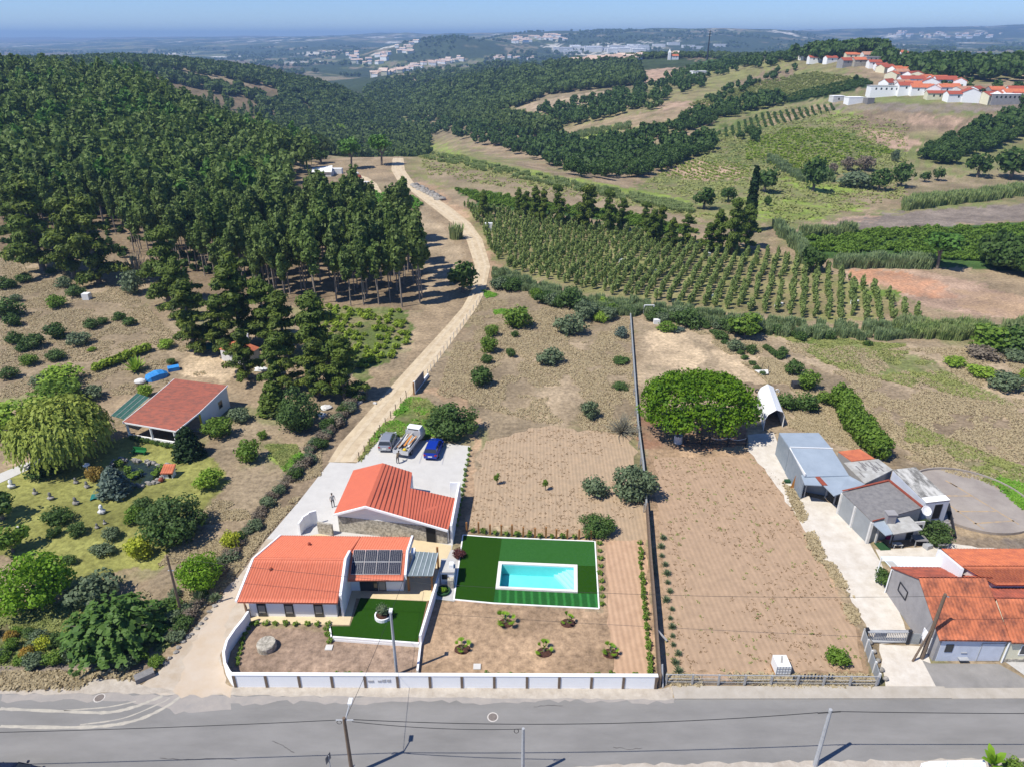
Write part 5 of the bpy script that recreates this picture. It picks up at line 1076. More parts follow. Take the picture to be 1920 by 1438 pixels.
vrows([(1452,188),(1530,166),(1620,149),(1638,158),(1560,178),(1480,193)], 2.6, 1.9, 7, 'vine_rows', 'dark dense rows below the upper village', 'oak', .3, 1.6)
vrows([(690,352),(712,365),(780,372),(795,388),(760,398),(700,388),(640,365),(620,350),(650,345)], 1.8, 1.2, 8, 'bean_rows', 'green crop strip left of the track', 'hedge', .4, 1.1)
# reeds
def reedbelt(line, wpx, n, s, label, kind='reed', seed=1, hs=1.0):
    q = random.Random(seed); it = []
    for i in range(n):
        t = q.random()*(len(line)-1); k = int(t); f = t-k; px = line[k][0]+(line[k+1][0]-line[k][0])*f; py = line[k][1]+(line[k+1][1]-line[k][1])*f+q.uniform(-wpx, wpx)
        g = G(px, py); it.append((g.x, g.y, g.z, s*q.uniform(.7, 1.25), hs))
    stuff('reed_bed', kind, it, M[kind].name if kind in M else kind, label)
reedbelt([(925,522),(985,535),(1050,562),(1130,580),(1200,582),(1300,596),(1400,612),(1500,622),(1640,626),(1720,622)], 13, 430, .68, 'grey-green reed bed along the near edge of the orchard', 'reed_blue', 1)
reedbelt([(1680,622),(1750,625),(1850,628),(1960,625),(2060,620)], 11, 220, .85, 'pale reed hedge continuing to the right edge', 'reed', 2)
reedbelt([(1695,392),(1760,382),(1850,372),(1990,352)], 5, 260, 1.35, 'tall pale reed hedge above the ash-coloured field', 'reed', 3)
reedbelt([(1570,500),(1650,498),(1740,500)], 4, 110, 1.1, 'grey-blue hedge in front of the green crop', 'reed_blue', 4)
reedbelt([(1505,445),(1540,442),(1600,440)], 3, 40, 1.2, 'reed tufts at the corner of the crop', 'reed', 5)
reedbelt([(1455,430),(1500,470),(1505,490)], 6, 60, 1.1, 'blue-green reeds at the end of the orchard', 'reed_blue', 6)
reedbelt([(770,285),(900,312),(1050,345),(1200,375),(1300,395)], 8, 500, .8, 'rank grass and bramble of the meadow edge', 'reed', 7, .6)
reedbelt([(1050,265),(1110,250),(1180,238)], 4, 120, 1.1, 'pale reeds beyond the valley trees', 'reed', 8)
reedbelt([(1440,300),(1500,335),(1560,335)], 7, 120, 1.0, 'grey-green reeds on the meadow slope', 'reed_blue', 9)
# ground cover: dry tufts and weeds
def tufts(name, polys, n, s, kind_m, label, seed, h=1.0):
    r_ = np.random.default_rng(seed); P = []
    for poly in polys:
        W_ = [G(*p) for p in dens(poly, 40)]; w2 = [(p.x, p.y) for p in W_]; xs = [p[0] for p in w2]; ys = [p[1] for p in w2]
        X = r_.uniform(min(xs), max(xs), n*4); Y = r_.uniform(min(ys), max(ys), n*4); k = pip(X, Y, w2) & (fbm(X/4, Y/4, 3, seed) > .42); X = X[k][:n]; Y = Y[k][:n]; P.append(np.stack([X, Y, height(X, Y)], 1))
    P = np.concatenate(P); m_ = 5; P = np.repeat(P, m_, 0); k = len(P)
    P[:, 0] += r_.normal(0, s*.5, k); P[:, 1] += r_.normal(0, s*.5, k); P[:, 2] += r_.uniform(0, s*.45*h, k)
    Nn = np.stack([r_.normal(0, .7, k), r_.normal(0, .7, k)-.2, r_.uniform(.7, 1.6, k)], 1)
    v, f = leafquads(P, Nn, s*.55, r_, 1.5, .4); o = link(name, npmesh(name, v, f, M[kind_m])); setp(o, label, kind='stuff')
tufts('dry_grass', [[(905,560),(1060,570),(1180,600),(1200,820),(1000,790),(820,740),(850,650)], [(340,1010),(460,880),(600,820),(600,890),(500,1000),(430,1090),(330,1190),(230,1160),(300,1060)], [(0,470),(120,490),(260,560),(340,640),(390,700),(250,740),(0,745)]], 15000, .26, 'drygrass', 'dry grass and stubble of the open ground', 1)
tufts('dry_grass', [[(1440,640),(1640,655),(1990,650),(1990,960),(1900,925),(1700,860),(1600,730)], [(1430,600),(1500,700),(1600,800),(1650,860),(1480,800),(1420,700),(1300,620)]], 17000, .26, 'drygrass', 'dry grass of the field at the right', 2)
tufts('bank_weeds', [[(672,868),(700,820),(770,742),(800,752),(840,780),(860,825),(760,818),(715,812)], [(-40,1150),(130,1130),(350,1130),(350,1180),(300,1225),(240,1240),(-40,1245)], [(1380,605),(1600,640),(1700,648),(1640,660),(1480,640)], [(500,835),(550,835),(570,860),(545,890)]], 3500, .3, 'weed', 'green weeds and rough lawn grass', 3)
tufts('fresh_grass', [[(672,868),(700,820),(770,742),(800,752),(840,780),(850,820),(760,818),(715,812)], [(500,835),(550,835),(570,860),(545,890)], [(1840,885),(1990,930),(1990,980),(1925,960)], [(905,545),(960,560),(990,590),(930,590)]], 1500, .35, 'fresh_grass', 'fresh green grass patches', 7)
tufts('bank_weeds', [[(760,268),(1000,330),(1250,385),(1440,425),(1250,400),(1000,360),(800,330)], [(1200,350),(1330,260),(1480,200),(1700,230),(1700,370),(1480,420)]], 5000, 1.0, 'weed', 'rough green growth of the meadow slopes', 4)
tufts('plot_weeds', [[(1225,856),(1410,858),(1465,900),(1550,1080),(1602,1180),(1615,1258),(1250,1258),(1238,1000)]], 150, .22, 'weed', 'sparse weeds of the bare ploughed plot', 5)
tufts('verge_weeds', [[(1535,1050),(1560,1060),(1612,1150),(1650,1208),(1622,1208),(1575,1120)], [(1470,905),(1490,925),(1545,1045),(1530,1045)], [(1240,1268),(1640,1268),(1640,1285),(1250,1285)], [(0,1262),(260,1262),(240,1285),(0,1290)]], 700, .35, 'drygrass', 'dry weeds of the road edges', 6)

# bushes breaking up the reed bed
q = random.Random(21)
for i in range(44):
    t = q.random()*8; k = int(t); f = t-k; ln_ = [(925,528),(985,542),(1050,566),(1130,584),(1200,588),(1300,600),(1400,616),(1500,628),(1640,640)]; px = ln_[k][0]*(1-f)+ln_[k+1][0]*f; py = ln_[k][1]*(1-f)+ln_[k+1][1]*f+q.uniform(-7,5)
    veg(q.choice(['bush','grey','citrus','bush','darkbush']), px, py, q.uniform(18,38), 'bush growing into the reed bed below the orchard', 'reed_bush', 'shrub', 'bushes in the reed bed', hs=.8)

tufts('soil_clods', [[(1225,856),(1410,858),(1465,900),(1550,1080),(1602,1180),(1615,1258),(1250,1258),(1238,1000)], [(905,828),(1010,800),(1185,815),(1207,945),(1150,1012),(1000,995),(880,985)]], 900, .16, 'clod', 'dark clods and crumbs of the ploughed soil', 9, .5)

tufts('bank_weeds', [[(1480,640),(1700,660),(1780,700),(1900,760),(1750,735),(1560,690)], [(1700,790),(1850,850),(1985,900),(1985,960),(1850,905),(1700,850)]], 2600, .3, 'weed', 'olive streaks of grass in the right field', 12)
grove([(0,470),(60,478),(200,480),(330,505),(420,545),(520,570),(520,540),(430,470),(300,420),(0,420)], 150, .16, .34, 31, label='undergrowth at the foot of the wood', name='undergrowth', m='oak', hs=.8)
# ---------------------------------------------------------------- building materials
def wallmat(name, col, dirt=.9): return mat(name, col, tuple(c*dirt for c in col), scale=.9, detail=7, rough=.85, lo=.35, hi=.75)
wallmat('white_wall', (.88,.88,.87), .95); wallmat('white_old', (.70,.69,.66), .72); wallmat('cream_wall', (.72,.68,.50), .9); wallmat('blue_white', (.60,.64,.72), .8)
wallmat('grey_render', (.34,.33,.33), .72); wallmat('grey_panel', (.30,.32,.33), .8)
mat('tile_new', (.68,.205,.115), (.60,.165,.09), scale=2.5, detail=4, rough=.65, lo=.3, hi=.7)
mat('tile_orange', (.62,.19,.085), (.42,.125,.07), scale=1.1, detail=7, rough=.8, lo=.35, hi=.65)
mat('tile_old', (.60,.19,.09), (.20,.075,.05), scale=1.1, detail=11, rough=.9, lo=.42, hi=.66)
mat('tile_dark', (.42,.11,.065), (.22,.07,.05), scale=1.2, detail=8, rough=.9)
mat('tile_brownred', (.40,.095,.055), (.30,.075,.05), scale=3, detail=8, rough=.9, stretch=(1,1,1))
mat('panel_salmon', (.60,.155,.085), (.56,.14,.078), scale=1.2, rough=.55)
mat('seam', (.20,.045,.03), rough=.7)
mat('stone', (.50,.46,.38), (.24,.22,.18), scale=3.2, detail=5, rough=.95, bump=.05, bscale=3.2, lo=.42, hi=.6)
mat('dark_glass', (.035,.04,.045), rough=.12, spec=.6); mat('frame_dark', (.05,.05,.052), rough=.5); mat('blind', (.30,.28,.24), rough=.7)
mat('solar', (.006,.009,.028), rough=.3, spec=.25); mat('alu', (.62,.63,.64), rough=.4, metal=.3)
mat('timber', (.36,.17,.055), (.26,.115,.04), scale=4, rough=.75, stretch=(1,1,.3)); mat('timber_dark', (.13,.07,.035), (.20,.11,.06), scale=4, rough=.8)
mat('brown_post', (.14,.10,.07), (.19,.14,.10), scale=4, rough=.8)
mat('poly_roof', (.15,.19,.20), (.20,.24,.25), scale=1.5, rough=.35); mat('poly_line', (.45,.50,.52), rough=.5)
mat('metal_blue', (.34,.40,.46), (.29,.345,.40), scale=.7, rough=.5, spec=.4); mat('metal_blue_dark', (.20,.245,.29), (.26,.30,.34), scale=1.5, rough=.6)
mat('tin_pale', (.50,.50,.47), (.34,.33,.30), scale=1.1, detail=8, rough=.7); mat('asbestos', (.17,.165,.165), (.25,.24,.23), scale=2.2, detail=9, rough=.9)
mat('weathered', (.55,.54,.50), (.17,.165,.15), scale=1.1, detail=9, rough=.9, stretch=(1.5,.5,1), lo=.42, hi=.6)
mat('pale_plastic', (.70,.78,.82), (.62,.70,.74), scale=.7, rough=.4); mat('black', (.012,.012,.012), rough=.8); mat('rust_red', (.32,.075,.04), (.22,.06,.04), scale=3)
mat('white_plastic', (.78,.79,.78), rough=.5); mat('green_mat', (.02,.07,.025), rough=.9); mat('green_paint', (.02,.16,.04), rough=.5)
mat('blue_tarp', (.03,.22,.60), (.05,.30,.68), scale=2, rough=.5, bump=.05, bscale=4); mat('teal_net', (.02,.16,.14), rough=.8); mat('net_green', (.025,.085,.065), (.05,.13,.10), scale=2, rough=.6)
mat('soil_dark', (.055,.025,.018), (.10,.045,.03), scale=6, rough=.95, bump=.04); mat('rock_grey', (.36,.34,.31), (.24,.225,.20), scale=3, rough=.95, bump=.05)
mat('galv', (.42,.43,.44), (.34,.35,.36), scale=3, rough=.5); mat('pole_concrete', (.40,.39,.37), (.33,.32,.30), scale=3, rough=.9); mat('cable', (.03,.03,.03), rough=.7)
mat('grille', (.36,.36,.37), (.46,.46,.47), scale=20, rough=.6); mat('magenta', (.35,.02,.10), rough=.8); mat('orange', (.62,.25,.05), rough=.6); mat('yellow', (.70,.50,.03), rough=.6)
mat('skin', (.42,.24,.16), rough=.6); mat('cloth_dark', (.03,.032,.04), rough=.9); mat('cloth_grey', (.28,.28,.28), rough=.9); mat('hair', (.02,.015,.012), rough=.8); mat('cloth_brown', (.12,.09,.06), rough=.9)

def tiles(name, A, B, Cc, D, m, parent, tw=.26, tl=.42, amp=.045, step=.03, th=.12, label=None):
    """roof slope covered with rows of round tiles: A-B the eave, D-C the ridge; a real relief on a slab"""
    A, B, Cc, D = [np.array(p, float) for p in (A, B, Cc, D)]
    n = np.cross(B-A, D-A); n /= np.linalg.norm(n); n = n if n[2] > 0 else -n
    nu = max(2, int(round(np.linalg.norm(B-A)/tw))); nv = max(2, int(round(np.linalg.norm(D-A)/tl)))
    U = np.arange(nu*4+1)/(nu*4); hU = amp*np.array([0, .75, 1, .75])[np.arange(nu*4+1) % 4]
    Vs = []; vr = []
    for j in range(nv): vr += [(j/nv, step), ((j+.97)/nv, 0)]
    vr.append((1.0, 0))
    rows = []
    for v, hh in vr:
        p = (A[None]*(1-U[:, None])+B[None]*U[:, None])*(1-v)+(D[None]*(1-U[:, None])+Cc[None]*U[:, None])*v
        rows.append(p+n[None]*(hU+hh+.01)[:, None])
    V = np.concatenate(rows); k = len(U); ii = (np.arange(len(vr)-1)[:, None]*k+np.arange(k-1)[None]).ravel()
    Fq = np.stack([ii, ii+1, ii+k+1, ii+k], 1)
    s = [A, B, Cc, D]; base = len(V); V = np.concatenate([V, np.array(s), np.array(s)-np.array([0, 0, th])])
    Fq = np.concatenate([Fq, base+np.array([[0,1,2,3],[7,6,5,4],[0,4,5,1],[1,5,6,2],[2,6,7,3],[3,7,4,0]])])
    o0 = ORG[parent.name]; me = npmesh(name, V-np.array(o0), Fq, M[m]); o = link(name, me, parent)
    if label: o['label'] = label
    ORG[o.name] = o0; return o
def ribs(mb, A, B, Cc, D, n, w=.05, h=.04, skip_ends=False):
    """raised straight ribs from eave A-B to ridge D-C"""
    A, B, Cc, D = map(Vector, (A, B, Cc, D)); nn = (B-A).cross(D-A).normalized(); nn = nn if nn.z > 0 else -nn
    for i in range(n+1):
        t = i/n; p = A.lerp(B, t)+nn*.004; q = D.lerp(Cc, t)+nn*.004; u = (B-A).normalized()*w/2
        mb.add([p-u, p+u, q+u, q-u, p-u+nn*h, p+u+nn*h, q+u+nn*h, q-u+nn*h], [(4,5,6,7),(0,1,5,4),(1,2,6,5),(2,3,7,6),(3,0,4,7)])
def opening(parent, name, p, q, z0, z1, m='dark_glass', fr='frame_dark', out=None, t=.05, sill=None, proud=.03):
    """window or door set proud of the wall line p-q (xy)"""
    p = Vector((p[0], p[1])); q = Vector((q[0], q[1])); d = (q-p).normalized(); n = Vector((d.y, -d.x)); 
    if out is not None and n.dot(Vector(out)) < 0: n = -n
    mb = MB(); w_ = (q-p).length
    def bx(a, b, za, zb, o0, o1):
        P = [p+d*a+n*o0, p+d*b+n*o0, p+d*b+n*o1, p+d*a+n*o1]; mb.prism([tuple(x) for x in P], za, zb)
    bx(0, w_, z0, z0+.06, -.05, proud+.02); bx(0, w_, z1-.06, z1, -.05, proud+.02); bx(0, .06, z0+.06, z1-.06, -.05, proud+.02); bx(w_-.06, w_, z0+.06, z1-.06, -.05, proud+.02)
    f = mb.build(name, fr, parent); mb = MB(); bx(.06, w_-.06, z0+.06, z1-.06, -.05, proud); mb.build('pane' if m != 'black' else 'opening', m, f); return f
XY = lambda p: (p[0], p[1])
# ---------------------------------------------------------------- front house
H1 = thing('front_house', 'white front house with bright red tiled roofs and solar panels, nearest the road', 'house', (-18, 49, 0))
e0 = Vector((-23.75,46.9,2.12)); e1 = Vector((-15.05,46.75,2.12)); r0_ = Vector((-23.1,50.3,3.96)); r1_ = Vector((-14.95,50.2,3.96))
tiles('roof_front', e0, e1, r1_, r0_, 'tile_new', H1, .25, .42, .075, label='steep tiled front slope of the left wing')
rr0 = Vector((-14.75,51.8,3.46)); rr1 = Vector((-9.75,51.8,3.46)); bk0 = Vector((-22.3,55.35,2.62)); bk1 = Vector((-9.45,55.1,2.62))
bkm = Vector((-14.6, 55.2, 2.62))
tiles('roof_back', r0_+Vector((0,.05,0)), r1_+Vector((0,.05,0)), bkm, bk0, 'tile_new', H1, .25, .42, .075, label='darker rear slope behind the left ridge')
tiles('roof_back', rr0+Vector((.02,.05,0)), rr1+Vector((0,.05,0)), bk1, bkm+Vector((.02,0,0)), 'tile_new', H1, .25, .42, .075)
tiles('roof_solar', (-14.75,49.55,2.18), (-9.75,49.55,2.18), (-9.75,51.78,3.46), (-14.75,51.78,3.46), 'tile_new', H1, label='small front slope carrying the solar panels')
mb = MB(); mb.tube(r0_+Vector((0,0,.05)), r1_+Vector((0,0,.05)), .10); mb.tube(rr0+Vector((0,0,.05)), rr1+Vector((0,0,.05)), .09); mb.build('ridge_cap', 'tile_new', H1)
mb = MB()
mb.prism([(-23.05,47.4),(-15.4,47.3),(-15.4,50.15),(-22.75,50.25)], 0, 3, [2.2,2.2,3.78,3.78])
mb.prism([(-22.75,50.251),(-15.4,50.151),(-15.4,54.8),(-21.9,54.9)], 0, 3, [3.78,3.78,2.62,2.62])
mb.prism([(-15.399,50.62),(-10.0,50.62),(-10.0,51.8),(-15.399,51.8)], 0, 3, [2.62,2.62,3.28,3.28])
mb.prism([(-15.399,51.801),(-10.0,51.801),(-10.0,54.7),(-15.399,54.8)], 0, 3, [3.28,3.28,2.52,2.52])
mb.build('wall', 'white_wall', H1)
# white gable parapets
def parapet(mb, pts, x, t, up=.16, dn=.45):
    for (y0, z0), (y1, z1) in zip(pts[:-1], pts[1:]):
        mb.add([(x,y0,z0-dn),(x+t,y0,z0-dn),(x+t,y1,z1-dn),(x,y1,z1-dn),(x,y0,z0+up),(x+t,y0,z0+up),(x+t,y1,z1+up),(x,y1,z1+up)], [(0,3,2,1),(4,5,6,7),(0,1,5,4),(1,2,6,5),(2,3,7,6),(3,0,4,7)])
mb = MB(); parapet(mb, [(49.9,2.4),(51.8,3.5),(55.15,2.68)], -9.72, .2); mb.build('parapet', 'white_wall', H1); mb = MB(); parapet(mb, [(47.3,2.35),(50.2,3.98),(51.85,3.56)], -15.02, .22)
mb.prism([(-15.02,47.35),(-14.82,47.35),(-14.82,50.2),(-15.02,50.2)], 0, 2, [1.85,1.85,3.55,3.55]); mb.prism([(-15.02,50.203),(-14.82,50.203),(-14.82,51.8),(-15.02,51.8)], 0, 2, [3.55,3.55,3.15,3.15])
mb.build('parapet', 'white_wall', H1); mb = MB()
for a, b in ((e0, r0_), (r0_, bk0)):
    d = (b-a); n = Vector((-1,0,0)); mb.add([a+n*.02, a+n*.2, b+n*.2, b+n*.02]+[p+Vector((0,0,.14)) for p in (a+n*.02, a+n*.2, b+n*.2, b+n*.02)], [(0,1,2,3),(4,7,6,5),(0,4,5,1),(1,5,6,2),(2,6,7,3),(3,7,4,0)])
mb.build('parapet', 'white_wall', H1)
for x in (-22.35, -19.95, -17.35):
    f = opening(H1, 'window', (x-.02,47.39-(x+23.05)*.013), (x+.78,47.38-(x+23.05)*.013), .08, 2.1, out=(0,-1))
mb = MB(); 
for x in (-22.25, -19.85, -17.25): mb.box((x,47.30-(x+23.05)*.013,.5), (x+.58,47.335-(x+23.05)*.013,1.35))
mb.build('blind', 'blind', H1)
opening(H1, 'glass_door', (-14.0,50.62), (-12.35,50.62), .05, 2.15, out=(0,-1)); opening(H1, 'glass_door', (-12.3,50.62), (-11.6,50.62), .05, 2.15, m='blind', out=(0,-1))
mb = MB(); mb.blob((-19.0,53.2,3.35), .16, .16, .2); mb.blob((-21.4,49.4,3.62), .16, .16, .2); mb.build('roof_vent', 'rust_red', H1)
# solar panels, 4 x 2, lying on the small slope
A = Vector((-14.55,49.95,2.52)); Bv = Vector((-10.05,49.95,2.52)); Cv = Vector((-10.05,51.95,3.70)); D = Vector((-14.55,51.95,3.70))
nrm = (Bv-A).cross(D-A).normalized()
for i in range(4):
    for j in range(2):
        def pt(u, v): return A+(Bv-A)*u+(D-A)*v+nrm*.06
        g = .004; q = [pt((i)/4+g, j/2+g*2), pt((i+1)/4-g, j/2+g*2), pt((i+1)/4-g, (j+1)/2-g*2), pt(i/4+g, (j+1)/2-g*2)]
        rt = thing('solar_panel', 'dark solar panel, %s in the %s row on the red roof' % (('first from the left','second from the left','third from the left','rightmost')[i], ('lower','upper')[j]), 'solar panel', tuple(q[0]), 'solar panels on the small roof slope')
        mb = MB(); mb.slab(q[::1], .04); mb.build('frame', 'alu', rt)
        mb = MB(); c = sum(q, Vector())/4; qq = [c+(p-c)*.975+nrm*.004 for p in q]; mb.slab(qq, .004); pn = mb.build('cells', 'solar', rt)
        mb = MB()
        for k in range(1, 6):
            a_ = qq[0].lerp(qq[1], k/6)+nrm*.003; b_ = qq[3].lerp(qq[2], k/6)+nrm*.003; u = (qq[1]-qq[0]).normalized()*.004; mb.add([a_-u, a_+u, b_+u, b_-u], [(0,1,2,3)])
        mb.build('cell_line', 'alu', pn)
# terrace, lawns
sheet('terrace', [(463,1152),(470,1168),(655,1171),(668,1121),(806,1126),(822,1085),(846,1040),(846,1022),(770,1008),(640,1008),(600,1000),(570,1005),(560,1040)], .042, 'terrace', 'beige terrace paving around the front house')
sheet('paving', [(822,1085),(845,1030),(868,1030),(852,1127),(812,1122),(806,1126)], .046, 'paving_grey', 'grey paving under the barbecue')
sheet('turf', [(676,1120),(800,1127),(782,1206),(624,1197),(619,1173),(656,1173)], .048, 'turf_dark', 'small dark green artificial lawn in front of the house')
def rim(px, z, w_, m, name, label, zt=.09, closed=False, cat='kerb'):
    P = [PZ(*p, 0) for p in px]; mb = MB(); n = len(P)
    for i in range(n if closed else n-1): mb.wall(P[i], P[(i+1) % n], 0, zt+i*.0015, w_)
    return mb.build(name, m, None, label, cat)
rim([(618,1174),(622,1200),(700,1206),(788,1212)], 0, .14, 'white_wall', 'lawn_kerb', 'low white kerb along the front of the small lawn', .22)
o = rim([(804,1130),(786,1211)], 0, .16, 'timber_dark', 'timber_edging', 'brown timber edging beside the small lawn', .3, cat='edging')
L0 = [(868,1003),(920,1007),(1115.5,1015),(1123,1141),(925,1131),(851,1124)]
LW = [PZ(*p, .05) for p in L0]
# lawn around the pool, in the five laid pieces
hole = POOL; P0, P1, P2, P3 = POOL
c4 = sum(POOL, Vector())/4; holeo = [c4+(p-c4)*1.0 for p in POOL]
def tpoly(pts, name, m, label):
    mb = MB(); mb.add([(p[0], p[1], .05) for p in pts], [tuple(range(len(pts)))]); o = mb.build(name, m, None, label, kind='structure'); return o
PX_ = lambda a, b: PZ(a, b, .05)
tpoly([PX_(851,1124), PX_(925,1131), PX_(929,1104.5), PX_(935,1053), PX_(941,1008.5), PX_(920,1007), PX_(868,1003)], 'turf', 'turf_dark', 'darker turf left of the pool')
tpoly([PX_(935,1053), PX_(1082.5,1059.5), PX_(1118,1060.5), PX_(1115.5,1015), PX_(941,1008.5)], 'turf', 'turf_light', 'lighter turf behind the pool')
tpoly([PX_(1083,1111.5), PX_(1121,1113), PX_(1118,1060.5), PX_(1082.5,1059.5)], 'turf', 'turf_dark', 'dark turf right of the pool')
m = mat('turf_stripe', (.02,.115,.022), (.03,.14,.035), scale=6, rough=.9, spec=.05)
t = m.node_tree; N = t.nodes; L = t.links; p = N['Principled BSDF']; src = p.inputs['Base Color'].links[0].from_socket; g = N.new('ShaderNodeNewGeometry')
wv = N.new('ShaderNodeTexWave'); wv.inputs['Scale'].default_value = .43; wv.inputs['Distortion'].default_value = .6; L.new(g.outputs['Position'], wv.inputs[0])
rg = N.new('ShaderNodeMapRange'); rg.inputs[1].default_value = .55; rg.inputs[3].default_value = .8; rg.inputs[4].default_value = 1.5; L.new(wv.outputs[0], rg.inputs[0])
v_ = N.new('ShaderNodeVectorMath'); v_.operation = 'SCALE'; L.new(src, v_.inputs[0]); L.new(rg.outputs[0], v_.inputs['Scale']); L.new(v_.outputs[0], p.inputs['Base Color'])
tpoly([PX_(925,1131), PX_(1123,1141), PX_(1121,1113), PX_(1083,1111.5), PX_(929,1104.5)], 'turf', 'turf_stripe', 'striped turf in front of the pool')
rim(L0, 0, .12, 'white_wall', 'lawn_kerb', 'thin pale kerb around the pool lawn', .07, True)
# swimming pool
pool = thing('swimming_pool', 'rectangular turquoise pool with white coping and corner steps', 'swimming pool', tuple(c4))
def ins(pts, k):   # inset polygon in metres
    out = []
    for i in range(4):
        a, b, c = pts[i-1], pts[i], pts[(i+1) % 4]; u = (a-b).normalized(); v = (c-b).normalized(); s = abs(u.cross(v).z); out.append(b+(u+v)*(k/s))
    return out
Pf = [Vector((p.x, p.y, 0)) for p in POOL]; I = ins(Pf, .34)
mb = MB(); n = 4
vs = [p+Vector((0,0,.11)) for p in Pf]+[p+Vector((0,0,.11)) for p in I]+[p+Vector((0,0,-.1)) for p in Pf]+[p+Vector((0,0,-.02)) for p in I]
mb.add(vs, [(i, (i+1) % 4, 4+(i+1) % 4, 4+i) for i in range(4)]+[(i, 8+i, 8+(i+1) % 4, (i+1) % 4) for i in range(4)]+[(4+i, 4+(i+1) % 4, 12+(i+1) % 4, 12+i) for i in range(4)])
mat('coping', (.78,.76,.71), (.72,.70,.64), scale=3, rough=.7); mb.build('coping', 'coping', pool)
mat('pool_liner', (.22,.78,.80), (.27,.84,.86), scale=1.3, rough=.5)
mb = MB(); mb.add([p+Vector((0,0,-.02)) for p in I]+[p+Vector((0,0,-1.25)) for p in I], [(i, (i+1) % 4, 4+(i+1) % 4, 4+i) for i in range(4)]+[(4,5,6,7)]); mb.build('basin', 'pool_liner', pool)
# corner steps: triangles stacked at the far right corner
mat('step_white', (.55,.86,.86), rough=.5)
cor = I[1]; u = (I[0]-cor).normalized(); v = (I[2]-cor).normalized()
for k in range(4):
    a = 1.9-.38*k; mb = MB(); b = min(a*1.45, (I[2]-cor).length-.02); z1 = -.95+.22*k
    mb.prism([tuple((cor)[:2]), tuple((cor+u*a)[:2]), tuple((cor+v*b)[:2])], -1.24, z1); mb.build('step', 'step_white', pool)
wm = bpy.data.materials.new('pool_water'); wm.use_nodes = True; N = wm.node_tree.nodes; L = wm.node_tree.links; N.remove(N['Principled BSDF'])
trn = N.new('ShaderNodeBsdfTransparent'); trn.inputs[0].default_value = (.80,.97,.98,1); gl = N.new('ShaderNodeBsdfGlossy'); gl.inputs['Roughness'].default_value = .03
fr = N.new('ShaderNodeFresnel'); fr.inputs[0].default_value = 1.33; mx = N.new('ShaderNodeMixShader')
nz = N.new('ShaderNodeTexNoise'); nz.inputs['Scale'].default_value = 2.5; nz.inputs['Detail'].default_value = 3; bp_ = N.new('ShaderNodeBump'); bp_.inputs['Distance'].default_value = .03
g = N.new('ShaderNodeNewGeometry'); L.new(g.outputs['Position'], nz.inputs['Vector']); L.new(nz.outputs[0], bp_.inputs['Height']); L.new(bp_.outputs[0], gl.inputs['Normal'])
L.new(fr.outputs[0], mx.inputs[0]); L.new(trn.outputs[0], mx.inputs[1]); L.new(gl.outputs[0], mx.inputs[2]); L.new(mx.outputs[0], N['Material Output'].inputs[0]); M['pool_water'] = wm
mb = MB(); mb.add([p+Vector((0,0,-.12)) for p in I], [(0,3,2,1)]); mb.f = [list(f) for f in mb.f]; mb.build('water', 'pool_water', pool)
# round planter with little olive
c = PZ(718.5,1157,0); mb = MB()
for k in range(20):
    a, b = k*math.pi/10, (k+1)*math.pi/10
    mb.add([(c.x+r_*math.cos(t_), c.y+r_*math.sin(t_), z_) for t_ in (a, b) for r_, z_ in ((.62,0),(.74,0),(.74,.38),(.62,.38))], [(0,1,5,4),(1,2,6,5),(2,3,7,6),(3,0,4,7)])
o = mb.build('planter', 'white_wall', None, 'round white planter on the small dark lawn', 'planter'); mb = MB(); mb.add([(c.x+.62*math.cos(k*.314), c.y+.62*math.sin(k*.314), .3) for k in range(20)], [tuple(range(20))]); mb.build('soil', 'soil_dark', o)
s_ = .62; put('grey', c.x+.1, c.y, .55, .62, 'olive_tree', 'small olive growing in the round white planter', 'tree'); 
mb = MB(); mb.tube((c.x,c.y,.3), (c.x+.1,c.y,1.0), .05, .04); mb.build('olive_trunk', 'bark', bpy.data.objects['olive_tree'] if False else None, 'thin trunk under the little planter olive', 'trunk') if False else None
# stone well cap, manholes in the garden
c = PZ(501,1214,0); mb = MB(); mb.rings([[(c.x+r_*math.cos(k*.314), c.y+r_*math.sin(k*.314), z_) for k in range(20)] for r_, z_ in ((.80,0),(.80,.52),(.74,.62))]); mb.build('stone_drum', 'stone', None, 'round stone drum standing in the bare front garden', 'stone drum')
for px, py, lb in ((617,1214,'white square hatch near the stone drum'), (894.5,1250,'white square hatch behind the wall, right of the lamp post')):
    c = PZ(px, py, 0); mb = MB(); mb.box((c.x-.3, c.y-.28, 0), (c.x+.3, c.y+.28, .09)); mb.build('hatch', 'concrete_white', None, lb, 'hatch')
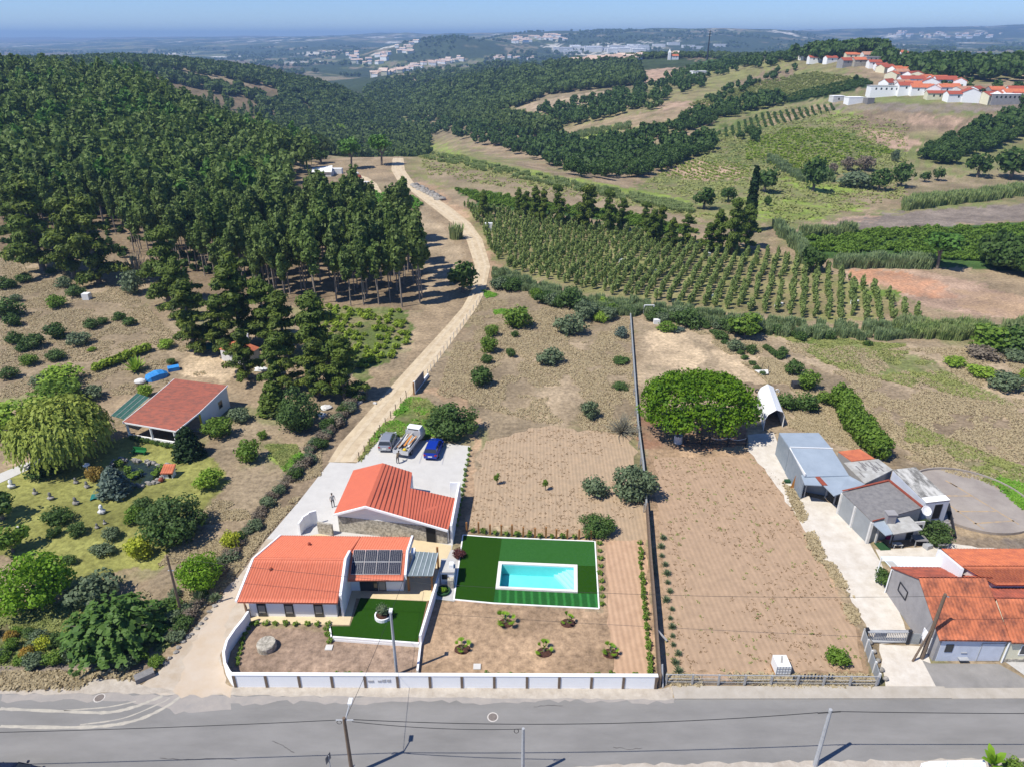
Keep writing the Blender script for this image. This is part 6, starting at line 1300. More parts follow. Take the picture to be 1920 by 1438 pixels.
# ---------------------------------------------------------------- garage house behind
H2 = thing('garage_house', 'white and stone house with salmon metal roof behind the front house', 'house', (-12, 60, 0))
rn = PZ(685,947.5,4.05); rf = PZ(717.5,867.5,4.05); ln = PZ(626,962.5,2.5); lf = PZ(662.5,881,2.5); fn = PZ(840,992.5,2.1); mn = rn.lerp(fn, .50); mf = PZ(772.5,885,mn.z); mstep = mn.lerp(mf, .64); ff = PZ(856,934,2.1)
fst = Vector((mstep.x, mstep.y, mstep.z-.06))
mb = MB(); mb.slab([ln, rn, rf, lf], .14); mb.build('roof', 'panel_salmon', H2, 'smooth left slope of the salmon roof')
mb = MB(); mb.slab([rn, mn, mf, rf], .14); o = mb.build('roof', 'panel_salmon', H2, 'seamed right slope of the salmon roof'); mb = MB(); ribs(mb, mn, mf, rf, rn, 1); 
mb = MB()
def seams(mb, a, b, c, d, n):
    """seam lines from a->d to b->c, a-b being the low edge"""
    nn_ = (b-a).cross(d-a).normalized(); nn_ = nn_ if nn_.z > 0 else -nn_
    for i in range(1, n):
        t = i/n; p = a.lerp(b, t)+nn_*.005; q = d.lerp(c, t)+nn_*.005; u = (q-p).normalized().cross(nn_)*.035
        mb.add([p-u, p+u, q+u, q-u, p-u+nn_*.03, p+u+nn_*.03, q+u+nn_*.03, q-u+nn_*.03], [(4,5,6,7),(0,1,5,4),(1,2,6,5),(2,3,7,6),(3,0,4,7)])
seams(mb, rn, mn, mf, rf, 9); mb.build('seam', 'seam', o)
mn2 = mn-Vector((0,0,.06))+ (fn-rn).normalized()*.01; mb = MB(); mb.slab([mn2, fn, ff, fst], .14); o = mb.build('roof', 'panel_salmon', H2, 'lower seamed roof of the right extension'); mb = MB(); seams(mb, mn2, fn, ff, fst, 15); mb.build('seam', 'seam', o)
mb = MB(); dx = (fn-ln).normalized(); nb = Vector((dx.y, -dx.x, 0))
def gp(t): p = ln.lerp(fn, t); return (p.x, p.y)
# front wall: stone below, white gable above
FW = [Vector((p.x, p.y, 0))-nb*.35 for p in (ln, rn, mn, fn)]
mb = MB(); mb.prism([tuple((FW[0]+dx*.2)[:2]), tuple((FW[3]-dx*.25)[:2]), tuple((FW[3]-dx*.25-nb*.28)[:2]), tuple((FW[0]+dx*.2-nb*.28)[:2])], 0, 1.93); mb.build('stone_wall', 'stone', H2)
w0 = FW[0]+dx*.2; w3 = FW[3]-dx*.25; rr = FW[1]
mb = MB(); vs = []
for off in (-.03, -.25):
    for p, z in ((w0, 1.94), (w3, 1.94), (w3, fn.z-.06), (rr, rn.z-.20), (w0, ln.z-.16)): q_ = p+nb*off; vs.append((q_.x, q_.y, z))
mb.add(vs, [(0,1,2,3,4),(9,8,7,6,5)]+[(i, 5+i, 5+(i+1) % 5, (i+1) % 5) for i in range(5)])
L0_ = Vector((lf.x, lf.y, 0))-(lf-ln).normalized()*.3+dx*.25; mb.wall(w0+Vector((0,.25,0)), L0_, 0, ln.z-.18, .2); 
R1 = Vector((mf.x, mf.y, 0))-(lf-ln).normalized()*.3; mb.wall(L0_, R1, 0, 2.3, .2); mb.wall(R1, Vector((mstep.x-.1, mstep.y, 0)), 0, mn.z-.2, .2)
E = Vector((ff.x-.1, ff.y-.2, 0)); mb.wall(w3+Vector((.1,.2,0)), E, 0, 1.9, .2); mb.wall(E, Vector((mstep.x, mstep.y-.2, 0)), 0, 1.9, .2); mb.build('wall', 'white_wall', H2)
mb = MB()
for a, b in ((ln, rn), (rn, fn)):
    n_ = nb*.16; mb.add([a, b, b+n_, a+n_]+[p+Vector((0,0,-.22)) for p in (a, b, b+n_, a+n_)], [(0,1,2,3),(7,6,5,4),(0,4,5,1),(1,5,6,2),(2,6,7,3),(3,7,4,0)])
mb.build('verge_trim', 'white_wall', H2)
pd = PZ(815,1021,0); qd = PZ(829,1021,0); base_n = w3; 
dd = (w3-w0).normalized(); k0 = (w3-w0).length-2.15; a_ = w0+dd*k0; b_ = w0+dd*(k0+1.0); opening(H2, 'doorway', XY(a_), XY(b_), .05, 1.8, m='black', out=(nb.x, nb.y))
mb = MB(); p_ = PZ(849,908,2.4); q_ = PZ(857,912,2.4); mb.wall((ff.x+.12, ff.y+2.4), (fn.x+.28, fn.y+.3), 0, 2.45, .22, 2.35); mb.wall((ff.x+.12-1.0, ff.y+2.5), (ff.x+.23, ff.y+2.5), 0, 2.45, .2); mb.build('side_wall', 'white_wall', H2)
# curved white and stone wall between the two houses
mb = MB(); P = [PZ(x, y, 0) for x, y in ((563,1003),(570,993),(582,985),(596,981))]
for i in range(3): mb.wall(P[i], P[i+1], 0, 1.5+.1*i, .18)
mb.build('curved_wall', 'white_wall', None, 'curved white wall end behind the front house', 'wall')
mb = MB(); mb.wall(PZ(598,998,0), PZ(625,1003,0), 0, 1.35, .25); mb.build('stone_wall', 'stone', None, 'short stone wall between the two houses', 'wall')
# pergola with dark roof, air conditioner
pg = thing('pergola', 'timber pergola with dark translucent roof at the right end of the front house', 'pergola', (-8, 52, 0))
q = [PZ(763,1079,2.35), PZ(811,1079,2.35), PZ(821,1036,2.75), PZ(779,1033,2.75)]
mb = MB(); mb.slab(q, .06); o = mb.build('roof', 'poly_roof', pg); mb = MB(); ribs(mb, q[0], q[1], q[2], q[3], 5, .07, .05); mb.build('roof_bar', 'poly_line', o)
for px, py in ((767,1107),(811,1108),(822,1066)):
    c = PZ(px, py, 0); mb = MB(); mb.box((c.x-.09, c.y-.09, .04), (c.x+.09, c.y+.09, 2.28 if py > 1080 else 2.6)); mb.build('post', 'timber', pg)
mb = MB(); a = q[0]+Vector((-.1,.15,-.07)); b = q[1]+Vector((.1,.15,-.07)); mb.wall(a, b, 2.12, 2.28, .1); mb.wall(q[3]+Vector((0,-.15,0)), q[2]+Vector((0,-.15,0)), 2.5, 2.68, .1)
for k in range(5): a = q[0].lerp(q[1], k/4); b = q[3].lerp(q[2], k/4); mb.add([a+Vector((-.04,0,-.07)), a+Vector((.04,0,-.07)), b+Vector((.04,0,-.07)), b+Vector((-.04,0,-.07)), a+Vector((-.04,0,-.2)), a+Vector((.04,0,-.2)), b+Vector((.04,0,-.2)), b+Vector((-.04,0,-.2))], [(0,1,2,3),(7,6,5,4),(0,4,5,1),(1,5,6,2),(2,6,7,3),(3,7,4,0)])
mb.build('beam', 'timber', pg)
c = PZ(774,1036,2.6); ac = thing('air_conditioner', 'white air conditioner box on the gable beside the pergola', 'air conditioner', tuple(c)); mb = MB(); mb.box((c.x-.15,c.y-.4,c.z-.3),(c.x+.2,c.y+.4,c.z+.3)); mb.build('case', 'white_plastic', ac)
# barbecue
c = PZ(839,1100,0); bq = thing('barbecue', 'white masonry barbecue with flat grey top and stone base', 'barbecue', tuple(c))
mb = MB(); mb.box((c.x-.62,c.y+.3,0),(c.x+.62,c.y+2.0,1.5)); mb.build('body', 'white_wall', bq); mb = MB(); mb.box((c.x-.7,c.y+.2,1.503),(c.x+.7,c.y+2.1,1.6)); mb.build('top', 'paving_grey', bq)
mb = MB(); mb.box((c.x+.05,c.y-.25,0),(c.x+.6,c.y+.297,.95)); mb.build('stone_base', 'stone', bq); mb = MB(); mb.box((c.x-.5,c.y+.2,.75),(c.x+.0,c.y+.297,1.25)); mb.build('fire_opening', 'black', bq)
mb = MB(); mb.box((c.x+.16,c.y+.7,1.6),(c.x+.56,c.y+1.2,2.0)); mb.build('flue', 'white_wall', bq)
c = PZ(831,1110,0); mb = MB(); mb.rings([[(c.x+r_*math.cos(k*.4189), c.y+r_*math.sin(k*.4189), z_) for k in range(15)] for r_, z_ in ((.62,0),(.66,.3),(.55,.3),(.5,.16))]); mb.build('tub', 'green_mat', None, 'round dark green tub beside the barbecue', 'tub')
put('bright', c.x+.1, c.y-.05, .15, .32, 'shrub', 'bright green ball of leaves in the dark green tub', 'shrub')
# white wall right of the small lawn, bench-like boxes on it
mb = MB(); a = PZ(823,1078,0); b = PZ(789,1210,0); a = PZ(827,1083,0); mb.wall(a, b, 0, 1.15, .2); mb.wall(b, PZ(783,1262,0), 0, .35, .16); mb.build('garden_wall', 'white_wall', None, 'white wall between the small lawn and the bare garden', 'wall')
mb = MB(); mb.wall(PZ(786,1212,0), PZ(625,1200,0), 0, .45, .14); mb.build('garden_wall', 'white_wall', None, 'low white retaining wall at the foot of the small lawn', 'wall')
# roadside wall with brown pilasters and curved left end
bw = thing('boundary_wall', 'long white roadside wall with brown pilasters, curving at its left end', 'wall', tuple(PZ(830,1290,0)))
y0 = PZ(440,1288,0); y1 = PZ(1231,1291,0); ht = PZ(830,1262,0)
WH = HC-(y0.y+.1)*math.tan(PIT-math.atan((719-1264)/F)); WH = max(1.3, WH)
mb = MB(); mb.wall((y0.x, y0.y+.12), (y1.x, y1.y+.12), 0, WH, .22)
cur = [PZ(x, y, WH) for x, y in ((465,1145),(455,1160),(440,1178),(425,1200),(419,1222),(421,1242),(430,1258))]+[Vector((y0.x, y0.y+.12, WH))]
for i in range(len(cur)-1): mb.wall(cur[i], cur[i+1], 0, WH+.0015*i, .2)
mb.build('wall', 'white_wall', bw)
mb = MB(); mb.wall((y0.x-.02, y0.y+.12), (y1.x+.02, y1.y+.12), WH+.003, WH+.07, .30); mb.build('coping', 'white_wall', bw)
for px in (440,499,561,622,684,744.5,805,864.5,925,986,1046,1106,1165.5,1226):
    p = PZ(px+2, 1289, 0); mb = MB(); mb.box((p.x-.10, y0.y+(y1.y-y0.y)*(px-440)/791-.045, .05), (p.x+.10, y0.y+(y1.y-y0.y)*(px-440)/791+.02, WH-.04)); mb.build('pilaster', 'brown_post', bw)
yy = y0.y+(y1.y-y0.y)*.33; mb = MB()
for px, w_, h_ in ((695,.42,.2),(711.5,.26,.2),(720,.26,.3),(729,.26,.3)):
    x = PZ(px, 1275, .8).x; mb = MB(); mb.box((x-w_/2, yy-.035, WH*.5), (x+w_/2, yy+.015, WH*.5+h_)); mb.build('vent_panel', 'grille', bw)
g_ = thing('side_gate', 'small brown gate at the corner of the front house', 'gate', tuple(PZ(462,1150,0))); mb = MB(); mb.wall(PZ(460,1143,0), PZ(467,1160,0), 0, 1.3, .08); mb.build('gate_leaf', 'timber_dark', g_)
# brown timber posts behind the pool and the plants between them
for i, (px, py) in enumerate([(875,996),(897.5,999),(919,1001),(940,1003),(960,1004),(981,1006),(1003,1007),(1023.5,1008),(1043,1009),(1063.5,1010),(1085.5,1010),(1108,1010)]):
    c = PZ(px, py, 0); h_ = [1.15,1.35,1.2,1.3,1.4,1.2,1.15,1.35,1.15,1.2,1.15,1.0][i]
    mb = MB(); mb.box((c.x-.09,c.y-.09,0),(c.x+.09,c.y+.09,h_)); mb.build('timber_post', 'timber', None, 'square brown timber post of the row behind the pool lawn', 'post', 'brown timber posts behind the pool lawn')
for i in range(12): c = PZ(886+i*21.3, 999+min(11,i*1.7)-1, 0); put('plant', c.x, c.y, 0, rnd.uniform(.6,.85), 'young_plant', 'young green plant between the brown timber posts', 'plant', 'young plants between the timber posts', hs=1.5)
for i in range(9): c = PZ(1122.5+i*.9, 1020+i*14.2, 0); put('plant', c.x, c.y, 0, rnd.uniform(.6,.8), 'young_plant', 'young shrub of the row right of the pool lawn', 'plant', 'young shrubs right of the pool lawn')
for i in range(27): c = PZ(1199+i*.8+rnd.uniform(-1,1), 1020+i*9.4, 0); put('plant', c.x, c.y, 0, rnd.uniform(.5,.8), 'young_plant', 'bright green plant of the row along the boundary wall', 'plant', 'bright plants along the boundary wall', hs=1.3)
for i in range(32): c = PZ(495+i*23.2, 1262, .0); put('plant', c.x, y0.y+.75, 0, rnd.uniform(.6,.95), 'young_plant', 'small plant just behind the roadside wall', 'plant', 'small plants behind the roadside wall', hs=1.3)
for i in range(8): c = PZ(478+i*19.5, 1171, 0); put('plant', c.x, c.y, 0, rnd.uniform(.6,.8), 'young_plant', 'round green plant along the edge of the beige terrace', 'plant', 'plants along the terrace edge')
for px, py in ((612,1180),(616,1192),(618,1204)): c = PZ(px, py, 0); put('plant', c.x, c.y, 0, .75, 'young_plant', 'plant of the short column at the lawn corner', 'plant', 'three plants at the lawn corner')
for i in range(9): c = PZ(470-5*i+(i*i)*.25, 1170+9.5*i, 0); put('plant', c.x, c.y, 0, .55, 'young_plant', 'small plant inside the curved end of the white wall', 'plant', 'small plants inside the curved wall')
for i in range(16): c = PZ(880-i*1.6, 845+i*9.5, 0); put('plant', c.x, c.y, 0, .65, 'young_plant', 'hedge plant along the right side of the car park', 'plant', 'young hedge beside the car park', hs=1.4)
for i, (px, py) in enumerate([(948,1168),(1065,1168),(867,1217),(1020,1223),(1145,1225)]):
    c = PZ(px, py, 0); lb = ('back left','back right','front left','front middle','front right')[i]
    mb = MB(); mb.rings([[(c.x+r_*math.cos(k*.5236)*rnd.uniform(.92,1.08), c.y+r_*.8*math.sin(k*.5236), z_) for k in range(12)] for r_, z_ in ((.68,.0),(.62,.09),(.3,.13))]); mb.build('mulch_bed', 'soil_dark', None, 'round dark mulch bed of the %s young palm' % lb, 'mulch bed')
    put('young_palm', c.x, c.y+.05, .08, [1.25,1.0,.95,1.15,1.0][i], 'young_palm', 'young fan palm in a round mulch bed, %s of the five' % lb, 'palm', v=i)
# boundary wall and fence right of the pool plot
bl = [(1181,582),(1189,700),(1196,800),(1206,880),(1212,960),(1219,1060),(1227,1160),(1236,1289)]
fn_ = thing('boundary_fence', 'low brown and white boundary wall running from the road to the orchard', 'wall', tuple(PZ(1212,960,0)))
mb = MB(); 
for i in range(4, 7): mb.wall(PZ(*bl[i],0), PZ(*bl[i+1],0), 0, 1.25+.002*i, .16)
mb.build('timber_screen', 'brown_post', fn_)
mb = MB()
for i in range(0, 4): mb.wall(PZ(*bl[i],0), PZ(*bl[i+1],0), 0, .7+.002*i, .18)
mb.build('low_wall', 'grey_panel', fn_)
for i in range(12):
    t = i/11; k = min(int(t*3.999), 3); f = t*4-k; p = PZ(*bl[k],0).lerp(PZ(*bl[k+1],0), min(1,f)); mb = MB(); mb.box((p.x-.05-.3,p.y-.05,0),(p.x+.05-.3,p.y+.05,1.1)); mb.build('post', 'grey_render', fn_)
for i in range(16):
    t = i/15; c = PZ(1222+26*t, 1010+250*t, 0); put('agave', c.x+.9+rnd.uniform(-.2,.3), c.y, 0, rnd.uniform(.35,.6), 'agave', 'blue-grey agave beside the dark boundary screen', 'agave', 'agaves along the boundary screen', whole=True)

for i in range(13):
    t = i/12; c = PZ(312+98*t+rnd.uniform(-3,2), 1246-118*t+rnd.uniform(-3,3), 0); mb = MB(); mb.blob((c.x,c.y,.1), rnd.uniform(.14,.28), rnd.uniform(.12,.22), rnd.uniform(.06,.14), 7, 4, .3, i); mb.build('pale_stone', 'rock_grey', None, 'pale stone of the rough row along the left edge of the drive', 'stone', 'pale stones along the drive')
c = PZ(272,1270,0); mb = MB(); mb.obox((c.x,c.y,0), (.8,.6), (-.6,.8), .7, .35, 0, .45); mb.build('culvert_head', 'asbestos', None, 'dark concrete culvert head at the left foot of the drive', 'culvert')
# ---------------------------------------------------------------- sheds on the right
def quadroof(parent, name, px4, zs, m, th=.1, label=None):
    q = [PZ(p[0], p[1], z) for p, z in zip(px4, zs)]; mb = MB(); mb.slab(q, th); o = mb.build(name, m, parent)
    if label: o['label'] = label
    return q, o
def under(mb, q, edges, z0=0, inset=.0, t=.15, drop=.1):
    """walls under the given edges of a roof quad"""
    c = sum(q, Vector())/len(q)
    for i in edges:
        a = q[i]; b = q[(i+1) % len(q)]; a = a+(c-a)*inset; b = b+(c-b)*inset; mb.wall(a, b, z0, a.z-drop, t, b.z-drop)
sh = thing('metal_shed', 'blue-grey metal shed, tallest at the far end of the gravel lane', 'shed', tuple(PZ(1530,900,0)))
q1, _ = quadroof(sh, 'roof', [(1461,811),(1481,839.5),(1561,842),(1535,811)], [3.0,3.3,3.3,3.0], 'metal_blue'); 
mb = MB(); under(mb, q1, [0,2,3], inset=.02); 
q2, o2 = quadroof(sh, 'roof', [(1481,839.5),(1509,893),(1592,891),(1561,842)], [3.4,3.0,3.0,3.4], 'metal_blue'); under(mb, q2, [0], inset=.02)
q3, _ = quadroof(sh, 'roof', [(1502,890),(1509,908),(1541,909.5),(1526,891)], [2.9,2.75,2.75,2.9], 'metal_blue', label='small low porch roof'); 
q4, _ = quadroof(sh, 'roof', [(1526,891),(1564,929),(1622,907),(1592,891)], [2.95,2.5,2.5,2.95], 'metal_blue', label='front sloping roof of the shed')
mb.build('wall', 'metal_blue_dark', sh)
mb = MB(); mb.wall(q1[1], q1[2], 3.2, 3.46, .12); a, b = q2[0], q2[1]; mb.wall(a, b, a.z-.05, a.z+.04, .12, b.z+.04); mb.build('ridge_trim', 'white_plastic', sh)
mb = MB(); a = q4[0]; b = q4[1]; mb.slab([a+Vector((0,0,.05)), a+Vector((.5,0,.05)), a.lerp(b,.5)+Vector((.4,0,.05)), a.lerp(b,.5)+Vector((-.15,0,.05))], .04); mb.build('red_strip', 'rust_red', sh)
mb = MB(); p0 = PZ(1507,931,0); p1 = PZ(1563,945,0); mb.wall(p0+Vector((.1,1.2,0)), p1+Vector((0,1.6,0)), 0, 2.3, .1); mb.build('dark_interior', 'grey_panel', sh)
mb = MB(); 
for a in (p0, PZ(1547,933,0), p1): mb.box((a.x-.06,a.y-.06,0),(a.x+.06,a.y+.06,2.45))
mb.build('post', 'galv', sh)
ot = thing('small_shed', 'low shed with a plain orange roof behind the metal shed', 'shed', tuple(PZ(1605,860,0)))
q, _ = quadroof(ot, 'roof', [(1572,846),(1597,864),(1640,859),(1612,841)], [2.4,2.4,2.4,2.4], 'tile_orange'); mb = MB(); under(mb, q, [0,1,2,3], inset=.04); mb.build('wall', 'grey_render', ot)
ct = thing('corrugated_shed', 'shed with pale patchy corrugated sheets between the blue and dark roofs', 'shed', tuple(PZ(1630,885,0)))
q, o = quadroof(ct, 'roof', [(1582,867),(1622,906),(1674,880),(1647,860)], [2.3,2.35,2.35,2.3], 'tin_pale'); mb = MB(); under(mb, q, [0,1,2,3], inset=.04); mb.build('wall', 'grey_render', ct)
mb = MB()
for k in range(17):
    u = rnd.uniform(.05,.85); v = rnd.uniform(.02,.7); a = q[0].lerp(q[3], u).lerp(q[1].lerp(q[2], u), v); b = q[0].lerp(q[3], u).lerp(q[1].lerp(q[2], u), v+.26); s = Vector((.09,0,0)); z_ = Vector((0,0,.015)); mb.add([a-s+z_, b-s+z_, b+s+z_, a+s+z_], [(0,1,2,3)])
mb.build('dark_strip', 'asbestos', o)
dk = thing('flat_roof_shed', 'long low shed with dark grey roof and red edging beside the gravel lane', 'shed', tuple(PZ(1640,950,0)))
q, o = quadroof(dk, 'roof', [(1579,922),(1636,977),(1729,951),(1667,901)], [2.75,2.75,2.9,2.9], 'asbestos', .12)
mb = MB(); under(mb, q, [0,1,2,3], inset=.03, drop=.13); mb.build('wall', 'grey_panel', dk)
mb = MB(); 
for i in (2, 3): mb.wall(q[i], q[(i+1)%4], q[i].z+.003, q[i].z+.16, .22, q[(i+1)%4].z+.16)
mb.wall(q[1], q[1].lerp(q[2],.45), q[1].z+.003, q[1].z+.08, .1); mb.build('red_edging', 'rust_red', dk)
mb = MB(); c_ = sum(q, Vector())/4
for t in (0, .47, 1.0):
    a = q[0].lerp(q[1], t); a = a+(c_-a)*.02; mb.box((a.x-.16,a.y-.16,0),(a.x+.1,a.y+.1,2.6))
mb.build('white_pillar', 'white_old', dk)
c = PZ(1669,972,2.9); ch = MB(); ch.box((c.x-.42,c.y-.3,1.5),(c.x+.42,c.y+.45,3.5)); ch.box((c.x-.5,c.y-.36,3.504),(c.x+.5,c.y+.5,3.6)); ch.build('chimney', 'grey_render', dk)
lt = thing('lean_to', 'lean-to with pale tin roofs at the near end of the dark-roofed shed', 'shed', tuple(PZ(1680,1010,0)))
qa, _ = quadroof(lt, 'roof', [(1636,980),(1661,1003),(1675,1000),(1659,975)], [2.55,2.2,2.2,2.55], 'metal_blue'); qb, _ = quadroof(lt, 'roof', [(1660,975),(1676,1001),(1730,992),(1705,967)], [2.6,2.3,2.3,2.6], 'tin_pale')
mb = MB(); f = (PZ(1628,1004,0), PZ(1641,1016,0)); mb.wall(f[0], f[1], 0, 2.1, .15); mb.build('wall', 'white_old', lt)
mb = MB(); a = PZ(1674,1012,0); b = PZ(1725,1008,0); mb.wall(a, b, 0, 2.1, .12); mb.build('front_wall', 'white_old', lt)
opening(lt, 'door', (a.lerp(b,.42).x, a.lerp(b,.42).y-.06), (a.lerp(b,.66).x, a.lerp(b,.66).y-.06), .05, 1.9, out=(0,-1)); opening(lt, 'window', (a.lerp(b,.78).x, a.lerp(b,.78).y-.06), (a.lerp(b,.92).x, a.lerp(b,.92).y-.06), 1.2, 1.75, out=(0,-1))
mb = MB(); 
for px, py in ((1641,1018),(1668,1018)): c = PZ(px, py, 0); mb.box((c.x-.05,c.y-.05,0),(c.x+.05,c.y+.05,2.1))
mb.build('post', 'galv', lt)
def box_thing(name, m, px, py, w_, d_, h_, label, cat, rot=0, z=0, group=None):
    c = PZ(px, py, z) ; mb = MB(); mb.obox((c.x, c.y, 0), (math.cos(rot), math.sin(rot)), (-math.sin(rot), math.cos(rot)), w_/2, d_/2, z, z+h_); return mb.build(name, m, None, label, cat, group)
def table(px, py, w_, d_, h_, label, top='tin_pale', leg='galv'):
    c = PZ(px, py, 0); t_ = thing('table', label, 'table', tuple(c)); mb = MB(); mb.box((c.x-w_/2,c.y-d_/2,h_-.06),(c.x+w_/2,c.y+d_/2,h_)); mb.build('tabletop', top, t_)
    for sx in (-1,1):
        for sy in (-1,1): mb = MB(); mb.box((c.x+sx*(w_/2-.08)-.03,c.y+sy*(d_/2-.08)-.03,0),(c.x+sx*(w_/2-.08)+.03,c.y+sy*(d_/2-.08)+.03,h_-.06)); mb.build('leg', leg, t_)
table(1721,1020,1.3,1.0,.8,'dark bench table in front of the lean-to','asbestos'); table(1681,1026,.9,.5,.5,'low pale table in front of the lean-to'); table(1764,1026,1.1,.8,.6,'cluttered low table under the fig bush','asbestos')
mb = MB(); mb.prism([tuple(PZ(x, y, 0)[:2]) for x, y in ((1638,1018),(1651,1032),(1671,1031),(1657,1016))], .03, .05); mb.build('mat', 'green_mat', None, 'dark green mat on the ground before the lean-to', 'mat')
box_thing('chair', 'magenta', 1664, 1008, .6, .5, .9, 'magenta armchair under the lean-to', 'chair'); box_thing('laundry_bin', 'green_mat', 1645, 1006, .4, .4, .9, 'dark green bin beside the white wall', 'bin'); box_thing('crate', 'galv', 1738, 1027, .7, .6, .5, 'grey-green crate between the two low tables', 'crate', .4)
box_thing('board', 'white_plastic', 1472, 871, .16, .9, 1.5, 'white board leaning on the blue shed wall', 'board', .3); box_thing('board', 'white_plastic', 1480, 884, .14, .8, 1.5, 'second white board leaning on the blue shed wall', 'board', .3)
mb = MB(); a = PZ(1486,916,0); b = PZ(1497,890,1.7); s = Vector((.35,.1,0)); mb.slab([a-s, a+s, b+s, b-s], .06); mb.build('plank', 'orange', None, 'orange-brown plank leaning on the shed', 'plank')
box_thing('crate', 'green_mat', 1476, 904, .6, .5, .3, 'green crate on the lane beside the blue shed', 'crate'); box_thing('sack', 'white_plastic', 1487, 900, .4, .4, .5, 'white sack beside the leaning plank', 'sack')
def wheelish(px, py, z, r_, label, name='tyre', m='cloth_dark', group=None):
    c = PZ(px, py, z); mb = MB()
    for k in range(12):
        a, b = k*math.pi/6, (k+1)*math.pi/6
        mb.add([(c.x+rr_*math.cos(t_), c.y+yy_, c.z+rr_*math.sin(t_)) for t_ in (a, b) for rr_, yy_ in ((r_*.6,-.1),(r_,-.1),(r_,.1),(r_*.6,.1))], [(0,1,5,4),(1,2,6,5),(2,3,7,6),(3,0,4,7)])
    return mb.build(name, m, None, label, 'tyre', group)
wheelish(1501,906,.5,.5,'black tyre standing in front of the shed'); wheelish(1499,916,.35,.35,'small tyre below the larger one')
for i in range(6): wheelish(1420+i*7.5, 733, .3, .32, 'white-painted tyre standing in the row behind the garage tent', m='white_old' if i % 2 else 'cloth_dark', group='tyres behind the garage tent')
# white-blue building with weathered roof
wb = thing('weathered_roof_house', 'white-blue narrow building with blotchy weathered roof beside the round concrete floor', 'house', tuple(PZ(1730,940,0)))
q, _ = quadroof(wb, 'roof', [(1674,880),(1737,942),(1782,937),(1717,875)], [3.0,3.1,3.1,3.0], 'weathered', .1); q = [p for p in q]
mb = MB(); under(mb, q, [0,1,2,3], inset=.03); mb.build('wall', 'blue_white', wb)
mb = MB(); a, b = q[1], q[2]; c_ = q[1].lerp(q[0], .14); d_ = q[2].lerp(q[3], .14); z_ = Vector((0,0,.012)); mb.slab([a+z_, b+z_, d_+z_, c_+z_], .01); mb.build('white_band', 'white_wall', wb)
a = q[1]+(sum(q, Vector())/4-q[1])*.03; b = q[2]+(sum(q, Vector())/4-q[2])*.03; opening(wb, 'door', (a.lerp(b,.42).x, a.lerp(b,.42).y-.06), (a.lerp(b,.75).x, a.lerp(b,.75).y-.06), .9, 2.7, m='black', out=(0,-1))
a = q[0].lerp(q[1], .22); b = q[0].lerp(q[1], .34); c_ = sum(q, Vector())/4; a += (c_-a)*.025; b += (c_-b)*.025; opening(wb, 'window', XY(a), XY(b), 1.8, 2.5, out=(-1,-.5))
mb = MB()
for k in range(8):
    a = PZ(1752+k*3.6, 966+k*3.4, 0); mb.box((a.x-.5,a.y-.2,0),(a.x+.5,a.y+.25,.9-.11*k))
mb.build('stair', 'grey_render', wb); mb = MB(); mb.wall(PZ(1775,958,0), PZ(1790,1010,0), 0, 1.1, .1, .5); mb.wall(PZ(1748,965,0), PZ(1762,990,0), 0, 1.1, .1, .6); mb.build('stair_rail', 'cloth_dark', wb)
dsh = thing('satellite_dish', 'white satellite dish at the corner of the dark-roofed shed', 'satellite dish', tuple(PZ(1737,960,2.9))); c = PZ(1737,957,3.4); mb = MB(); n_ = Vector((.1,-.75,.65)).normalized(); u = n_.orthogonal().normalized(); v = n_.cross(u)
mb.rings([[c+u*r_*math.cos(k*.4189)+v*r_*math.sin(k*.4189)+n_*h_ for k in range(15)] for r_, h_ in ((.05,-.08),(.35,-.03),(.52,.06),(.50,.08),(.33,0),(.05,-.05))]); mb.build('reflector', 'white_plastic', dsh)
mb = MB(); mb.tube(c+Vector((0,.3,-.6)), c, .03); mb.build('mount', 'galv', dsh)
# round concrete floor
cc = PZ(1818,937,0); rx = abs(PZ(1922,940,0).x-PZ(1712,940,0).x)/2; ry = abs(PZ(1800,872,0).y-PZ(1800,992,0).y)/2; fl = thing('round_floor', 'round stained concrete floor with a low kerb beside the sheds', 'threshing floor', tuple(cc))
mat('round_conc', (.27,.235,.21), (.36,.32,.28), scale=.4, detail=9, rough=.9); mat('faded_line', (.46,.33,.19), (.33,.27,.21), scale=1.5, rough=.9, lo=.4, hi=.6)
mb = MB(); mb.add([(cc.x+rx*math.cos(k*.13090), cc.y+ry*math.sin(k*.13090), .05) for k in range(48)], [tuple(range(48))]); mb.build('slab', 'round_conc', fl)
mb = MB()
for k in range(48): mb.wall((cc.x+rx*math.cos(k*.13090), cc.y+ry*math.sin(k*.13090)), (cc.x+rx*math.cos((k+1)*.13090), cc.y+ry*math.sin((k+1)*.13090)), 0, .3+.002*(k % 2), .15)
mb.build('kerb', 'round_conc', fl)
mb = MB()
for (a, b) in (((-.62,.35),(-.25,-.85)),((-.05,.55),(.42,-.72)),((-.45,-.35),(.25,-.35)),((-.55,.12),(.10,.12)),((-.35,-.7),(.4,-.62)),((.0,.4),(-.1,.62))):
    p = Vector((cc.x+a[0]*rx, cc.y+a[1]*ry, .056)); q_ = Vector((cc.x+b[0]*rx, cc.y+b[1]*ry, .056)); u = (q_-p).normalized(); s = Vector((-u.y, u.x, 0))*.10; mb.add([p-s, q_-s, q_+s, p+s], [(0,1,2,3)])
mb.build('faded_line', 'faded_line', fl)
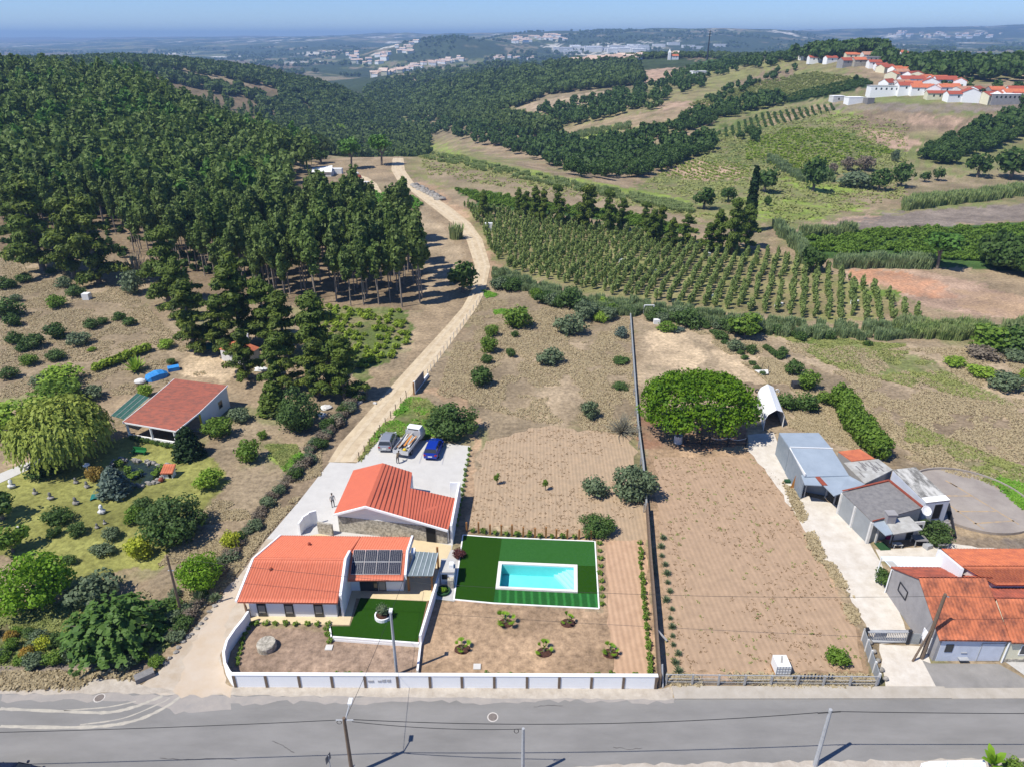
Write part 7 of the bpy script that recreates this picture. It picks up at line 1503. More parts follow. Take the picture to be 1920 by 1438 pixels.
# white garage tent beside the umbrella pine
gt = thing('garage_tent', 'white garage tent open at its near end beside the umbrella pine', 'tent', tuple(PZ(1440,790,0)))
a = PZ(1431,806,0); b = PZ(1467,800,0); a2 = PZ(1418,742+12,0); b2 = PZ(1449,752,0); d1 = (a2-a); 
def ring(p, q):
    w_ = q-p; return [p+Vector((0,0,0)), p+Vector((0,0,1.6)), p+w_*.12+Vector((0,0,2.25)), p+w_*.5+Vector((0,0,2.75)), q-w_*.12+Vector((0,0,2.25)), q+Vector((0,0,1.6)), q]
r1 = ring(a, b); r2 = ring(a2, b2); mb = MB()
for off in (0,):
    n_ = len(r1); mb.add(r1+r2, [(i, i+1, n_+i+1, n_+i) for i in range(n_-1)]); c_ = (a+b+a2+b2)/4+Vector((0,0,1.2)); mb.add([p+(c_-p)*.03 for p in r1+r2], [(i, n_+i, n_+i+1, i+1) for i in range(n_-1)])
mb.add(r2, [tuple(range(n_))]); mb.build('canvas', 'white_plastic', gt); mb = MB()
for i in range(n_-1): mb.tube(r1[i], r1[i+1], .05)
mb.build('frame', 'white_wall', gt)
# shrine/well at the pine, black railing
wl_ = thing('garden_well', 'round whitewashed well with a small pulley frame beside the umbrella pine', 'well', tuple(PZ(1271,830,0))); c = PZ(1271,829,0)
mb = MB(); mb.rings([[(c.x+r_*math.cos(k*.4189), c.y+r_*math.sin(k*.4189), z_) for k in range(15)] for r_, z_ in ((.55,0),(.5,1.0),(.4,1.0),(.38,.4))]); mb.build('drum', 'white_old', wl_); mb = MB(); mb.tube((c.x,c.y+.3,0),(c.x,c.y+.3,2.1),.07); mb.tube((c.x-.3,c.y+.3,1.9),(c.x+.3,c.y+.3,2.05),.05); mb.build('frame', 'galv', wl_)
mb = MB(); mb.blob((c.x-.2,c.y+.2,1.2),.3,.2,.2); mb.build('flower_pot', 'rust_red', wl_)
rl = thing('black_railing', 'black timber railing with a white rope in front of the umbrella pine', 'railing', tuple(PZ(1340,835,0)))
P = [PZ(x, 835-(x-1283)*.0-2+(x-1283)*.03, 0) for x in (1283,1314,1330,1364,1398)]
for p in P: mb = MB(); mb.tube(p, p+Vector((0,0,1.25 if p is not P[1] else 1.0)), .09, n=6); mb.build('post', 'cloth_dark', rl)
mb = MB()
for z_ in (.25, .75): mb.tube(P[0]+Vector((0,0,z_)), P[-1]+Vector((0,0,z_)), .05)
mb.build('rail', 'cloth_dark', rl); mb = MB()
for i in (2, 3):
    pp = [P[i].lerp(P[i+1], t/6)+Vector((0,0,1.2-.35*(1-(2*t/6-1)**2))) for t in range(7)]; mb.path(pp, [.03]*7)
mb.build('rope', 'white_plastic', rl)
# swing bench frame lying in the sandy plot
c = PZ(1428,698,0); fb = thing('broken_bed_frame', 'pale tilted board with two thin uprights in the sandy plot', 'board', tuple(c)); mb = MB(); mb.slab([PZ(1415,694,.3), PZ(1430,703,.2), PZ(1441,700,.5), PZ(1440,693,.6)], .08); mb.build('board', 'white_old', fb); mb = MB(); mb.tube(PZ(1440,702,0), PZ(1441,687,1.1), .05); mb.tube(PZ(1427,695,0), PZ(1431,682,1.1), .05); mb.build('upright', 'cloth_dark', fb)
box_thing('tarp_bundle', 'cloth_dark', 1499, 727, 2.2, 1.2, .9, 'dark tarpaulin bundle under the diagonal hedge row', 'bundle'); box_thing('water_tank', 'white_plastic', 1231, 607, 1.1, .8, .8, 'white tank left of the cabbage rows', 'tank'); box_thing('boulder', 'white_old', 1210, 735, .5, .4, .3, 'pale stone block left of the umbrella pine', 'block')
# football goal
gl_ = thing('football_goal', 'small white football goal at the top of the fenced garden', 'goal', tuple(PZ(1216,585,0))); a = PZ(1207,589,0); b = PZ(1225,589,0); mb = MB(); U = Vector((0,0,1.7)); bk = Vector((0,1.0,0))
for p, q_ in ((a,a+U),(b,b+U),(a+U,b+U),(a,a+bk),(b,b+bk),(a+bk,b+bk),(a+U,a+bk),(b+U,b+bk)): mb.tube(p, q_, .09)
mb.build('frame', 'white_plastic', gl_)
# ---------------------------------------------------------------- tiled houses at the right edge
A3 = thing('grey_gable_house', 'low tiled house with blank grey gable beside the gravel lane', 'house', (37, 46, 0))
xa, xb = 34.5, 40.05; yf, yr, yb = 42.45, 46.7, 50.5
tiles('roof_front', (xa-.15,yf-.25,2.55), (xb,yf-.3,2.5), (xb,yr,4.95), (xa-.1,yr,4.95), 'tile_old', A3, .30, .45, .05)
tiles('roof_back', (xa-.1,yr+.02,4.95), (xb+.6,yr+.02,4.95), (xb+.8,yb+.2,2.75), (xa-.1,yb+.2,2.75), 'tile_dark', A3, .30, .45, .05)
mb = MB(); mb.prism([(xa,yf),(xb,yf),(xb,yr),(xa,yr)], 0, 3, [2.5,2.5,4.86,4.86]); mb.prism([(xa,yr+.001),(xb,yr+.001),(xb,yb),(xa,yb)], 0, 3, [4.86,4.86,2.72,2.72]); mb.build('wall', 'grey_render', A3)
mb = MB(); mb.box((xa+.25,yf-.035,.0),(xb-.02,yf-.002,2.35)); mb.build('front_plaster', 'blue_white', A3)
f = lambda px: PZ(px, 1225, .5).x
opening(A3, 'window', (f(1763),yf-.036), (f(1777),yf-.036), 1.05, 1.85, out=(0,-1)); opening(A3, 'garage_door', (f(1828),yf-.036), (f(1872),yf-.036), .05, 2.0, m='blue_white', out=(0,-1), fr='galv')
mb = MB(); mb.box((f(1795),yf-.10,.9),(f(1806),yf-.037,1.0)); mb.box((f(1792),yf-.4,.4),(f(1810),yf-.037,.46)); mb.build('wall_shelf', 'galv', A3)
mb = MB(); w_ = [(47.6,1.3),(47.6,2.2),(48.9,2.2),(48.9,1.3)]
for i in range(4): a, b = w_[i], w_[(i+1)%4]; mb.tube((xa-.05,a[0],a[1]+.4), (xa-.05,b[0],b[1]+.4), .05)
mb.build('wall_frame', 'cloth_dark', A3); mb = MB(); mb.box((xa-.05,43.2,.6),(xa-.005,44.4,1.7)); mb.build('patch', 'white_wall', A3, 'white painted patch on the grey gable')
mb = MB(); mb.tube((xa-.12,yb-.1,0),(xa-.12,yb-.1,2.7),.06); mb.build('downpipe', 'white_plastic', A3)
B3 = thing('cream_house', 'cream-fronted house with dark weathered tiles, right of the grey gable house', 'house', (45, 45, 0))
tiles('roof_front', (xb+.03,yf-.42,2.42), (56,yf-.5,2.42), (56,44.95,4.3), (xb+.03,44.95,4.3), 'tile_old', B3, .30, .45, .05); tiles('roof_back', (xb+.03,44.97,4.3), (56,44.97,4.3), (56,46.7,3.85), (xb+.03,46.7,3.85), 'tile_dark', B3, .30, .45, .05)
mb = MB(); mb.prism([(xb+.02,yf-.12),(55.8,yf-.15),(55.8,44.95),(xb+.02,44.95)], 0, 3, [2.36,2.36,4.18,4.18]); mb.build('wall', 'cream_wall', B3); opening(B3, 'window', (PZ(1915,1225,1.2).x,yf-.125), (PZ(1915,1225,1.2).x+1.0,yf-.125), .8, 1.9, out=(0,-1), fr='white_wall')
mb = MB(); mb.box((xb+.05,yf-.17,0),(55.8,yf-.122,.35)); mb.build('stone_plinth', 'stone', B3); mb = MB(); mb.tube((xb+.02,yf-.2,0),(xb+.02,yf-.2,2.3),.06); mb.build('downpipe', 'white_plastic', B3)
D3 = thing('parapet_house', 'larger house with fresh orange tiles and a white sloping parapet, behind the cream one', 'house', (46, 49, 0))
tiles('roof_back', (38.4,47.52,5.5), (58,47.52,5.5), (58,52.3,3.5), (39.7,52.3,3.5), 'tile_orange', D3, .30, .45, .05); tiles('roof_front', (40.6,46.75,4.05) if False else (40.9,46.4,4.5), (58,46.4,4.5), (58,47.5,5.5), (38.5,47.5,5.5), 'tile_orange', D3, .30, .45, .05)
tiles('roof_front', (40.95,46.85,4.0), (58,46.85,4.0), (58,46.9,4.45), (40.95,46.9,4.45), 'tile_orange', D3) if False else None
mb = MB(); mb.prism([(38.9,47.5),(57,47.5),(57,51.9),(39.6,51.9)], 0, 3, [5.35,5.35,3.5,3.5]); mb.prism([(40.7,46.8),(57,46.8),(57,47.499),(38.9,47.499)], 0, 3, [4.7,4.7,5.35,5.35]); mb.build('wall', 'white_old', D3)
mb = MB(); a = PZ(1761,1030,3.7); b = PZ(1804,1068,5.6); mb.wall(a, b, 1.0, 3.75, .25, 5.75); mb.build('parapet', 'white_wall', D3)
cp_ = thing('carport', 'carport with pale blue translucent roof behind the grey gable house', 'carport', tuple(PZ(1700,1060,0))); q, _ = quadroof(cp_, 'roof', [(1651,1042),(1676,1069),(1803,1075),(1764,1044)], [2.9,2.75,2.9,3.0], 'pale_plastic', .05)
mb = MB(); 
for p in (q[0], q[1], q[3]): mb.tube((p.x+.1,p.y-.05,0),(p.x+.1,p.y-.05,p.z-.05),.06)
mb.build('post', 'white_plastic', cp_); mb = MB(); mb.slab([q[0].lerp(q[1],.35)+Vector((.05,0,.02)), q[1]+Vector((.05,.1,.02)), q[1].lerp(q[2],.12)+Vector((0,.1,.02)), q[0].lerp(q[3],.12).lerp(q[1].lerp(q[2],.12),.35)+Vector((0,0,.02))], .015); mb.build('green_sheet', 'tin_pale', cp_)
# gate and fences of the right plot
gt2 = thing('sliding_gate', 'grey slatted metal gate across the gravel lane', 'gate', tuple(PZ(1660,1205,0))); a = PZ(1620,1202,0); b = PZ(1700,1206,0); mb = MB()
for k in range(26): p = a.lerp(b, k/25); mb.box((p.x-.025,p.y-.02,.1),(p.x+.025,p.y+.02,1.3))
for z_ in (.15, 1.22): mb.box((a.x,min(a.y,b.y)-.03,z_),(b.x,max(a.y,b.y)+.03,z_+.07))
mb.build('slats', 'galv', gt2); mb = MB(); mb.box((a.lerp(b,.2).x,a.y-.05,.4),(a.lerp(b,.5).x,a.y-.04,1.15)); mb.build('plate', 'alu', gt2)
for p, lb in ((a,'post'),(b,'post')): mb = MB(); mb.box((p.x-.12,p.y-.12,0),(p.x+.12,p.y+.12,1.5)); mb.build('post', 'cloth_dark', gt2)
mb = MB(); p = PZ(1722,1207,0); mb.wall(b+Vector((.15,0,0)), p, 0, 1.15, .06); mb.build('side_panel', 'grey_panel', gt2)
sf = thing('slat_fence', 'grey plank fence between the bare plot and the gravel entrance', 'fence', tuple(PZ(1632,1240,0))); mb = MB(); mb.wall(PZ(1616,1200,0), PZ(1644,1284,0), .05, 1.2, .06); mb.build('plank_panel', 'grey_panel', sf)
for k in range(5): p = PZ(1616,1200,0).lerp(PZ(1644,1284,0), k/4); mb = MB(); mb.box((p.x-.07,p.y-.07,0),(p.x+.07,p.y+.07,1.3)); mb.build('post', 'white_old', sf)
for k in range(5): p = PZ(1622+k*7,1207+k*17,0); box_ = MB(); box_.blob((p.x+.4,p.y,.2),.22,.2,.22,8,5,.1,k); box_.build('boulder', 'rock_grey', None, 'dark boulder of the line along the gravel entrance', 'boulder', 'boulders along the gravel entrance')
cf = thing('concrete_post_fence', 'wire fence with concrete posts along the front of the bare plot', 'fence', tuple(PZ(1440,1283,0)))
a = PZ(1248,1283,0); b = PZ(1641,1287,0)
for k in range(9): p = a.lerp(b, k/8); mb = MB(); mb.box((p.x-.07,p.y-.07,0),(p.x+.07,p.y+.07,1.15)); mb.build('post', 'pole_concrete', cf)
mb = MB()
for z_ in (.35,.7,1.08): mb.tube(a+Vector((0,0,z_)), b+Vector((0,0,z_)), .02, n=4)
for k in range(160): p = a.lerp(b, k/159); mb.tube(p+Vector((0,0,.05)), p+Vector((0,0,1.08)), .008, n=3)
mb.build('wire', 'galv', cf); mb = MB(); mb.tube(a+Vector((0,0,1.12)), b+Vector((0,0,1.12)), .035, n=5); mb.build('top_rail', 'galv', cf)
ib = thing('liquid_container', 'white caged liquid container behind the concrete-post fence', 'tank', tuple(PZ(1466,1262,0))); c = PZ(1466,1266,0); mb = MB(); mb.box((c.x-.55,c.y-.1,.15),(c.x+.55,c.y+1.1,1.1)); mb.build('tank', 'white_plastic', ib); mb = MB()
for k in range(6):
    for z_ in (.15,): x = c.x-.57+k*.228; mb.box((x-.015,c.y-.13,.1),(x+.015,c.y-.105,1.12))
for z_ in (.3,.6,.9): mb.box((c.x-.6,c.y-.135,z_),(c.x+.6,c.y-.11,z_+.03))
mb.build('cage', 'galv', ib); mb = MB(); mb.box((c.x-.6,c.y-.1,0),(c.x+.6,c.y+1.1,.14)); mb.build('pallet', 'timber', ib); mb = MB(); mb.slab([Vector((c.x-.2,c.y+.3,1.13)),Vector((c.x-.05,c.y+.25,1.13)),Vector((c.x+.25,c.y+.95,1.13)),Vector((c.x+.1,c.y+1.0,1.13))], .02); mb.build('lid_strap', 'tin_pale', ib)
# scrap by the plot
for k in range(12): p = PZ(1487+k*6.5,1277,0); mb = MB(); mb.box((p.x-.06,p.y,0),(p.x+.06,p.y+.05,rnd.uniform(.5,.85))); mb.build('fence_picket', 'cloth_dark', None, 'short black picket behind the concrete-post fence', 'picket', 'black pickets behind the concrete-post fence')
# ---------------------------------------------------------------- porch house on the left
PH = thing('porch_house', 'white house with a weathered red roof and a columned porch among the garden trees', 'house', tuple(PZ(330,780,0)))
bl0 = PZ(327.5,710,3.4); br0 = PZ(426.5,722.5,3.3); ml = PZ(270,759,3.0); mr = PZ(372.5,774,2.9); el = PZ(230,791,2.2); er = PZ(330,808,2.15)
mat('sheet_red', (.36,.11,.07), (.22,.085,.062), scale=2.4, detail=9, rough=.85, stretch=(.5,1,1), lo=.4, hi=.62)
mb = MB(); mb.slab([ml, mr, br0, bl0], .12); mb.build('roof', 'sheet_red', PH); mb = MB(); z_ = Vector((0,0,-.03)); mb.slab([el, er, mr+z_, ml+z_], .12); mb.build('porch_roof', 'sheet_red', PH)
mb = MB(); 
for a, b in ((el, er), (er, mr), (mr, br0), (bl0, ml), (ml, el)):
    c_ = (bl0+br0+el+er)/4; n_ = Vector(((b-a).y, -(b-a).x, 0)).normalized(); n_ = n_ if n_.dot(a-c_) > 0 else -n_
    p = [a+n_*.005, b+n_*.005, b+n_*.07, a+n_*.07]; mb.add([x+Vector((0,0,.03)) for x in p]+[x-Vector((0,0,.16)) for x in p], [(0,1,2,3),(7,6,5,4),(0,4,5,1),(1,5,6,2),(2,6,7,3),(3,7,4,0)])
mb.build('fascia', 'white_wall', PH)
ic = lambda p, k: p+((bl0+br0+ml+mr)/4-p)*k
W4 = [ic(ml,.05), ic(mr,.05), ic(br0,.05), ic(bl0,.05)]; mb = MB()
for i in range(4): mb.wall(W4[i], W4[(i+1)%4], 0, W4[i].z-.14, .2, W4[(i+1)%4].z-.14)
mb.build('wall', 'white_wall', PH); a = W4[1].lerp(W4[2], .62); b = W4[1].lerp(W4[2], .76); d = (W4[2]-W4[1]).normalized(); n_ = Vector((d.y,-d.x,0))*.105; opening(PH, 'window', XY(a+n_), XY(b+n_), 1.0, 2.1, out=(d.y,-d.x), fr='cream_wall')
mb = MB(); a = W4[1]+n_; mb.box((a.x-.06,a.y-.1,0),(a.x+.1,a.y+.1,2.6)); mb.build('yellow_pillar', 'yellow', PH)
mb = MB(); a = W4[1].lerp(W4[2], .2)+n_*9; mb.box((a.x-.5,a.y-.3,0),(a.x+.3,a.y+.8,.9)); mb.build('oven_wall', 'white_wall', PH); mb = MB(); mb.box((a.x-.6,a.y-.4,.904),(a.x+.4,a.y+.9,1.05)); mb.build('oven_roof', 'tile_orange', PH)
c_ = (el+er+ml+mr)/4
for t in (.03, .5, .97): p = el.lerp(er, t); p = p+(c_-p)*.06; mb = MB(); mb.tube((p.x,p.y,.3),(p.x,p.y,2.05),.14,n=8); mb.build('column', 'white_wall', PH)
mb = MB(); pa = el+(c_-el)*.06; pb = er+(c_-er)*.06; mb.wall(pa, pb, 0, .45, .2); mb.build('porch_wall', 'white_wall', PH); mb = MB(); mb.wall(W4[0]-Vector((0,.15,0)), W4[1]-Vector((0,.15,0)), .1, 2.2, .1); mb.build('dark_porch_back', 'asbestos', PH)
for k in range(9): c = PZ(248+k*9.5, 822+k*2.2, 0); put('bush' if k % 2 else 'citrus', c.x, c.y, 0, rnd.uniform(.35,.5), 'flower_shrub', 'small flowering plant of the porch border', 'plant', 'plants of the porch border', hs=.8)
nt_ = thing('shade_canopy', 'dark green flat shade net beside the red porch house', 'canopy', tuple(PZ(240,770,0))); q, o = quadroof(nt_, 'net', [(208,779),(233,786),(280,745),(257,737)], [1.9,1.9,2.0,2.0], 'net_green', .03)
mb = MB(); 
for p in q: mb.tube((p.x,p.y,0),(p.x,p.y,p.z-.03),.04)
mb.build('pole', 'galv', nt_); mb = MB(); ribs(mb, q[0], q[1], q[2], q[3], 3, .05, .03); mb.build('batten', 'tin_pale', o)
# small tiled hut among cedars
hut = thing('tiled_hut', 'tiny hut with a terracotta pyramid roof under the cedars', 'hut', tuple(PZ(448,672,0))); q = [PZ(410,655,1.9), PZ(462,668,1.9), PZ(487,652,1.9), PZ(440,636,1.9)]; ap = sum(q, Vector())/4+Vector((0,0,1.4)); mb = MB(); mb.add(q+[ap], [(0,1,4),(1,2,4),(2,3,4),(3,0,4),(3,2,1,0)]); mb.build('roof', 'tile_orange', hut)
mb = MB(); under(mb, q, [0,1,2,3], inset=.08); mb.build('wall', 'white_old', hut); mb = MB(); c = PZ(466,640,2.6); mb.box((c.x-.12,c.y-.12,2.3),(c.x+.12,c.y+.12,3.9)); mb.build('chimney', 'white_wall', hut)
# blue tarpaulin over a cart
bt = thing('covered_boat', 'long low shape under a bright blue tarpaulin behind the porch house', 'tarpaulin', tuple(PZ(293,708,0))); a = PZ(275,715,0); b = PZ(313,702,0); d = (b-a).normalized(); n_ = Vector((-d.y,d.x,0)); R_ = []
for t, w_, h_ in ((0,.5,.5),(.12,.95,1.0),(.5,1.1,1.2),(.8,1.0,1.0),(1,.6,.6)):
    p = a.lerp(b, t); R_.append([p-n_*w_, p-n_*w_*.9+Vector((0,0,h_*.7)), p-n_*w_*.3+Vector((0,0,h_)), p+n_*w_*.3+Vector((0,0,h_*.95)), p+n_*w_*.9+Vector((0,0,h_*.65)), p+n_*w_])
mb = MB(); mb.rings(R_); mb.build('tarpaulin', 'blue_tarp', bt); mb = MB(); mb.blob(tuple(a-d*.9+Vector((0,0,.35))), .9, .7, .4); mb.build('pale_cover', 'white_old', bt)
box_thing('tarp_bundle', 'blue_tarp', 326, 694, 1.6, 1.2, .6, 'dark blue bundle at the right end of the blue tarpaulin', 'bundle', .5); box_thing('teal_cover', 'teal_net', 399, 653, 2.0, 1.2, .6, 'teal cover beside the tiled hut', 'cover')
box_thing('water_tank', 'white_plastic', 164, 562, 1.3, 1.2, 1.3, 'white plastic tank standing in the dry left field', 'tank')
# pond with stone rim, dog house, garden ornaments
pn = thing('garden_pond', 'dark garden pond with a pale stone rim in front of the porch house', 'pond', tuple(PZ(255,882,0))); O = [(205,875),(222,862),(250,862),(285,870),(325,873),(318,890),(290,905),(250,912),(215,908)]
P = [PZ(x, y, .05) for x, y in O]; mb = MB(); mb.add(P, [tuple(range(len(P)))[::-1]]); mb.f = [[i for i in f] for f in mb.f]; mat('pond_water', (.012,.018,.010), (.03,.045,.018), scale=1.5, rough=.12, spec=.5); mb.build('water', 'pond_water', pn); mb = MB(); q_ = random.Random(4)
for k in range(90):
    t = q_.random()*len(P); i = int(t); p = P[i].lerp(P[(i+1)%len(P)], t-i); mb.blob((p.x+q_.uniform(-.35,.35), p.y+q_.uniform(-.3,.3), .12), q_.uniform(.15,.42), q_.uniform(.12,.3), q_.uniform(.1,.3), 6, 4, .2, k)
mb.build('stone_rim', 'rock_grey', pn)
for px, py in ((240,885),(262,890),(248,895),(300,882),(292,890),(225,872)): c = PZ(px, py, .1); put('plant', c.x, c.y, .05, 1.4, 'water_plant', 'pale green water plant growing in the pond', 'plant', 'water plants in the pond')
dg = thing('dog_house', 'small white dog house with a red tiled roof beside the pond', 'dog house', tuple(PZ(318,895,0))); c = PZ(318,893,0); mb = MB(); mb.box((c.x-.55,c.y-.4,0),(c.x+.55,c.y+.5,.8)); mb.build('wall', 'white_wall', dg)
tiles('roof', (c.x-.7,c.y-.55,.75), (c.x+.7,c.y-.55,.75), (c.x+.7,c.y+.7,1.25), (c.x-.7,c.y+.7,1.25), 'tile_orange', dg, .3, .4, .06); mb = MB(); mb.box((c.x+.1,c.y-.42,.05),(c.x+.45,c.y-.402,.55)); mb.build('doorway', 'black', dg)
c = PZ(303,903,0); mb = MB(); mb.blob((c.x,c.y,.3),.3,.3,.3); mb.build('red_ball', 'rust_red', None, 'round red ornament left of the dog house', 'ornament')
def bench(px, py, rot, label):
    c = PZ(px, py, 0); t_ = thing('garden_bench', label, 'bench', tuple(c)); u = Vector((math.cos(rot), math.sin(rot))); v = Vector((-u.y, u.x)); mb = MB(); mb.obox((c.x,c.y,0), u, v, .9, .25, .42, .48); mb.build('seat', 'green_paint', t_); mb = MB(); mb.obox((c.x+v.x*.25,c.y+v.y*.25,0), u, v, .9, .03, .5, .85); mb.build('backrest', 'green_paint', t_)
    for s in (-1, 1): mb = MB(); mb.obox((c.x+u.x*.75*s,c.y+u.y*.75*s,0), u, v, .04, .22, 0, .42); mb.build('leg', 'green_paint', t_)
bench(262, 851, -.15, 'green bench on the lawn in front of the porch'); bench(122, 864, .35, 'green bench beside the concrete path under the willow')
c = PZ(166,886,0); ml_ = thing('garden_lamp', 'white mushroom-shaped lamp beside the reddish shrub', 'lamp', tuple(c)); mb = MB(); mb.tube(c, c+Vector((0,0,1.1)), .06); mb.build('stem', 'white_wall', ml_); mb = MB(); mb.rings([[(c.x+r_*math.cos(k*.6283), c.y+r_*math.sin(k*.6283), z_) for k in range(10)] for r_, z_ in ((.4,1.05),(.38,1.15),(.15,1.3))]); mb.build('cap', 'white_wall', ml_)
for px, py, s_, lb in ((23,914,.7,'small white stone lantern near the concrete path'),(67,926,.5,'grey boulder ornament on the upper lawn'),(96,936,.6,'dark rock ornament on the upper lawn, right of the boulder'),(143,945,.6,'brown figure ornament in the centre of the lawn'),(143,906,.5,'dark rock left of the teal net'),(164,914,.55,'black rock just above the teal net'),(192,962,.7,'white standing statue on the lower lawn'),(183,990,.4,'small black statue on the lower lawn'),(197,982,.35,'small brown stone on the lower lawn'),(38,1000,.6,'white stones beside the left edge tree')):
    c = PZ(px, py, 0); ot_ = thing('garden_ornament', lb, 'ornament', tuple(c)); wt = 'white' in lb; mb = MB(); mb.blob((c.x,c.y,.18*s_/.5),.32*s_/.5,.26*s_/.5,.2*s_/.5,8,5,.15,px); mb.build('base', 'white_old' if wt else 'rock_grey', ot_); mb = MB(); mb.blob((c.x,c.y,.55*s_/.5),.16*s_/.5,.14*s_/.5,.26*s_/.5,8,5,.1,px+1); mb.build('upper_stone', 'white_wall' if wt else 'asbestos', ot_)
mb = MB(); mb.slab([PZ(168,938,.12), PZ(172,926,.1), PZ(193,925,.15), PZ(194,932,.1), PZ(176,934,.25)][::-1], .05); mb.build('teal_net', 'teal_net', None, 'crumpled teal net lying on the lawn beside the conifer', 'net')
sheet('garden_path', [(-300,960),(0,887),(60,862),(105,845),(120,852),(70,872),(0,905),(-300,990)], .03, 'concrete_pale', 'pale concrete garden path coming in from the left')
# rubble and scrap left of the track
for i, (px, py, w_, d_, h_, m, lb) in enumerate([(665,752,2.6,.9,.3,'galv','long grey metal panel lying beside the track'),(655,762,1.6,.8,.25,'tin_pale','bent pale sheet beside the long metal panel'),(612,765,1.8,1.5,.4,'white_old','pale heap of rubble under the leafy tree'),(602,780,1.2,1.0,.3,'white_old','smaller pale heap of rubble'),(452,700,1.6,1.0,.7,'cloth_dark','dark scrap heap under the cedars'),(468,708,1.4,1.0,.6,'rock_grey','grey scrap heap under the cedars'),(490,696,2.0,.8,.7,'white_plastic','white boat-shaped cover under the cedars'),(508,752,.6,.6,.5,'blue_tarp','small blue barrel behind the porch house'),(617,728,.5,.5,.7,'rust_red','small red canister in the shade of the cedars'),(703,757,.5,.3,.2,'white_old','pale block lying at the edge of the track')]):
    c = PZ(px, py, 0); mb = MB(); q_ = random.Random(i); 
    if w_ > 2.2: mb.obox((c.x,c.y,0), (.75,-.66), (.66,.75), w_/2, d_/2, 0, h_)
    elif lb.startswith(('small','pale block')): mb.obox((c.x,c.y,0), (.9,-.43), (.43,.9), w_/2, d_/2, 0, h_)
    else: mb.blob((c.x,c.y,h_*.4), w_/2, d_/2, h_*.7, 9, 5, .25, i)
    mb.build(['scrap_sheet','scrap_sheet','rubble_heap','rubble_heap','scrap_heap','scrap_heap','boat_cover','barrel','canister','block'][i], m, None, lb, ['panel','sheet','rubble','rubble','scrap','scrap','cover','barrel','canister','block'][i])
# gate panel of the field, stake fence beside the track
fg = thing('field_gate', 'dark panel gate with white frame at the field entrance beside the track', 'gate', tuple(PZ(786,728,0))); a = PZ(778,738,0); b = PZ(795,716,0); mb = MB(); mb.wall(a, b, .1, 1.8, .06); mb.build('panel', 'asbestos', fg); mb = MB(); mb.wall(a, b, 0, .12, .14); mb.wall(b, b+(b-a)*.5, 0, .5, .2)
for p in (a,): mb.box((p.x-.1,p.y-.1,0),(p.x+.1,p.y+.1,2.0))
mb.build('frame', 'white_wall', fg); mb = MB(); p = a-(b-a).normalized()*.35; mb.box((p.x-.1,p.y-.1,0),(p.x+.1,p.y+.1,1.9)); mb.build('post', 'timber', fg)
for i in range(10): t = i/9; c = PZ(674+88*t, 862-117*t, 0); mb = MB(); mb.tube((c.x,c.y,0),(c.x+rnd.uniform(-.05,.05),c.y,1.1),.055,n=6); mb.build('fence_stake', 'brown_post', None, 'brown stake of the row between the car park and the track', 'stake', 'stakes between the car park and the track')
for i in range(18): t = i/17; c = PZ(802+104*t, 706-148*t, 0); mb = MB(); mb.tube((c.x,c.y,0),(c.x,c.y,1.2),.05,n=6); mb.build('fence_stake', 'galv', None, 'thin grey stake of the row up along the track', 'stake', 'thin stakes along the upper track')
# tents, crates, cars by the top of the track
g = G(607,330); tt = thing('white_tent', 'white tent with a sloping top at the edge of the wood', 'tent', tuple(g)); mb = MB(); mb.prism([(g.x-4,g.y-2),(g.x+3.4,g.y-2.6),(g.x+3.4,g.y+2),(g.x-4,g.y+2)], g.z-.2, g.z+2.2, [g.z+1.6,g.z+1.7,g.z+1.7,g.z+1.6]); mb.build('side', 'white_old', tt); mb = MB(); mb.slab([Vector((g.x-4.6,g.y-2.4,g.z+1.7)),Vector((g.x+3.8,g.y-3,g.z+1.8)),Vector((g.x+3.0,g.y+2.6,g.z+3.3)),Vector((g.x-4.4,g.y+2.4,g.z+2.4))], .1); mb.build('top', 'white_plastic', tt)
g = G(632,326); mb = MB(); mb.prism([(g.x-2,g.y-1),(g.x+2,g.y-1),(g.x+2,g.y+1.5),(g.x-2,g.y+1.5)], g.z-.2, g.z+1.9); mb.build('white_cabin', 'white_plastic', None, 'small white cabin right of the white tent', 'cabin')
for px, py, w_, d_, h_, m, lb in ((660,341,2.5,2,1.2,'cloth_dark','dark covered heap on the bare yard above the plantation'),(672,335,2.6,2,1.2,'rust_red','red machinery on the bare yard above the plantation'),(668,328,2,1.4,.9,'white_plastic','white bags on the bare yard above the plantation'),(684,343,3,2.5,.5,'white_old','pale rubble at the end of the side track')):
    g = G(px, py); mb = MB(); mb.blob((g.x,g.y,g.z+h_*.4), w_/2, d_/2, h_*.7, 9, 5, .2, px); mb.build('yard_heap', m, None, lb, 'heap')
for i in range(9):
    g = G(778+i*6, 350+i*3.2); mb = MB(); mb.blob((g.x,g.y,g.z+.3), rnd.uniform(1.2,2.2), rnd.uniform(1,1.6), rnd.uniform(.6,1.1), 9, 5, .3, i); mb.build('stone_heap', 'rock_grey', None, 'grey stone heap of the line right of the track', 'stone heap', 'stone heaps beside the upper track')
for i in range(2):
    g = G(913+i*7, 432); t_ = thing('crate_stack', 'stack of white fruit crates at the orchard corner', 'crates', tuple(g), 'two crate stacks at the orchard corner')
    for k in range(4): mb = MB(); mb.box((g.x-.5,g.y-.5,g.z+k*.5),(g.x+.5,g.y+.5,g.z+k*.5+.42)); mb.build('crate', 'white_plastic', t_)
for px, py in ((1165,492),(1225,512),(1326,480),(1337,560),(1460,575),(1602,570)): g = G(px, py); mb = MB(); mb.obox((g.x,g.y,0),(.8,.6),(-.6,.8),.7,.5,g.z,g.z+.7); mb.build('fruit_crate', 'white_plastic', None, 'white crate left among the orchard rows', 'crate', 'white crates among the orchard rows')
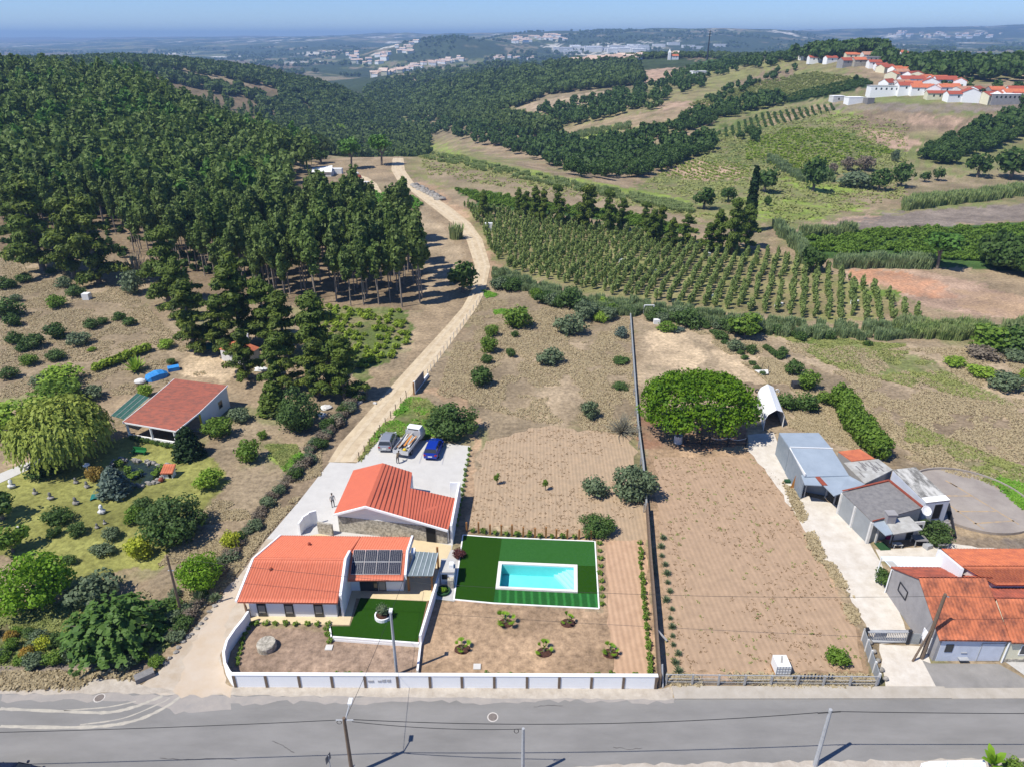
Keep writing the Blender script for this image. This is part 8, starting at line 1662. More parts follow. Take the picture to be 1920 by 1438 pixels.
# ---------------------------------------------------------------- hillside village, town, far buildings
def house(px, py, w_, d_, h_, rise, rot, wall='white_wall', roof='tile_orange', label='', name='village_house', win=2, group=None, flat=False, g=None, cat='house'):
    g = g or G(px, py); rt = thing(name, label, cat, tuple(g), group); r_ = math.radians(rot); u = Vector((math.cos(r_), math.sin(r_), 0)); v = Vector((-u.y, u.x, 0)); b = g.z-1.5
    c = [g+u*i*w_/2+v*j*d_/2 for i, j in ((-1,-1),(1,-1),(1,1),(-1,1))]; zt = g.z+h_; mb = MB(); mb.prism([XY(p) for p in c], b, zt)
    if not flat:
        ra = g-u*w_/2; rb = g+u*w_/2
        for e, s in ((ra, 1), (rb, -1)):
            pa = e-v*d_/2+u*s*.12; pb = e+v*d_/2+u*s*.12; mb.add([(e.x-v.x*d_/2,e.y-v.y*d_/2,zt+.001),(e.x+v.x*d_/2,e.y+v.y*d_/2,zt+.001),(e.x,e.y,zt+rise-.08),(pa.x,pa.y,zt+.001),(pb.x,pb.y,zt+.001),(e.x+u.x*s*.12,e.y+u.y*s*.12,zt+rise-.08)], [(0,1,2),(5,4,3),(0,3,4,1),(1,4,5,2),(2,5,3,0)])
    mb.build('wall', wall, rt)
    if flat: mb = MB(); mb.prism([XY(g+(p-g)*1.03) for p in c], zt+.004, zt+.25); mb.build('roof', roof, rt)
    else:
        mb = MB(); o_ = .3
        for s in (-1, 1):
            ea = g-u*(w_/2+o_*.6)+v*s*(d_/2+o_); eb = g+u*(w_/2+o_*.6)+v*s*(d_/2+o_); ra = g-u*(w_/2+o_*.6)+v*s*.004; rb = g+u*(w_/2+o_*.6)+v*s*.004; z0 = zt-.12*rise/1.5; z1 = zt+rise
            q = [Vector((ea.x,ea.y,z0)),Vector((eb.x,eb.y,z0)),Vector((rb.x,rb.y,z1)),Vector((ra.x,ra.y,z1))]; q = q if s < 0 else q[::-1]; mb.slab(q, .12)
        mb.build('roof', roof, rt)
    for k in range(win):
        t = (k+1)/(win+1); p = c[0].lerp(c[1], t); f = MB(); f.obox((p.x,p.y,0), u, v, .45, .04, zt-1.9, zt-.8); f.build('window', 'dark_glass', rt)
    return rt
mat('faded_tile', (.50,.26,.17), (.36,.19,.13), scale=.6, rough=.9)
V = [ # px, py, w, d, h, rise, rot, wall, roof, label, win, flat
 (1600,194,9,6,3,0,5,'white_wall','white_wall','white flat-roofed shed nearest the small vineyard',0,1),(1568,190,7,5,2.6,0,8,'white_old','white_wall','white truck-like shed left of the flat-roofed one',1,1),(1628,194,4,5,2.6,0,5,'asbestos','tin_pale','dark shed touching the white flat-roofed one',0,1),
 (1655,180,17,8,5,0,-6,'white_wall','tin_pale','long white flat building at the near corner of the village',5,1),(1692,178,8,8,5,1.6,-6,'white_wall','tile_brownred','white gabled barn with a dark open door',1,0),(1678,142,8,7,4,1.7,20,'white_wall','tile_orange','white house with orange roof at the left of the cluster',2,0),
 (1700,142,9,7,3.6,1.6,-8,'white_wall','tile_orange','low white house with orange roof in the middle of the cluster',2,0),(1690,133,8,6,4,1.5,30,'white_wall','tile_orange','white house with a bright orange roof behind the cluster',1,0),(1715,130,9,6,4,1.6,-12,'white_wall','tile_orange','highest orange-roofed house of the cluster',2,0),
 (1732,140,8,6,3.6,1.5,12,'white_wall','tile_orange','orange-roofed house at the right of the cluster',2,0),(1650,131,8,5,3,1.2,0,'white_wall','tile_brownred','small white house with dull red roof beside the lane',1,0),(1706,160,14,8,3.6,1.6,-5,'white_wall','tile_brownred','wide house with dark red roof in the cluster centre',2,0),
 (1741,168,8,9,4.4,1.8,70,'white_wall','tile_brownred','white gabled house right of the dark garden tree',1,0),(1768,164,12,7,4.2,1.8,-4,'white_wall','tile_brownred','red-roofed house with white gables',3,0),(1780,172,9,5,3,1.2,-4,'white_wall','tile_orange','low orange-roofed annex under the red-roofed house',2,0),
 (1797,168,8,7,4.4,1.7,60,'white_wall','tile_orange','white gable house behind the annex',1,0),(1752,186,10,5,3,1.2,-5,'cream_wall','tile_brownred','low terrace row below the gabled houses',2,0),(1790,190,11,6,3.6,1.4,0,'white_wall','tile_brownred','white walled yard building with reddish roof',1,0),
 (1815,190,8,9,4.6,1.8,75,'white_wall','tile_brownred','tall white gable at the right of the village front',1,0),(1838,190,9,7,4,0,0,'white_old','white_wall','white flat-topped house with shaded terrace',1,1),(1862,184,8,7,4.2,1.5,0,'grey_render','tile_orange','grey house with orange roof near the right edge',1,0),
 (1880,194,16,7,4.4,0,-3,'grey_render','white_wall','long grey wall building with openings under its roof edge',6,1),(1910,192,8,6,3.6,1.3,-4,'rust_red','tile_brownred','dark red walled house at the right edge',1,0),(1935,190,9,7,4.5,1.6,0,'white_wall','tile_orange','white house cut by the right edge',1,0),
 (1588,125,12,8,4,1.8,10,'grey_render','tile_brownred','grey house with reddish roof at the top of the lane',2,0),(1608,124,9,7,4,1.6,5,'stone','tile_orange','stone house with orange roof at the top of the lane',1,0),(1632,122,10,7,5,0,0,'grey_render','tin_pale','roofless grey building on the upper lane',2,1),
 (1504,105,10,8,5,2,60,'cream_wall','tile_orange','yellow-based house with orange gable roof on the hilltop',2,0),(1528,104,14,8,4.4,1.6,0,'white_wall','metal_blue','long grey-roofed hall on the hilltop',2,0),(1545,100,9,8,5,2,70,'white_wall','tile_brownred','white gabled house in the hilltop group',1,0),
 (1535,117,17,7,3.4,1.5,-3,'white_wall','tile_brownred','long dull red roof below the hilltop hall',4,0),(1556,118,9,6,3.4,1.4,10,'white_wall','tile_brownred','small red-roofed house at the right of the hilltop group',1,0),(1575,103,8,9,5,1.9,60,'white_wall','tile_orange','white gable rising behind the hilltop group',1,0),(1565,100,10,7,4.4,1.7,0,'white_wall','tile_brownred','broad pale house behind the hilltop group',1,0),
 (1418,103,9,7,5,1.6,0,'white_wall','tile_brownred','lone white house with red roof on the crest',2,0),(1438,101,9,6,4,1.5,0,'white_wall','tile_orange','orange-roofed house right of the lone white one',1,0),(1375,104,13,6,3,1.2,0,'white_old','tin_pale','low pale building left on the crest',2,0),(1395,105,9,6,2.6,0,0,'white_old','tin_pale','flat pale shed on the crest',1,1),
 (1302,107,14,6,2.8,0,0,'white_old','tin_pale','long low shed at the left end of the crest',1,1),(1309,144,13,8,4,0,8,'white_wall','white_wall','isolated white flat house under the green crop',3,1),(1672,116,9,7,4,1.4,0,'white_wall','tin_pale','pale house in the trees behind the cluster',1,0),(1688,112,8,7,5,1.5,20,'white_wall','tile_orange','white house half hidden in the trees above the cluster',1,0),
]
for (px, py, w_, d_, h_, ri, ro, wa, rf_, lb, wn, fl_) in V: house(px, py, w_*1.0, d_*.95, h_*1.05, ri, ro, wa, rf_, lb, win=wn, flat=bool(fl_))
q = random.Random(31); fillv = [(1640,128),(1662,136),(1684,148),(1710,150),(1722,152),(1735,158),(1757,160),(1770,178),(1745,180),(1722,178),(1705,172),(1668,152),(1805,180),(1828,182),(1848,192),(1895,188),(1925,188),(1512,112),(1520,98),(1552,108),(1570,110),(1596,112),(1622,112),(1585,104),(1492,100),(1900,184),(1870,190),(1780,160),(1690,166),(1660,168)]
for px, py in fillv: house(px+q.uniform(-3,3), py, q.uniform(8,12), q.uniform(6,8), q.uniform(3.2,4.4), q.uniform(1.3,2), q.uniform(-15,70), q.choice(['white_wall','white_wall','white_old','cream_wall']), q.choice(['tile_orange','tile_brownred','tile_orange','faded_tile']), 'small white-walled house packed into the hillside village', win=2, group='small houses packed into the hillside village')
g = G(1646,134); vv = thing('white_van', 'white van parked on the upper village lane', 'van', tuple(g)); mb = MB(); mb.prism([(g.x-2.6,g.y-1),(g.x+2.6,g.y-1),(g.x+2.6,g.y+1),(g.x-2.6,g.y+1)], g.z+.3, g.z+2.2); mb.build('body', 'white_plastic', vv); mb = MB(); mb.box((g.x+.9,g.y-1.03,g.z+1.3),(g.x+2.4,g.y-1.0,g.z+1.9)); mb.build('window', 'dark_glass', vv)
for sx in (-1.6,1.6): mb = MB(); mb.tube((g.x+sx,g.y-1.05,g.z+.35),(g.x+sx,g.y-.8,g.z+.35),.35); mb.build('wheel', 'cloth_dark', vv)
# church with spire at the far crest
g = G(1262,112); chh = house(1262,112,12,6,4,2,5,'white_wall','tile_orange','church with an orange nave roof and a white spire on the crest','church',3,cat='church'); p = g+Vector((-5.5,-2.5,-2)); mb = MB(); mb.box((p.x-1.6,p.y-1.6,p.z-2),(p.x+1.6,p.y+1.6,p.z+9.99)); mb.build('tower', 'white_wall', chh); mb = MB(); mb.add([(p.x-1.6,p.y-1.6,p.z+10.01),(p.x+1.6,p.y-1.6,p.z+10.01),(p.x+1.6,p.y+1.6,p.z+10.01),(p.x-1.6,p.y+1.6,p.z+10.01),(p.x,p.y,p.z+14)], [(0,1,4),(1,2,4),(2,3,4),(3,0,4),(3,2,1,0)]); mb.build('spire', 'white_wall', chh)
# mast
mx_ = (1322-960)/F*(960*CP+HC*SP); g = Vector((mx_, 960, hz(mx_, 960))); mm = thing('radio_mast', 'tall dark radio mast standing on the crest', 'mast', tuple(g)); mb = MB(); mb.path([g, g+Vector((0,0,14)), g+Vector((0,0,33))], [1.1,.8,.6]); mb.build('pole', 'cloth_dark', mm); mb = MB(); 
for z_ in (27, 30, 32.5): mb.tube(g+Vector((-2,0,z_)), g+Vector((2,0,z_)), .5)
mb.build('antenna', 'galv', mm)
# far town: small shared houses
hm = MB(); hm.prism([(-5,-4),(5,-4),(5,4),(-5,4)], -3, 5); wm_ = bpy.data.meshes.new('wall'); wm_.from_pydata(hm.v, [], hm.f); wm_.materials.append(M['white_wall'])
hm = MB(); hm.add([(-5.4,-4.5,5.01),(5.4,-4.5,5.01),(5.4,4.5,5.01),(-5.4,4.5,5.01),(-5.4,0,7.2),(5.4,0,7.2)], [(0,1,5,4),(2,3,4,5),(1,2,5),(3,0,4),(3,2,1,0)]); rm_ = bpy.data.meshes.new('roof'); rm_.from_pydata(hm.v, [], hm.f); rm_.materials.append(mat('faded_roof', (.52,.36,.28), (.60,.50,.42), scale=.03, rough=.9))
wm2 = wm_.copy(); wm2.materials.clear(); wm2.materials.append(M['cream_wall'])
def town(pts, n, seed, s0, s1, label, group, spread=3):
    q = random.Random(seed)
    for i in range(n):
        t = q.random()*(len(pts)-1); k = int(t); f = t-k; px = pts[k][0]*(1-f)+pts[k+1][0]*f+q.uniform(-3,3); py = pts[k][1]*(1-f)+pts[k+1][1]*f+q.uniform(-spread,spread); g = G(px, py)
        if g.y > 9000: continue
        o = bpy.data.objects.new('town_house', None); C.objects.link(o); o.location = g+Vector((0,0,.5)); s = q.uniform(s0, s1); o.scale = (s*q.uniform(.8,1.6), s, s*q.uniform(.8,1.3)); o.rotation_euler = (0,0,q.uniform(-.5,.5)); setp(o, label, 'house', group)
        link('wall', q.choice([wm_, wm_, wm2]), o); link('roof', rm_, o)
town([(700,143),(740,137),(780,127),(820,120),(868,113)], 85, 1, .9, 1.4, 'pale house of the town strip beyond the wooded ridge', 'houses of the town strip beyond the ridge')
town([(925,113),(950,110),(1000,112)], 16, 2, .9, 1.4, 'pale house showing above the wooded ridge', 'houses above the wooded ridge', 2)
town([(1070,118),(1120,117),(1165,113),(1205,108)], 42, 3, .7, 1.1, 'faded orange-roofed house between the ridge and the church', 'houses left of the church', 4)
town([(1260,108),(1290,106),(1310,104)], 10, 4, .8, 1.2, 'small house behind the church', 'houses behind the church', 3)
town([(610,100),(660,108),(700,118),(740,100),(800,85)], 40, 5, 1.2, 1.9, 'pale farmhouse scattered on the distant blue hills', 'farmhouses on the distant hills', 9)
town([(960,80),(990,76),(1030,72),(1060,80)], 38, 6, 1.3, 2.1, 'pale house of the distant hilltop suburb', 'houses of the distant suburb', 4)
town([(1660,66),(1740,68),(1800,70),(1880,66)], 34, 7, 1.5, 2.4, 'pale house on the distant ridge at the right', 'houses on the distant right ridge', 5)
mat('hall_white', (.80,.80,.78), (.62,.62,.62), scale=.02, rough=.7)
q = random.Random(5)
for i in range(26):
    px = 1042+q.random()**.8*165; py = 101-q.uniform(0,9)+(px-1040)*-.01; g = G(px, py)
    if g.y > 6000: continue
    w_ = q.uniform(30,75); d_ = q.uniform(25,55); h_ = q.uniform(9,15); rt = thing('factory_hall', 'large white factory hall of the distant industrial estate', 'factory', tuple(g), 'white halls of the industrial estate'); mb = MB(); mb.prism([(g.x-w_/2,g.y-d_/2),(g.x+w_/2,g.y-d_/2),(g.x+w_/2,g.y+d_/2),(g.x-w_/2,g.y+d_/2)], g.z-8, g.z+h_); mb.build('wall', 'hall_white', rt); mb = MB(); mb.prism([(g.x-w_/2-.5,g.y-d_/2-.5),(g.x+w_/2+.5,g.y-d_/2-.5),(g.x+w_/2+.5,g.y+d_/2+.5),(g.x-w_/2-.5,g.y+d_/2+.5)], g.z+h_+.05, g.z+h_+1.2); mb.build('roof', 'white_wall', rt)
for i, (px, py) in enumerate([(1235,88),(1262,85),(1290,90),(1305,92),(1350,88)]):
    g = G(px, py)
    if g.y > 6000: continue
    w_ = 50; rt = thing('factory_hall', 'white hall right of the distant estate, %s from the left' % ('first','second','third','fourth','fifth')[i], 'factory', tuple(g)); mb = MB(); mb.prism([(g.x-w_/2,g.y-15),(g.x+w_/2,g.y-15),(g.x+w_/2,g.y+15),(g.x-w_/2,g.y+15)], g.z-8, g.z+10); mb.build('wall', 'hall_white', rt)
# ---------------------------------------------------------------- poles, cables, signs
def lamp_post(): pass
pt = {}
def pole(name, base, top, r0, r1, m, label, cat='pole'):
    t_ = thing(name, label, cat, tuple(base)); mb = MB(); mb.tube(base, top, r0, r1, 8); mb.build('shaft', m, t_); return t_
b1 = Vector((-11.08,32.4,0)); t1 = Vector((-11.08,32.4,5.7)); P1 = pole('utility_pole', b1, t1, .15, .11, 'brown_post', 'dark utility pole at the bottom with a bracket lamp and cables')
mb = MB(); mb.tube(t1+Vector((-.55,0,-.2)), t1+Vector((.65,0,-.2)), .05); mb.tube(t1+Vector((.1,0,-.1)), t1+Vector((.25,.9,.35)), .045); mb.build('bracket', 'galv', P1); mb = MB(); mb.box((t1.x+.12,t1.y+.75,6.0),(t1.x+.38,t1.y+1.25,6.12)); mb.build('lamp_head', 'white_plastic', P1)
mb = MB(); 
for k in range(10): a = k*.628; b = (k+1)*.628; mb.tube(t1+Vector((-.35+.16*math.cos(a),0,-.42+.16*math.sin(a))), t1+Vector((-.35+.16*math.cos(b),0,-.42+.16*math.sin(b))), .02, n=4)
mb.build('cable_loop', 'cable', P1)
bl_ = PZ(744,1264,0); bl_.y = PZ(744,1264,0).y; LP = pole('lamp_post', bl_, Vector((bl_.x,bl_.y,6.6)), .13, .10, 'galv', 'grey lamp post standing behind the white roadside wall', 'lamp post'); mb = MB(); mb.box((bl_.x-.13,bl_.y-.1,6.605),(bl_.x+.13,bl_.y+.3,6.75)); mb.build('lamp_head', 'white_plastic', LP)
b3 = Vector((.74,32.0,0)); t3 = Vector((.74,32.0,5.2)); P3 = pole('utility_pole', b3, t3, .13, .10, 'galv', 'pale grey pole at the bottom centre of the photo'); mb = MB()
for k in range(10): a = k*.628; b = (k+1)*.628; mb.tube(t3+Vector((-.45+.15*math.cos(a),0,-.25+.2*math.sin(a))), t3+Vector((-.45+.15*math.cos(b),0,-.25+.2*math.sin(b))), .022, n=4)
mb.build('cable_loop', 'cable', P3)
b4 = Vector((21.3,33.1,0)); t4 = Vector((21.3,33.1,5.65)); P4 = pole('utility_pole', b4, t4, .17, .12, 'galv', 'pale grey concrete pole at the lower right carrying the road cable'); mb = MB(); mb.tube(t4+Vector((-.8,0,-.35)), t4+Vector((.7,0,-.2)), .04); mb.build('bracket', 'cable', P4)
b5 = PZ(340,1150,0); t5 = Vector((b5.x+.1,b5.y,6.5)); P5 = pole('utility_pole', b5, t5, .13, .09, 'brown_post', 'old wooden pole among the trees left of the drive'); mb = MB(); mb.tube(t5+Vector((0,0,-1.6))+Vector((-.25,0,0)), t5+Vector((.25,0,-1.6)), .05); mb.build('bracket', 'galv', P5)
b6 = PZ(1728,1234,0); t6 = Vector((33.8,b6.y-.1,7.0)); P6 = pole('utility_pole', b6, t6, .17, .12, 'brown_post', 'thick wooden pole beside the grey gable house'); mb = MB(); mb.tube(b6+Vector((-.9,-.3,0)), b6.lerp(t6,.55), .09, .07); mb.build('strut', 'brown_post', P6); mb = MB(); mb.tube(t6+Vector((-.1,0,-.15)), t6+Vector((.35,0,-.3)), .05); mb.build('insulator', 'galv', P6)
b7 = PZ(1246,1212,0); mb = MB(); mb.tube(PZ(1232,1180,1.2), PZ(1250,1200,.2), .09); mb.build('broken_post', 'white_old', None, 'pale broken post leaning in the agaves', 'post')
mb = MB(); mb.tube(PZ(1243,1288,0), PZ(1242,1245,1.9), .07); mb.build('pole_stub', 'galv', None, 'short grey post at the right end of the white wall', 'post')
def cable(a, b, sag, r_, label, n=18):
    pts = [a.lerp(b, k/n)-Vector((0,0,4*sag*(k/n)*(1-k/n))) for k in range(n+1)]; mb = MB(); mb.path(pts, [r_]*(n+1), 4); mb.build('power_cable', 'cable', None, label, 'cable')
L_ = Vector((-60,30.9,5.9)); cable(L_, t1+Vector((-.5,0,-.2)), .5, .028, 'black cable from the left edge to the dark utility pole')
cable(t1+Vector((.6,0,-.15)), t4+Vector((-.8,0,-.3)), .75, .03, 'upper black cable slung over the road between the poles'); cable(t1+Vector((.5,0,-.35)), t3+Vector((0,0,-.05)), .3, .026, 'lower black cable from the dark pole to the bottom centre pole')
cable(t4+Vector((.7,0,-.2)), Vector((75,33.5,6.0)), .6, .03, 'black cable from the lower right pole to the right edge'); cable(t5+Vector((0,0,-.2)), t6+Vector((0,0,-.2)), 1.5, .018, 'thin cable crossing above the pool garden'); cable(t6+Vector((0,0,-.2)), Vector((75,43.5,6.6)), .6, .018, 'thin cable over the tiled roofs')
cable(t1+Vector((.1,0,-.1)), Vector((-9.6,49.7,2.6)), .3, .016, 'thin cable from the dark pole to the front house')
g = Vector((PZ(619,1436,1.2).x, PZ(619,1436,1.2).y, 0)); sg = thing('road_sign', 'small road sign seen from behind at the bottom edge', 'sign', tuple(g)); mb = MB(); mb.tube(g, g+Vector((0,0,2.3)), .035); mb.build('post', 'galv', sg); mb = MB(); c = g+Vector((-.05,0,2.0)); mb.obox((c.x,c.y,0),(.35,.94),(-.94,.35),.28,.015,1.72,2.35); mb.build('plate', 'asbestos', sg)
gh = thing('glasshouse', 'rounded white glasshouse roof at the lower right corner', 'glasshouse', tuple(PZ(1800,1445,0))); mb = MB(); A_ = [PZ(x, y, 1.4) for x, y in ((1728,1432),(1745,1428),(1845,1426),(1850,1446),(1735,1452))]; mb.slab(A_[::-1] , .06); mb.build('pane', 'pale_plastic', gh); mb = MB()
for a_, b_ in zip(A_, A_[1:]+A_[:1]): mb.tube(a_+Vector((0,0,.03)), b_+Vector((0,0,.03)), .05)
for t in (.3,.6): mb.tube(A_[1].lerp(A_[2],t)+Vector((0,0,.05)), A_[4].lerp(A_[3],t)+Vector((0,0,.05)), .04)
for p in A_: mb.tube((p.x,p.y,0), p, .04)
mb.build('frame', 'white_wall', gh)
g = PZ(1862,1430,1.6); put('banana', g.x, g.y, 1.3, 1.15, 'banana_plant', 'big-leaved banana plant at the bottom right corner', 'plant', rot=0)
g = PZ(1905,1434,.8); put('citrus', g.x, g.y, 0, .8, 'shrub', 'shrub beside the banana plant at the bottom right', 'shrub')
# ---------------------------------------------------------------- cars
mat('paint_silver', (.36,.38,.41), rough=.25, spec=.6, metal=.4); mat('paint_blue', (.006,.035,.34), rough=.18, spec=.7, metal=.2); mat('paint_navy', (.012,.015,.03), rough=.18, spec=.7); mat('tyre', (.02,.02,.02), rough=.85); mat('rim', (.4,.4,.42), rough=.35, metal=.6); mat('lamp_red', (.35,.01,.01), rough=.3); mat('lamp_clear', (.7,.72,.74), rough=.15); mat('plate', (.75,.75,.72), rough=.5)
def car(label, paint, pos, yaw, L_=4.2, W_=1.78, Hh=1.45, group=None, plate=True):
    rt = thing('parked_car', label, 'car', (0,0,0), group); ORG[rt.name] = Vector((0,0,0))
    # body: rings along the length (y forward), from rear to front
    st = [(-.5,.80,.35,.85,.62),(-.485,.90,.28,.98,.80),(-.42,.97,.24,1.0,.90),(-.25,1,.22,1.0,.92),(0,1,.22,.98,.93),(.22,1,.22,.97,.92),(.33,.97,.22,.90,.85),(.44,.92,.24,.78,.75),(.485,.82,.28,.68,.62),(.5,.70,.35,.58,.5)]
    R_ = []
    for (t, ww, zb, zs, wt) in st:
        y = t*L_; w2 = W_/2*ww; s = Hh/1.45; R_.append([(-w2*.92,y,zb*s),(-w2,y,(zb+.15)*s),(-w2,y,(zs-.18)*s),(-w2*wt,y,zs*s),(w2*wt,y,zs*s),(w2,y,(zs-.18)*s),(w2,y,(zb+.15)*s),(w2*.92,y,zb*s)])
    mb = MB(); mb.rings(R_); 
    mb.build('body', paint, rt, smooth=False)
    def cab(k, z0, z1, ys, top): return [(-W_/2*k*.97, ys[0]*L_, z0), (W_/2*k*.97, ys[0]*L_, z0), (W_/2*k*.97, ys[1]*L_, z0), (-W_/2*k*.97, ys[1]*L_, z0), (-W_/2*top, ys[2]*L_, z1), (W_/2*top, ys[2]*L_, z1), (W_/2*top, ys[3]*L_, z1), (-W_/2*top, ys[3]*L_, z1)]
    F6 = [(4,5,6,7),(0,1,5,4),(1,2,6,5),(2,3,7,6),(3,0,4,7)]
    mb = MB(); mb.add(cab(.90,.93*Hh/1.45,Hh-.06,(-.47,.27,-.37,.08),.72), F6); mb.build('windows', 'dark_glass', rt)
    mb = MB(); v = cab(.76,Hh-.10,Hh,(-.385,.10,-.34,.05),.64); mb.add(v, F6); mb.build('roof', paint, rt)
    mb = MB()
    for s in (-1, 1):
        for ya_, yb_ in ((-.445,-.37),(-.16,-.14),(.26,.10)):
            a = Vector((s*W_/2*.885, ya_*L_, .93*Hh/1.45)); b = Vector((s*W_/2*.72, (yb_ if ya_ != -.16 else -.14)*L_, Hh-.05)); mb.tube(a, b, .035, n=5)
    mb.build('pillar', paint, rt)
    for s in (-1, 1):
        for y in (-.30, .31):
            mb = MB(); mb.tube((s*(W_/2-.17), y*L_, .31), (s*(W_/2+.02), y*L_, .31), .31, n=14); w_ = mb.build('wheel', 'tyre', rt); mb = MB(); mb.tube((s*(W_/2+.021), y*L_, .31), (s*(W_/2+.03), y*L_, .31), .19, n=10); mb.build('rim', 'rim', w_)
        mb = MB(); mb.box((min(s*W_*.30,s*W_*.44),-.508*L_,.70),(max(s*W_*.30,s*W_*.44),-.478*L_,.86)); mb.build('taillight', 'lamp_red', rt)
        mb = MB(); mb.box((min(s*W_*.26,s*W_*.40),.455*L_,.56),(max(s*W_*.26,s*W_*.40),.497*L_,.68)); mb.build('headlight', 'lamp_clear', rt)
        mb = MB(); mb.box((min(s*W_*.5,s*(W_*.5+.16)),.17*L_,.95),(max(s*W_*.5,s*(W_*.5+.16)),.20*L_,1.06)); mb.build('mirror', paint, rt)
    mb = MB(); mb.box((-.26,-.512*L_,.55),(.26,-.5*L_,.66)); mb.build('number_plate', 'plate', rt)
    rt.location = pos; rt.rotation_euler = (0, 0, yaw); return rt
def between(r_, f_): a = PZ(*r_, 0); b = PZ(*f_, 0); d = b-a; return (a+b)/2, math.atan2(-d.x, d.y)
p, yw = between((721,850), (734,817)); car('silver hatchback, left of the three vehicles behind the garage', 'paint_silver', (p.x, p.y, .02), yw, 4.1, 1.75, 1.45)
p, yw = between((806,866), (821,828)); car('bright blue hatchback, right of the three vehicles behind the garage', 'paint_blue', (p.x, p.y, .02), yw, 4.35, 1.8, 1.45)
car('dark car cut by the lower left corner of the photo', 'paint_navy', (PZ(25,1440,.9).x, PZ(25,1440,.9).y-.55, .02), math.radians(-90), 4.3, 1.8, 1.45)
# flatbed truck
tk = thing('flatbed_truck', 'white flatbed truck loaded with planks between the two hatchbacks', 'truck', (0,0,0)); mb = MB(); W2 = .95
mb.rings([[(-W2,y,.45),(-W2,y,1.2),(-W2*tp,y,zt),(W2*tp,y,zt),(W2,y,1.2),(W2,y,.45)] for y, zt, tp in ((1.35,1.95,.86),(1.45,2.0,.9),(2.3,2.0,.9),(2.75,1.35,.92),(2.95,1.15,.9))]); mb.build('cab', 'white_plastic', tk)
mb = MB(); mb.add([(-.78,2.40,1.97),(.78,2.40,1.97),(.80,2.79,1.33),(-.80,2.79,1.33)], [(3,2,1,0)]); mb.add([(-.72,1.335,1.35),(.72,1.335,1.35),(.68,1.335,1.85),(-.68,1.335,1.85)], [(0,1,2,3)])
mb.build('window', 'dark_glass', tk); mb = MB(); mb.box((-.98,-2.75,.75),(.98,1.25,.85)); mb.build('flatbed', 'galv', tk); mb = MB()
for a_, b_ in (((-1.0,-2.75,.85),(-.95,1.25,1.2)),((.95,-2.75,.85),(1.0,1.25,1.2)),((-1.0,-2.8,.6),(1.0,-2.752,1.15)),((-1.0,1.2,.85),(1.0,1.25,1.75))): mb.box(a_, b_)
mb.build('side_board', 'alu', tk); q = random.Random(9)
for k in range(16):
    mb = MB(); x = q.uniform(-.75,.7); a_ = q.uniform(-.12,.12); y_ = q.uniform(-.5,0); ll = q.uniform(1.0,1.9); z_ = .87+.035*k; mb.obox((x,y_-.2,0),(math.cos(a_),math.sin(a_)),(-math.sin(a_),math.cos(a_)),q.uniform(.04,.13),ll,z_,z_+.03)
    o = mb.build('plank', q.choice(['timber','white_old','rust_red','tin_pale','orange']), None, ('plank of the load on the white flatbed truck'), 'plank', 'planks loaded on the flatbed truck'); o['_tr'] = 1
mb = MB(); mb.blob((.35,-2.3,1.05),.25,.25,.2); yb_ = mb.build('bucket', 'yellow', None, 'yellow bucket at the rear of the flatbed truck', 'bucket'); yb_['_tr'] = 1
for s in (-1,1):
    for y in (-1.6,2.1): mb = MB(); mb.tube((s*.72,y,.34),(s*.94,y,.34),.34,n=14); w_ = mb.build('wheel', 'tyre', tk); mb = MB(); mb.tube((s*.941,y,.34),(s*.95,y,.34),.18,n=10); mb.build('rim', 'rim', w_)
p, yw = between((750,862), (786,816)); T = Matrix.Translation((p.x,p.y,.02)) @ Matrix.Rotation(yw, 4, 'Z'); tk.matrix_world = T
for o in list(C.objects):
    if o.get('_tr'): o.matrix_world = T @ Matrix.Translation(o.location); del o['_tr']
# parking bay lines
for a_, b_ in (((838,832),(829,870)),((794,845),(786,868))): mb = MB(); p_ = PZ(*a_,.03); q_ = PZ(*b_,.03); u = (q_-p_).normalized(); s = Vector((-u.y,u.x,0))*.06; mb.add([p_-s, q_-s, q_+s, p_+s][::-1], [(0,1,2,3)]); mb.build('bay_line', 'grille', None, 'grey line marking a parking bay', kind='structure')
# ---------------------------------------------------------------- people
def person(label, pos, yaw, J, cols):
    """continuous body grown with a skin modifier over joints, coloured by height"""
    names = list(J['p'].keys()); idx = {n: i for i, n in enumerate(names)}; me = bpy.data.meshes.new('person'); me.from_pydata([J['p'][n][0] for n in names], [(idx[a], idx[b]) for a, b in J['e']], [])
    o = bpy.data.objects.new('person', me); C.objects.link(o); sk = o.modifiers.new('skin', 'SKIN'); sb = o.modifiers.new('sub', 'SUBSURF'); sb.levels = 1; sb.render_levels = 1
    for n in names:
        rr_ = J['p'][n][1]; me.skin_vertices[0].data[idx[n]].radius = (rr_, rr_*.85)
    me.skin_vertices[0].data[idx['pelvis']].use_root = True
    dg = bpy.context.evaluated_depsgraph_get(); m2 = bpy.data.meshes.new_from_object(o.evaluated_get(dg)); o.modifiers.clear(); o.data = m2
    for c_ in cols: m2.materials.append(M[c_])
    for f in m2.polygons: f.material_index = J['mat'](f.center)
    o.location = pos; o.rotation_euler = (0,0,yaw); setp(o, label, 'person'); ORG[o.name] = Vector((0,0,0))
    h = J['p']['head'][0]; mb = MB(); mb.blob((h[0], h[1]-.02, h[2]+.05), .10, .115, .10, 10, 6); hh = mb.build('hair', 'hair', o); return o
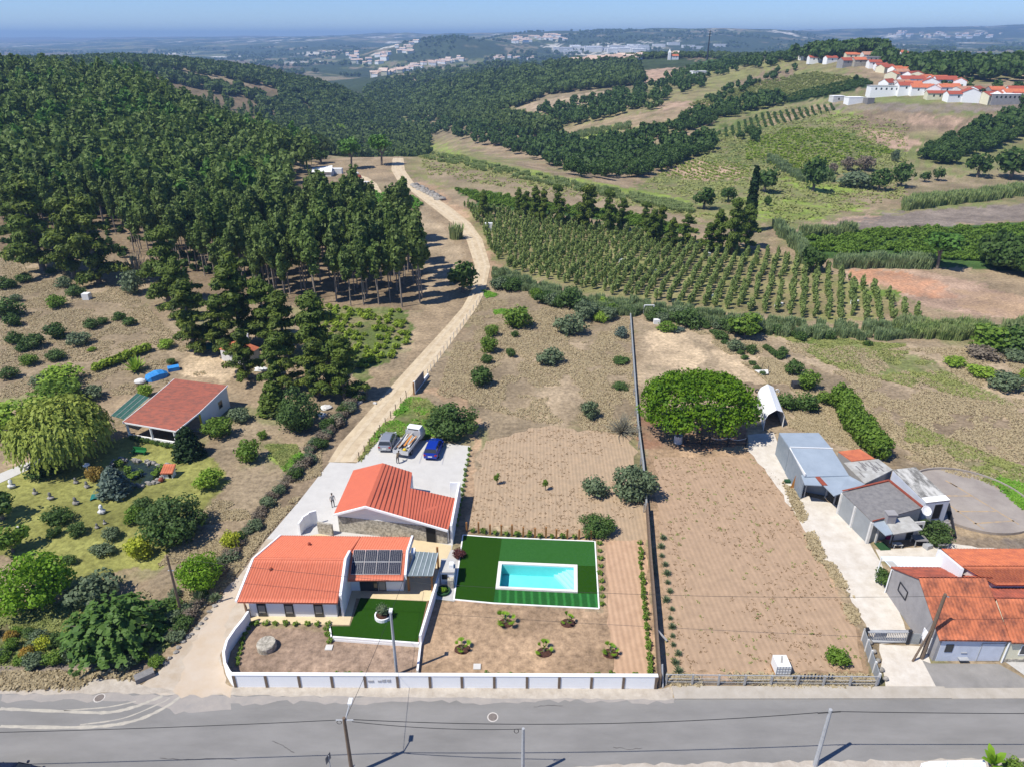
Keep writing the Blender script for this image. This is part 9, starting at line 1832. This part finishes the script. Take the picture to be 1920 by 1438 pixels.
base_ = lambda dx=0: {'pelvis':((0,0,.95),.15),'chest':((0,0,1.25),.17),'neck':((0,0,1.5),.06),'head':((0,.01,1.66),.095),'hipl':((-.1,0,.9),.1),'kneel':((-.12,.02,.5),.07),'anklel':((-.13,0,.08),.05),'toel':((-.14,.16,.04),.045),'hipr':((.1,0,.9),.1),'kneer':((.12,.02,.5),.07),'ankler':((.13,0,.08),.05),'toer':((.14,.16,.04),.045),'shl':((-.2,0,1.42),.065),'ell':((-.27,0,1.15),.05),'wrl':((-.27,.1,.92),.035),'hal':((-.27,.14,.84),.035),'shr':((.2,0,1.42),.065),'elr':((.27,.02,1.15),.05),'wrr':((.25,.15,.95),.035),'har':((.24,.2,.88),.035)}
E_ = [('pelvis','chest'),('chest','neck'),('neck','head'),('pelvis','hipl'),('hipl','kneel'),('kneel','anklel'),('anklel','toel'),('pelvis','hipr'),('hipr','kneer'),('kneer','ankler'),('ankler','toer'),('chest','shl'),('shl','ell'),('ell','wrl'),('wrl','hal'),('chest','shr'),('shr','elr'),('elr','wrr'),('wrr','har')]
def matf(c): return 0 if c.z > 1.50 or (abs(c.x) > .2 and c.z < 1.2 and c.z > .75) else (1 if c.z > .95 else (2 if c.z > .1 else 3))
pp = PZ(625,950,0); person('person in grey top and dark trousers standing on the drive beside the salmon-roofed house', (pp.x,pp.y,.02), math.radians(-150), dict(p=base_(), e=E_, mat=matf), ['skin','cloth_grey','cloth_dark','cloth_dark'])
J2 = base_(); J2['chest'] = ((0,.22,1.18),.17); J2['neck'] = ((0,.42,1.32),.06); J2['head'] = ((0,.52,1.40),.095); J2['shl'] = ((-.19,.33,1.28),.065); J2['ell'] = ((-.25,.42,1.02),.05); J2['wrl'] = ((-.2,.6,.9),.035); J2['hal'] = ((-.18,.68,.88),.035); J2['shr'] = ((.19,.33,1.28),.065); J2['elr'] = ((.25,.42,1.02),.05); J2['wrr'] = ((.2,.6,.9),.035); J2['har'] = ((.18,.68,.88),.035)
pp = PZ(746,869,0); person('person in dark clothes leaning over the tail of the flatbed truck', (pp.x,pp.y,.02), yw, dict(p=J2, e=E_, mat=lambda c: 0 if (c.y > .44 and c.z > 1.28) or (c.y > .52 and c.z < 1.0) else (1 if c.z > .95 else (2 if c.z > .1 else 3))), ['skin','cloth_brown','cloth_dark','cloth_dark'])
# ---------------------------------------------------------------- air
mb = MB(); mb.box((-9000,-60,-130),(9000,14500,135)); hz_o = mb.build('haze', 'white_wall', None, kind='stuff'); hz_o.data.materials.clear()
hm_ = bpy.data.materials.new('haze'); hm_.use_nodes = True; N = hm_.node_tree.nodes; L = hm_.node_tree.links; N.remove(N['Principled BSDF']); pv = N.new('ShaderNodeVolumePrincipled'); pv.inputs['Color'].default_value = (.40,.64,1.0,1); pv.inputs['Density'].default_value = 1.65e-4; pv.inputs['Anisotropy'].default_value = .1; L.new(pv.outputs[0], N['Material Output'].inputs['Volume']); hz_o.data.materials.append(hm_)
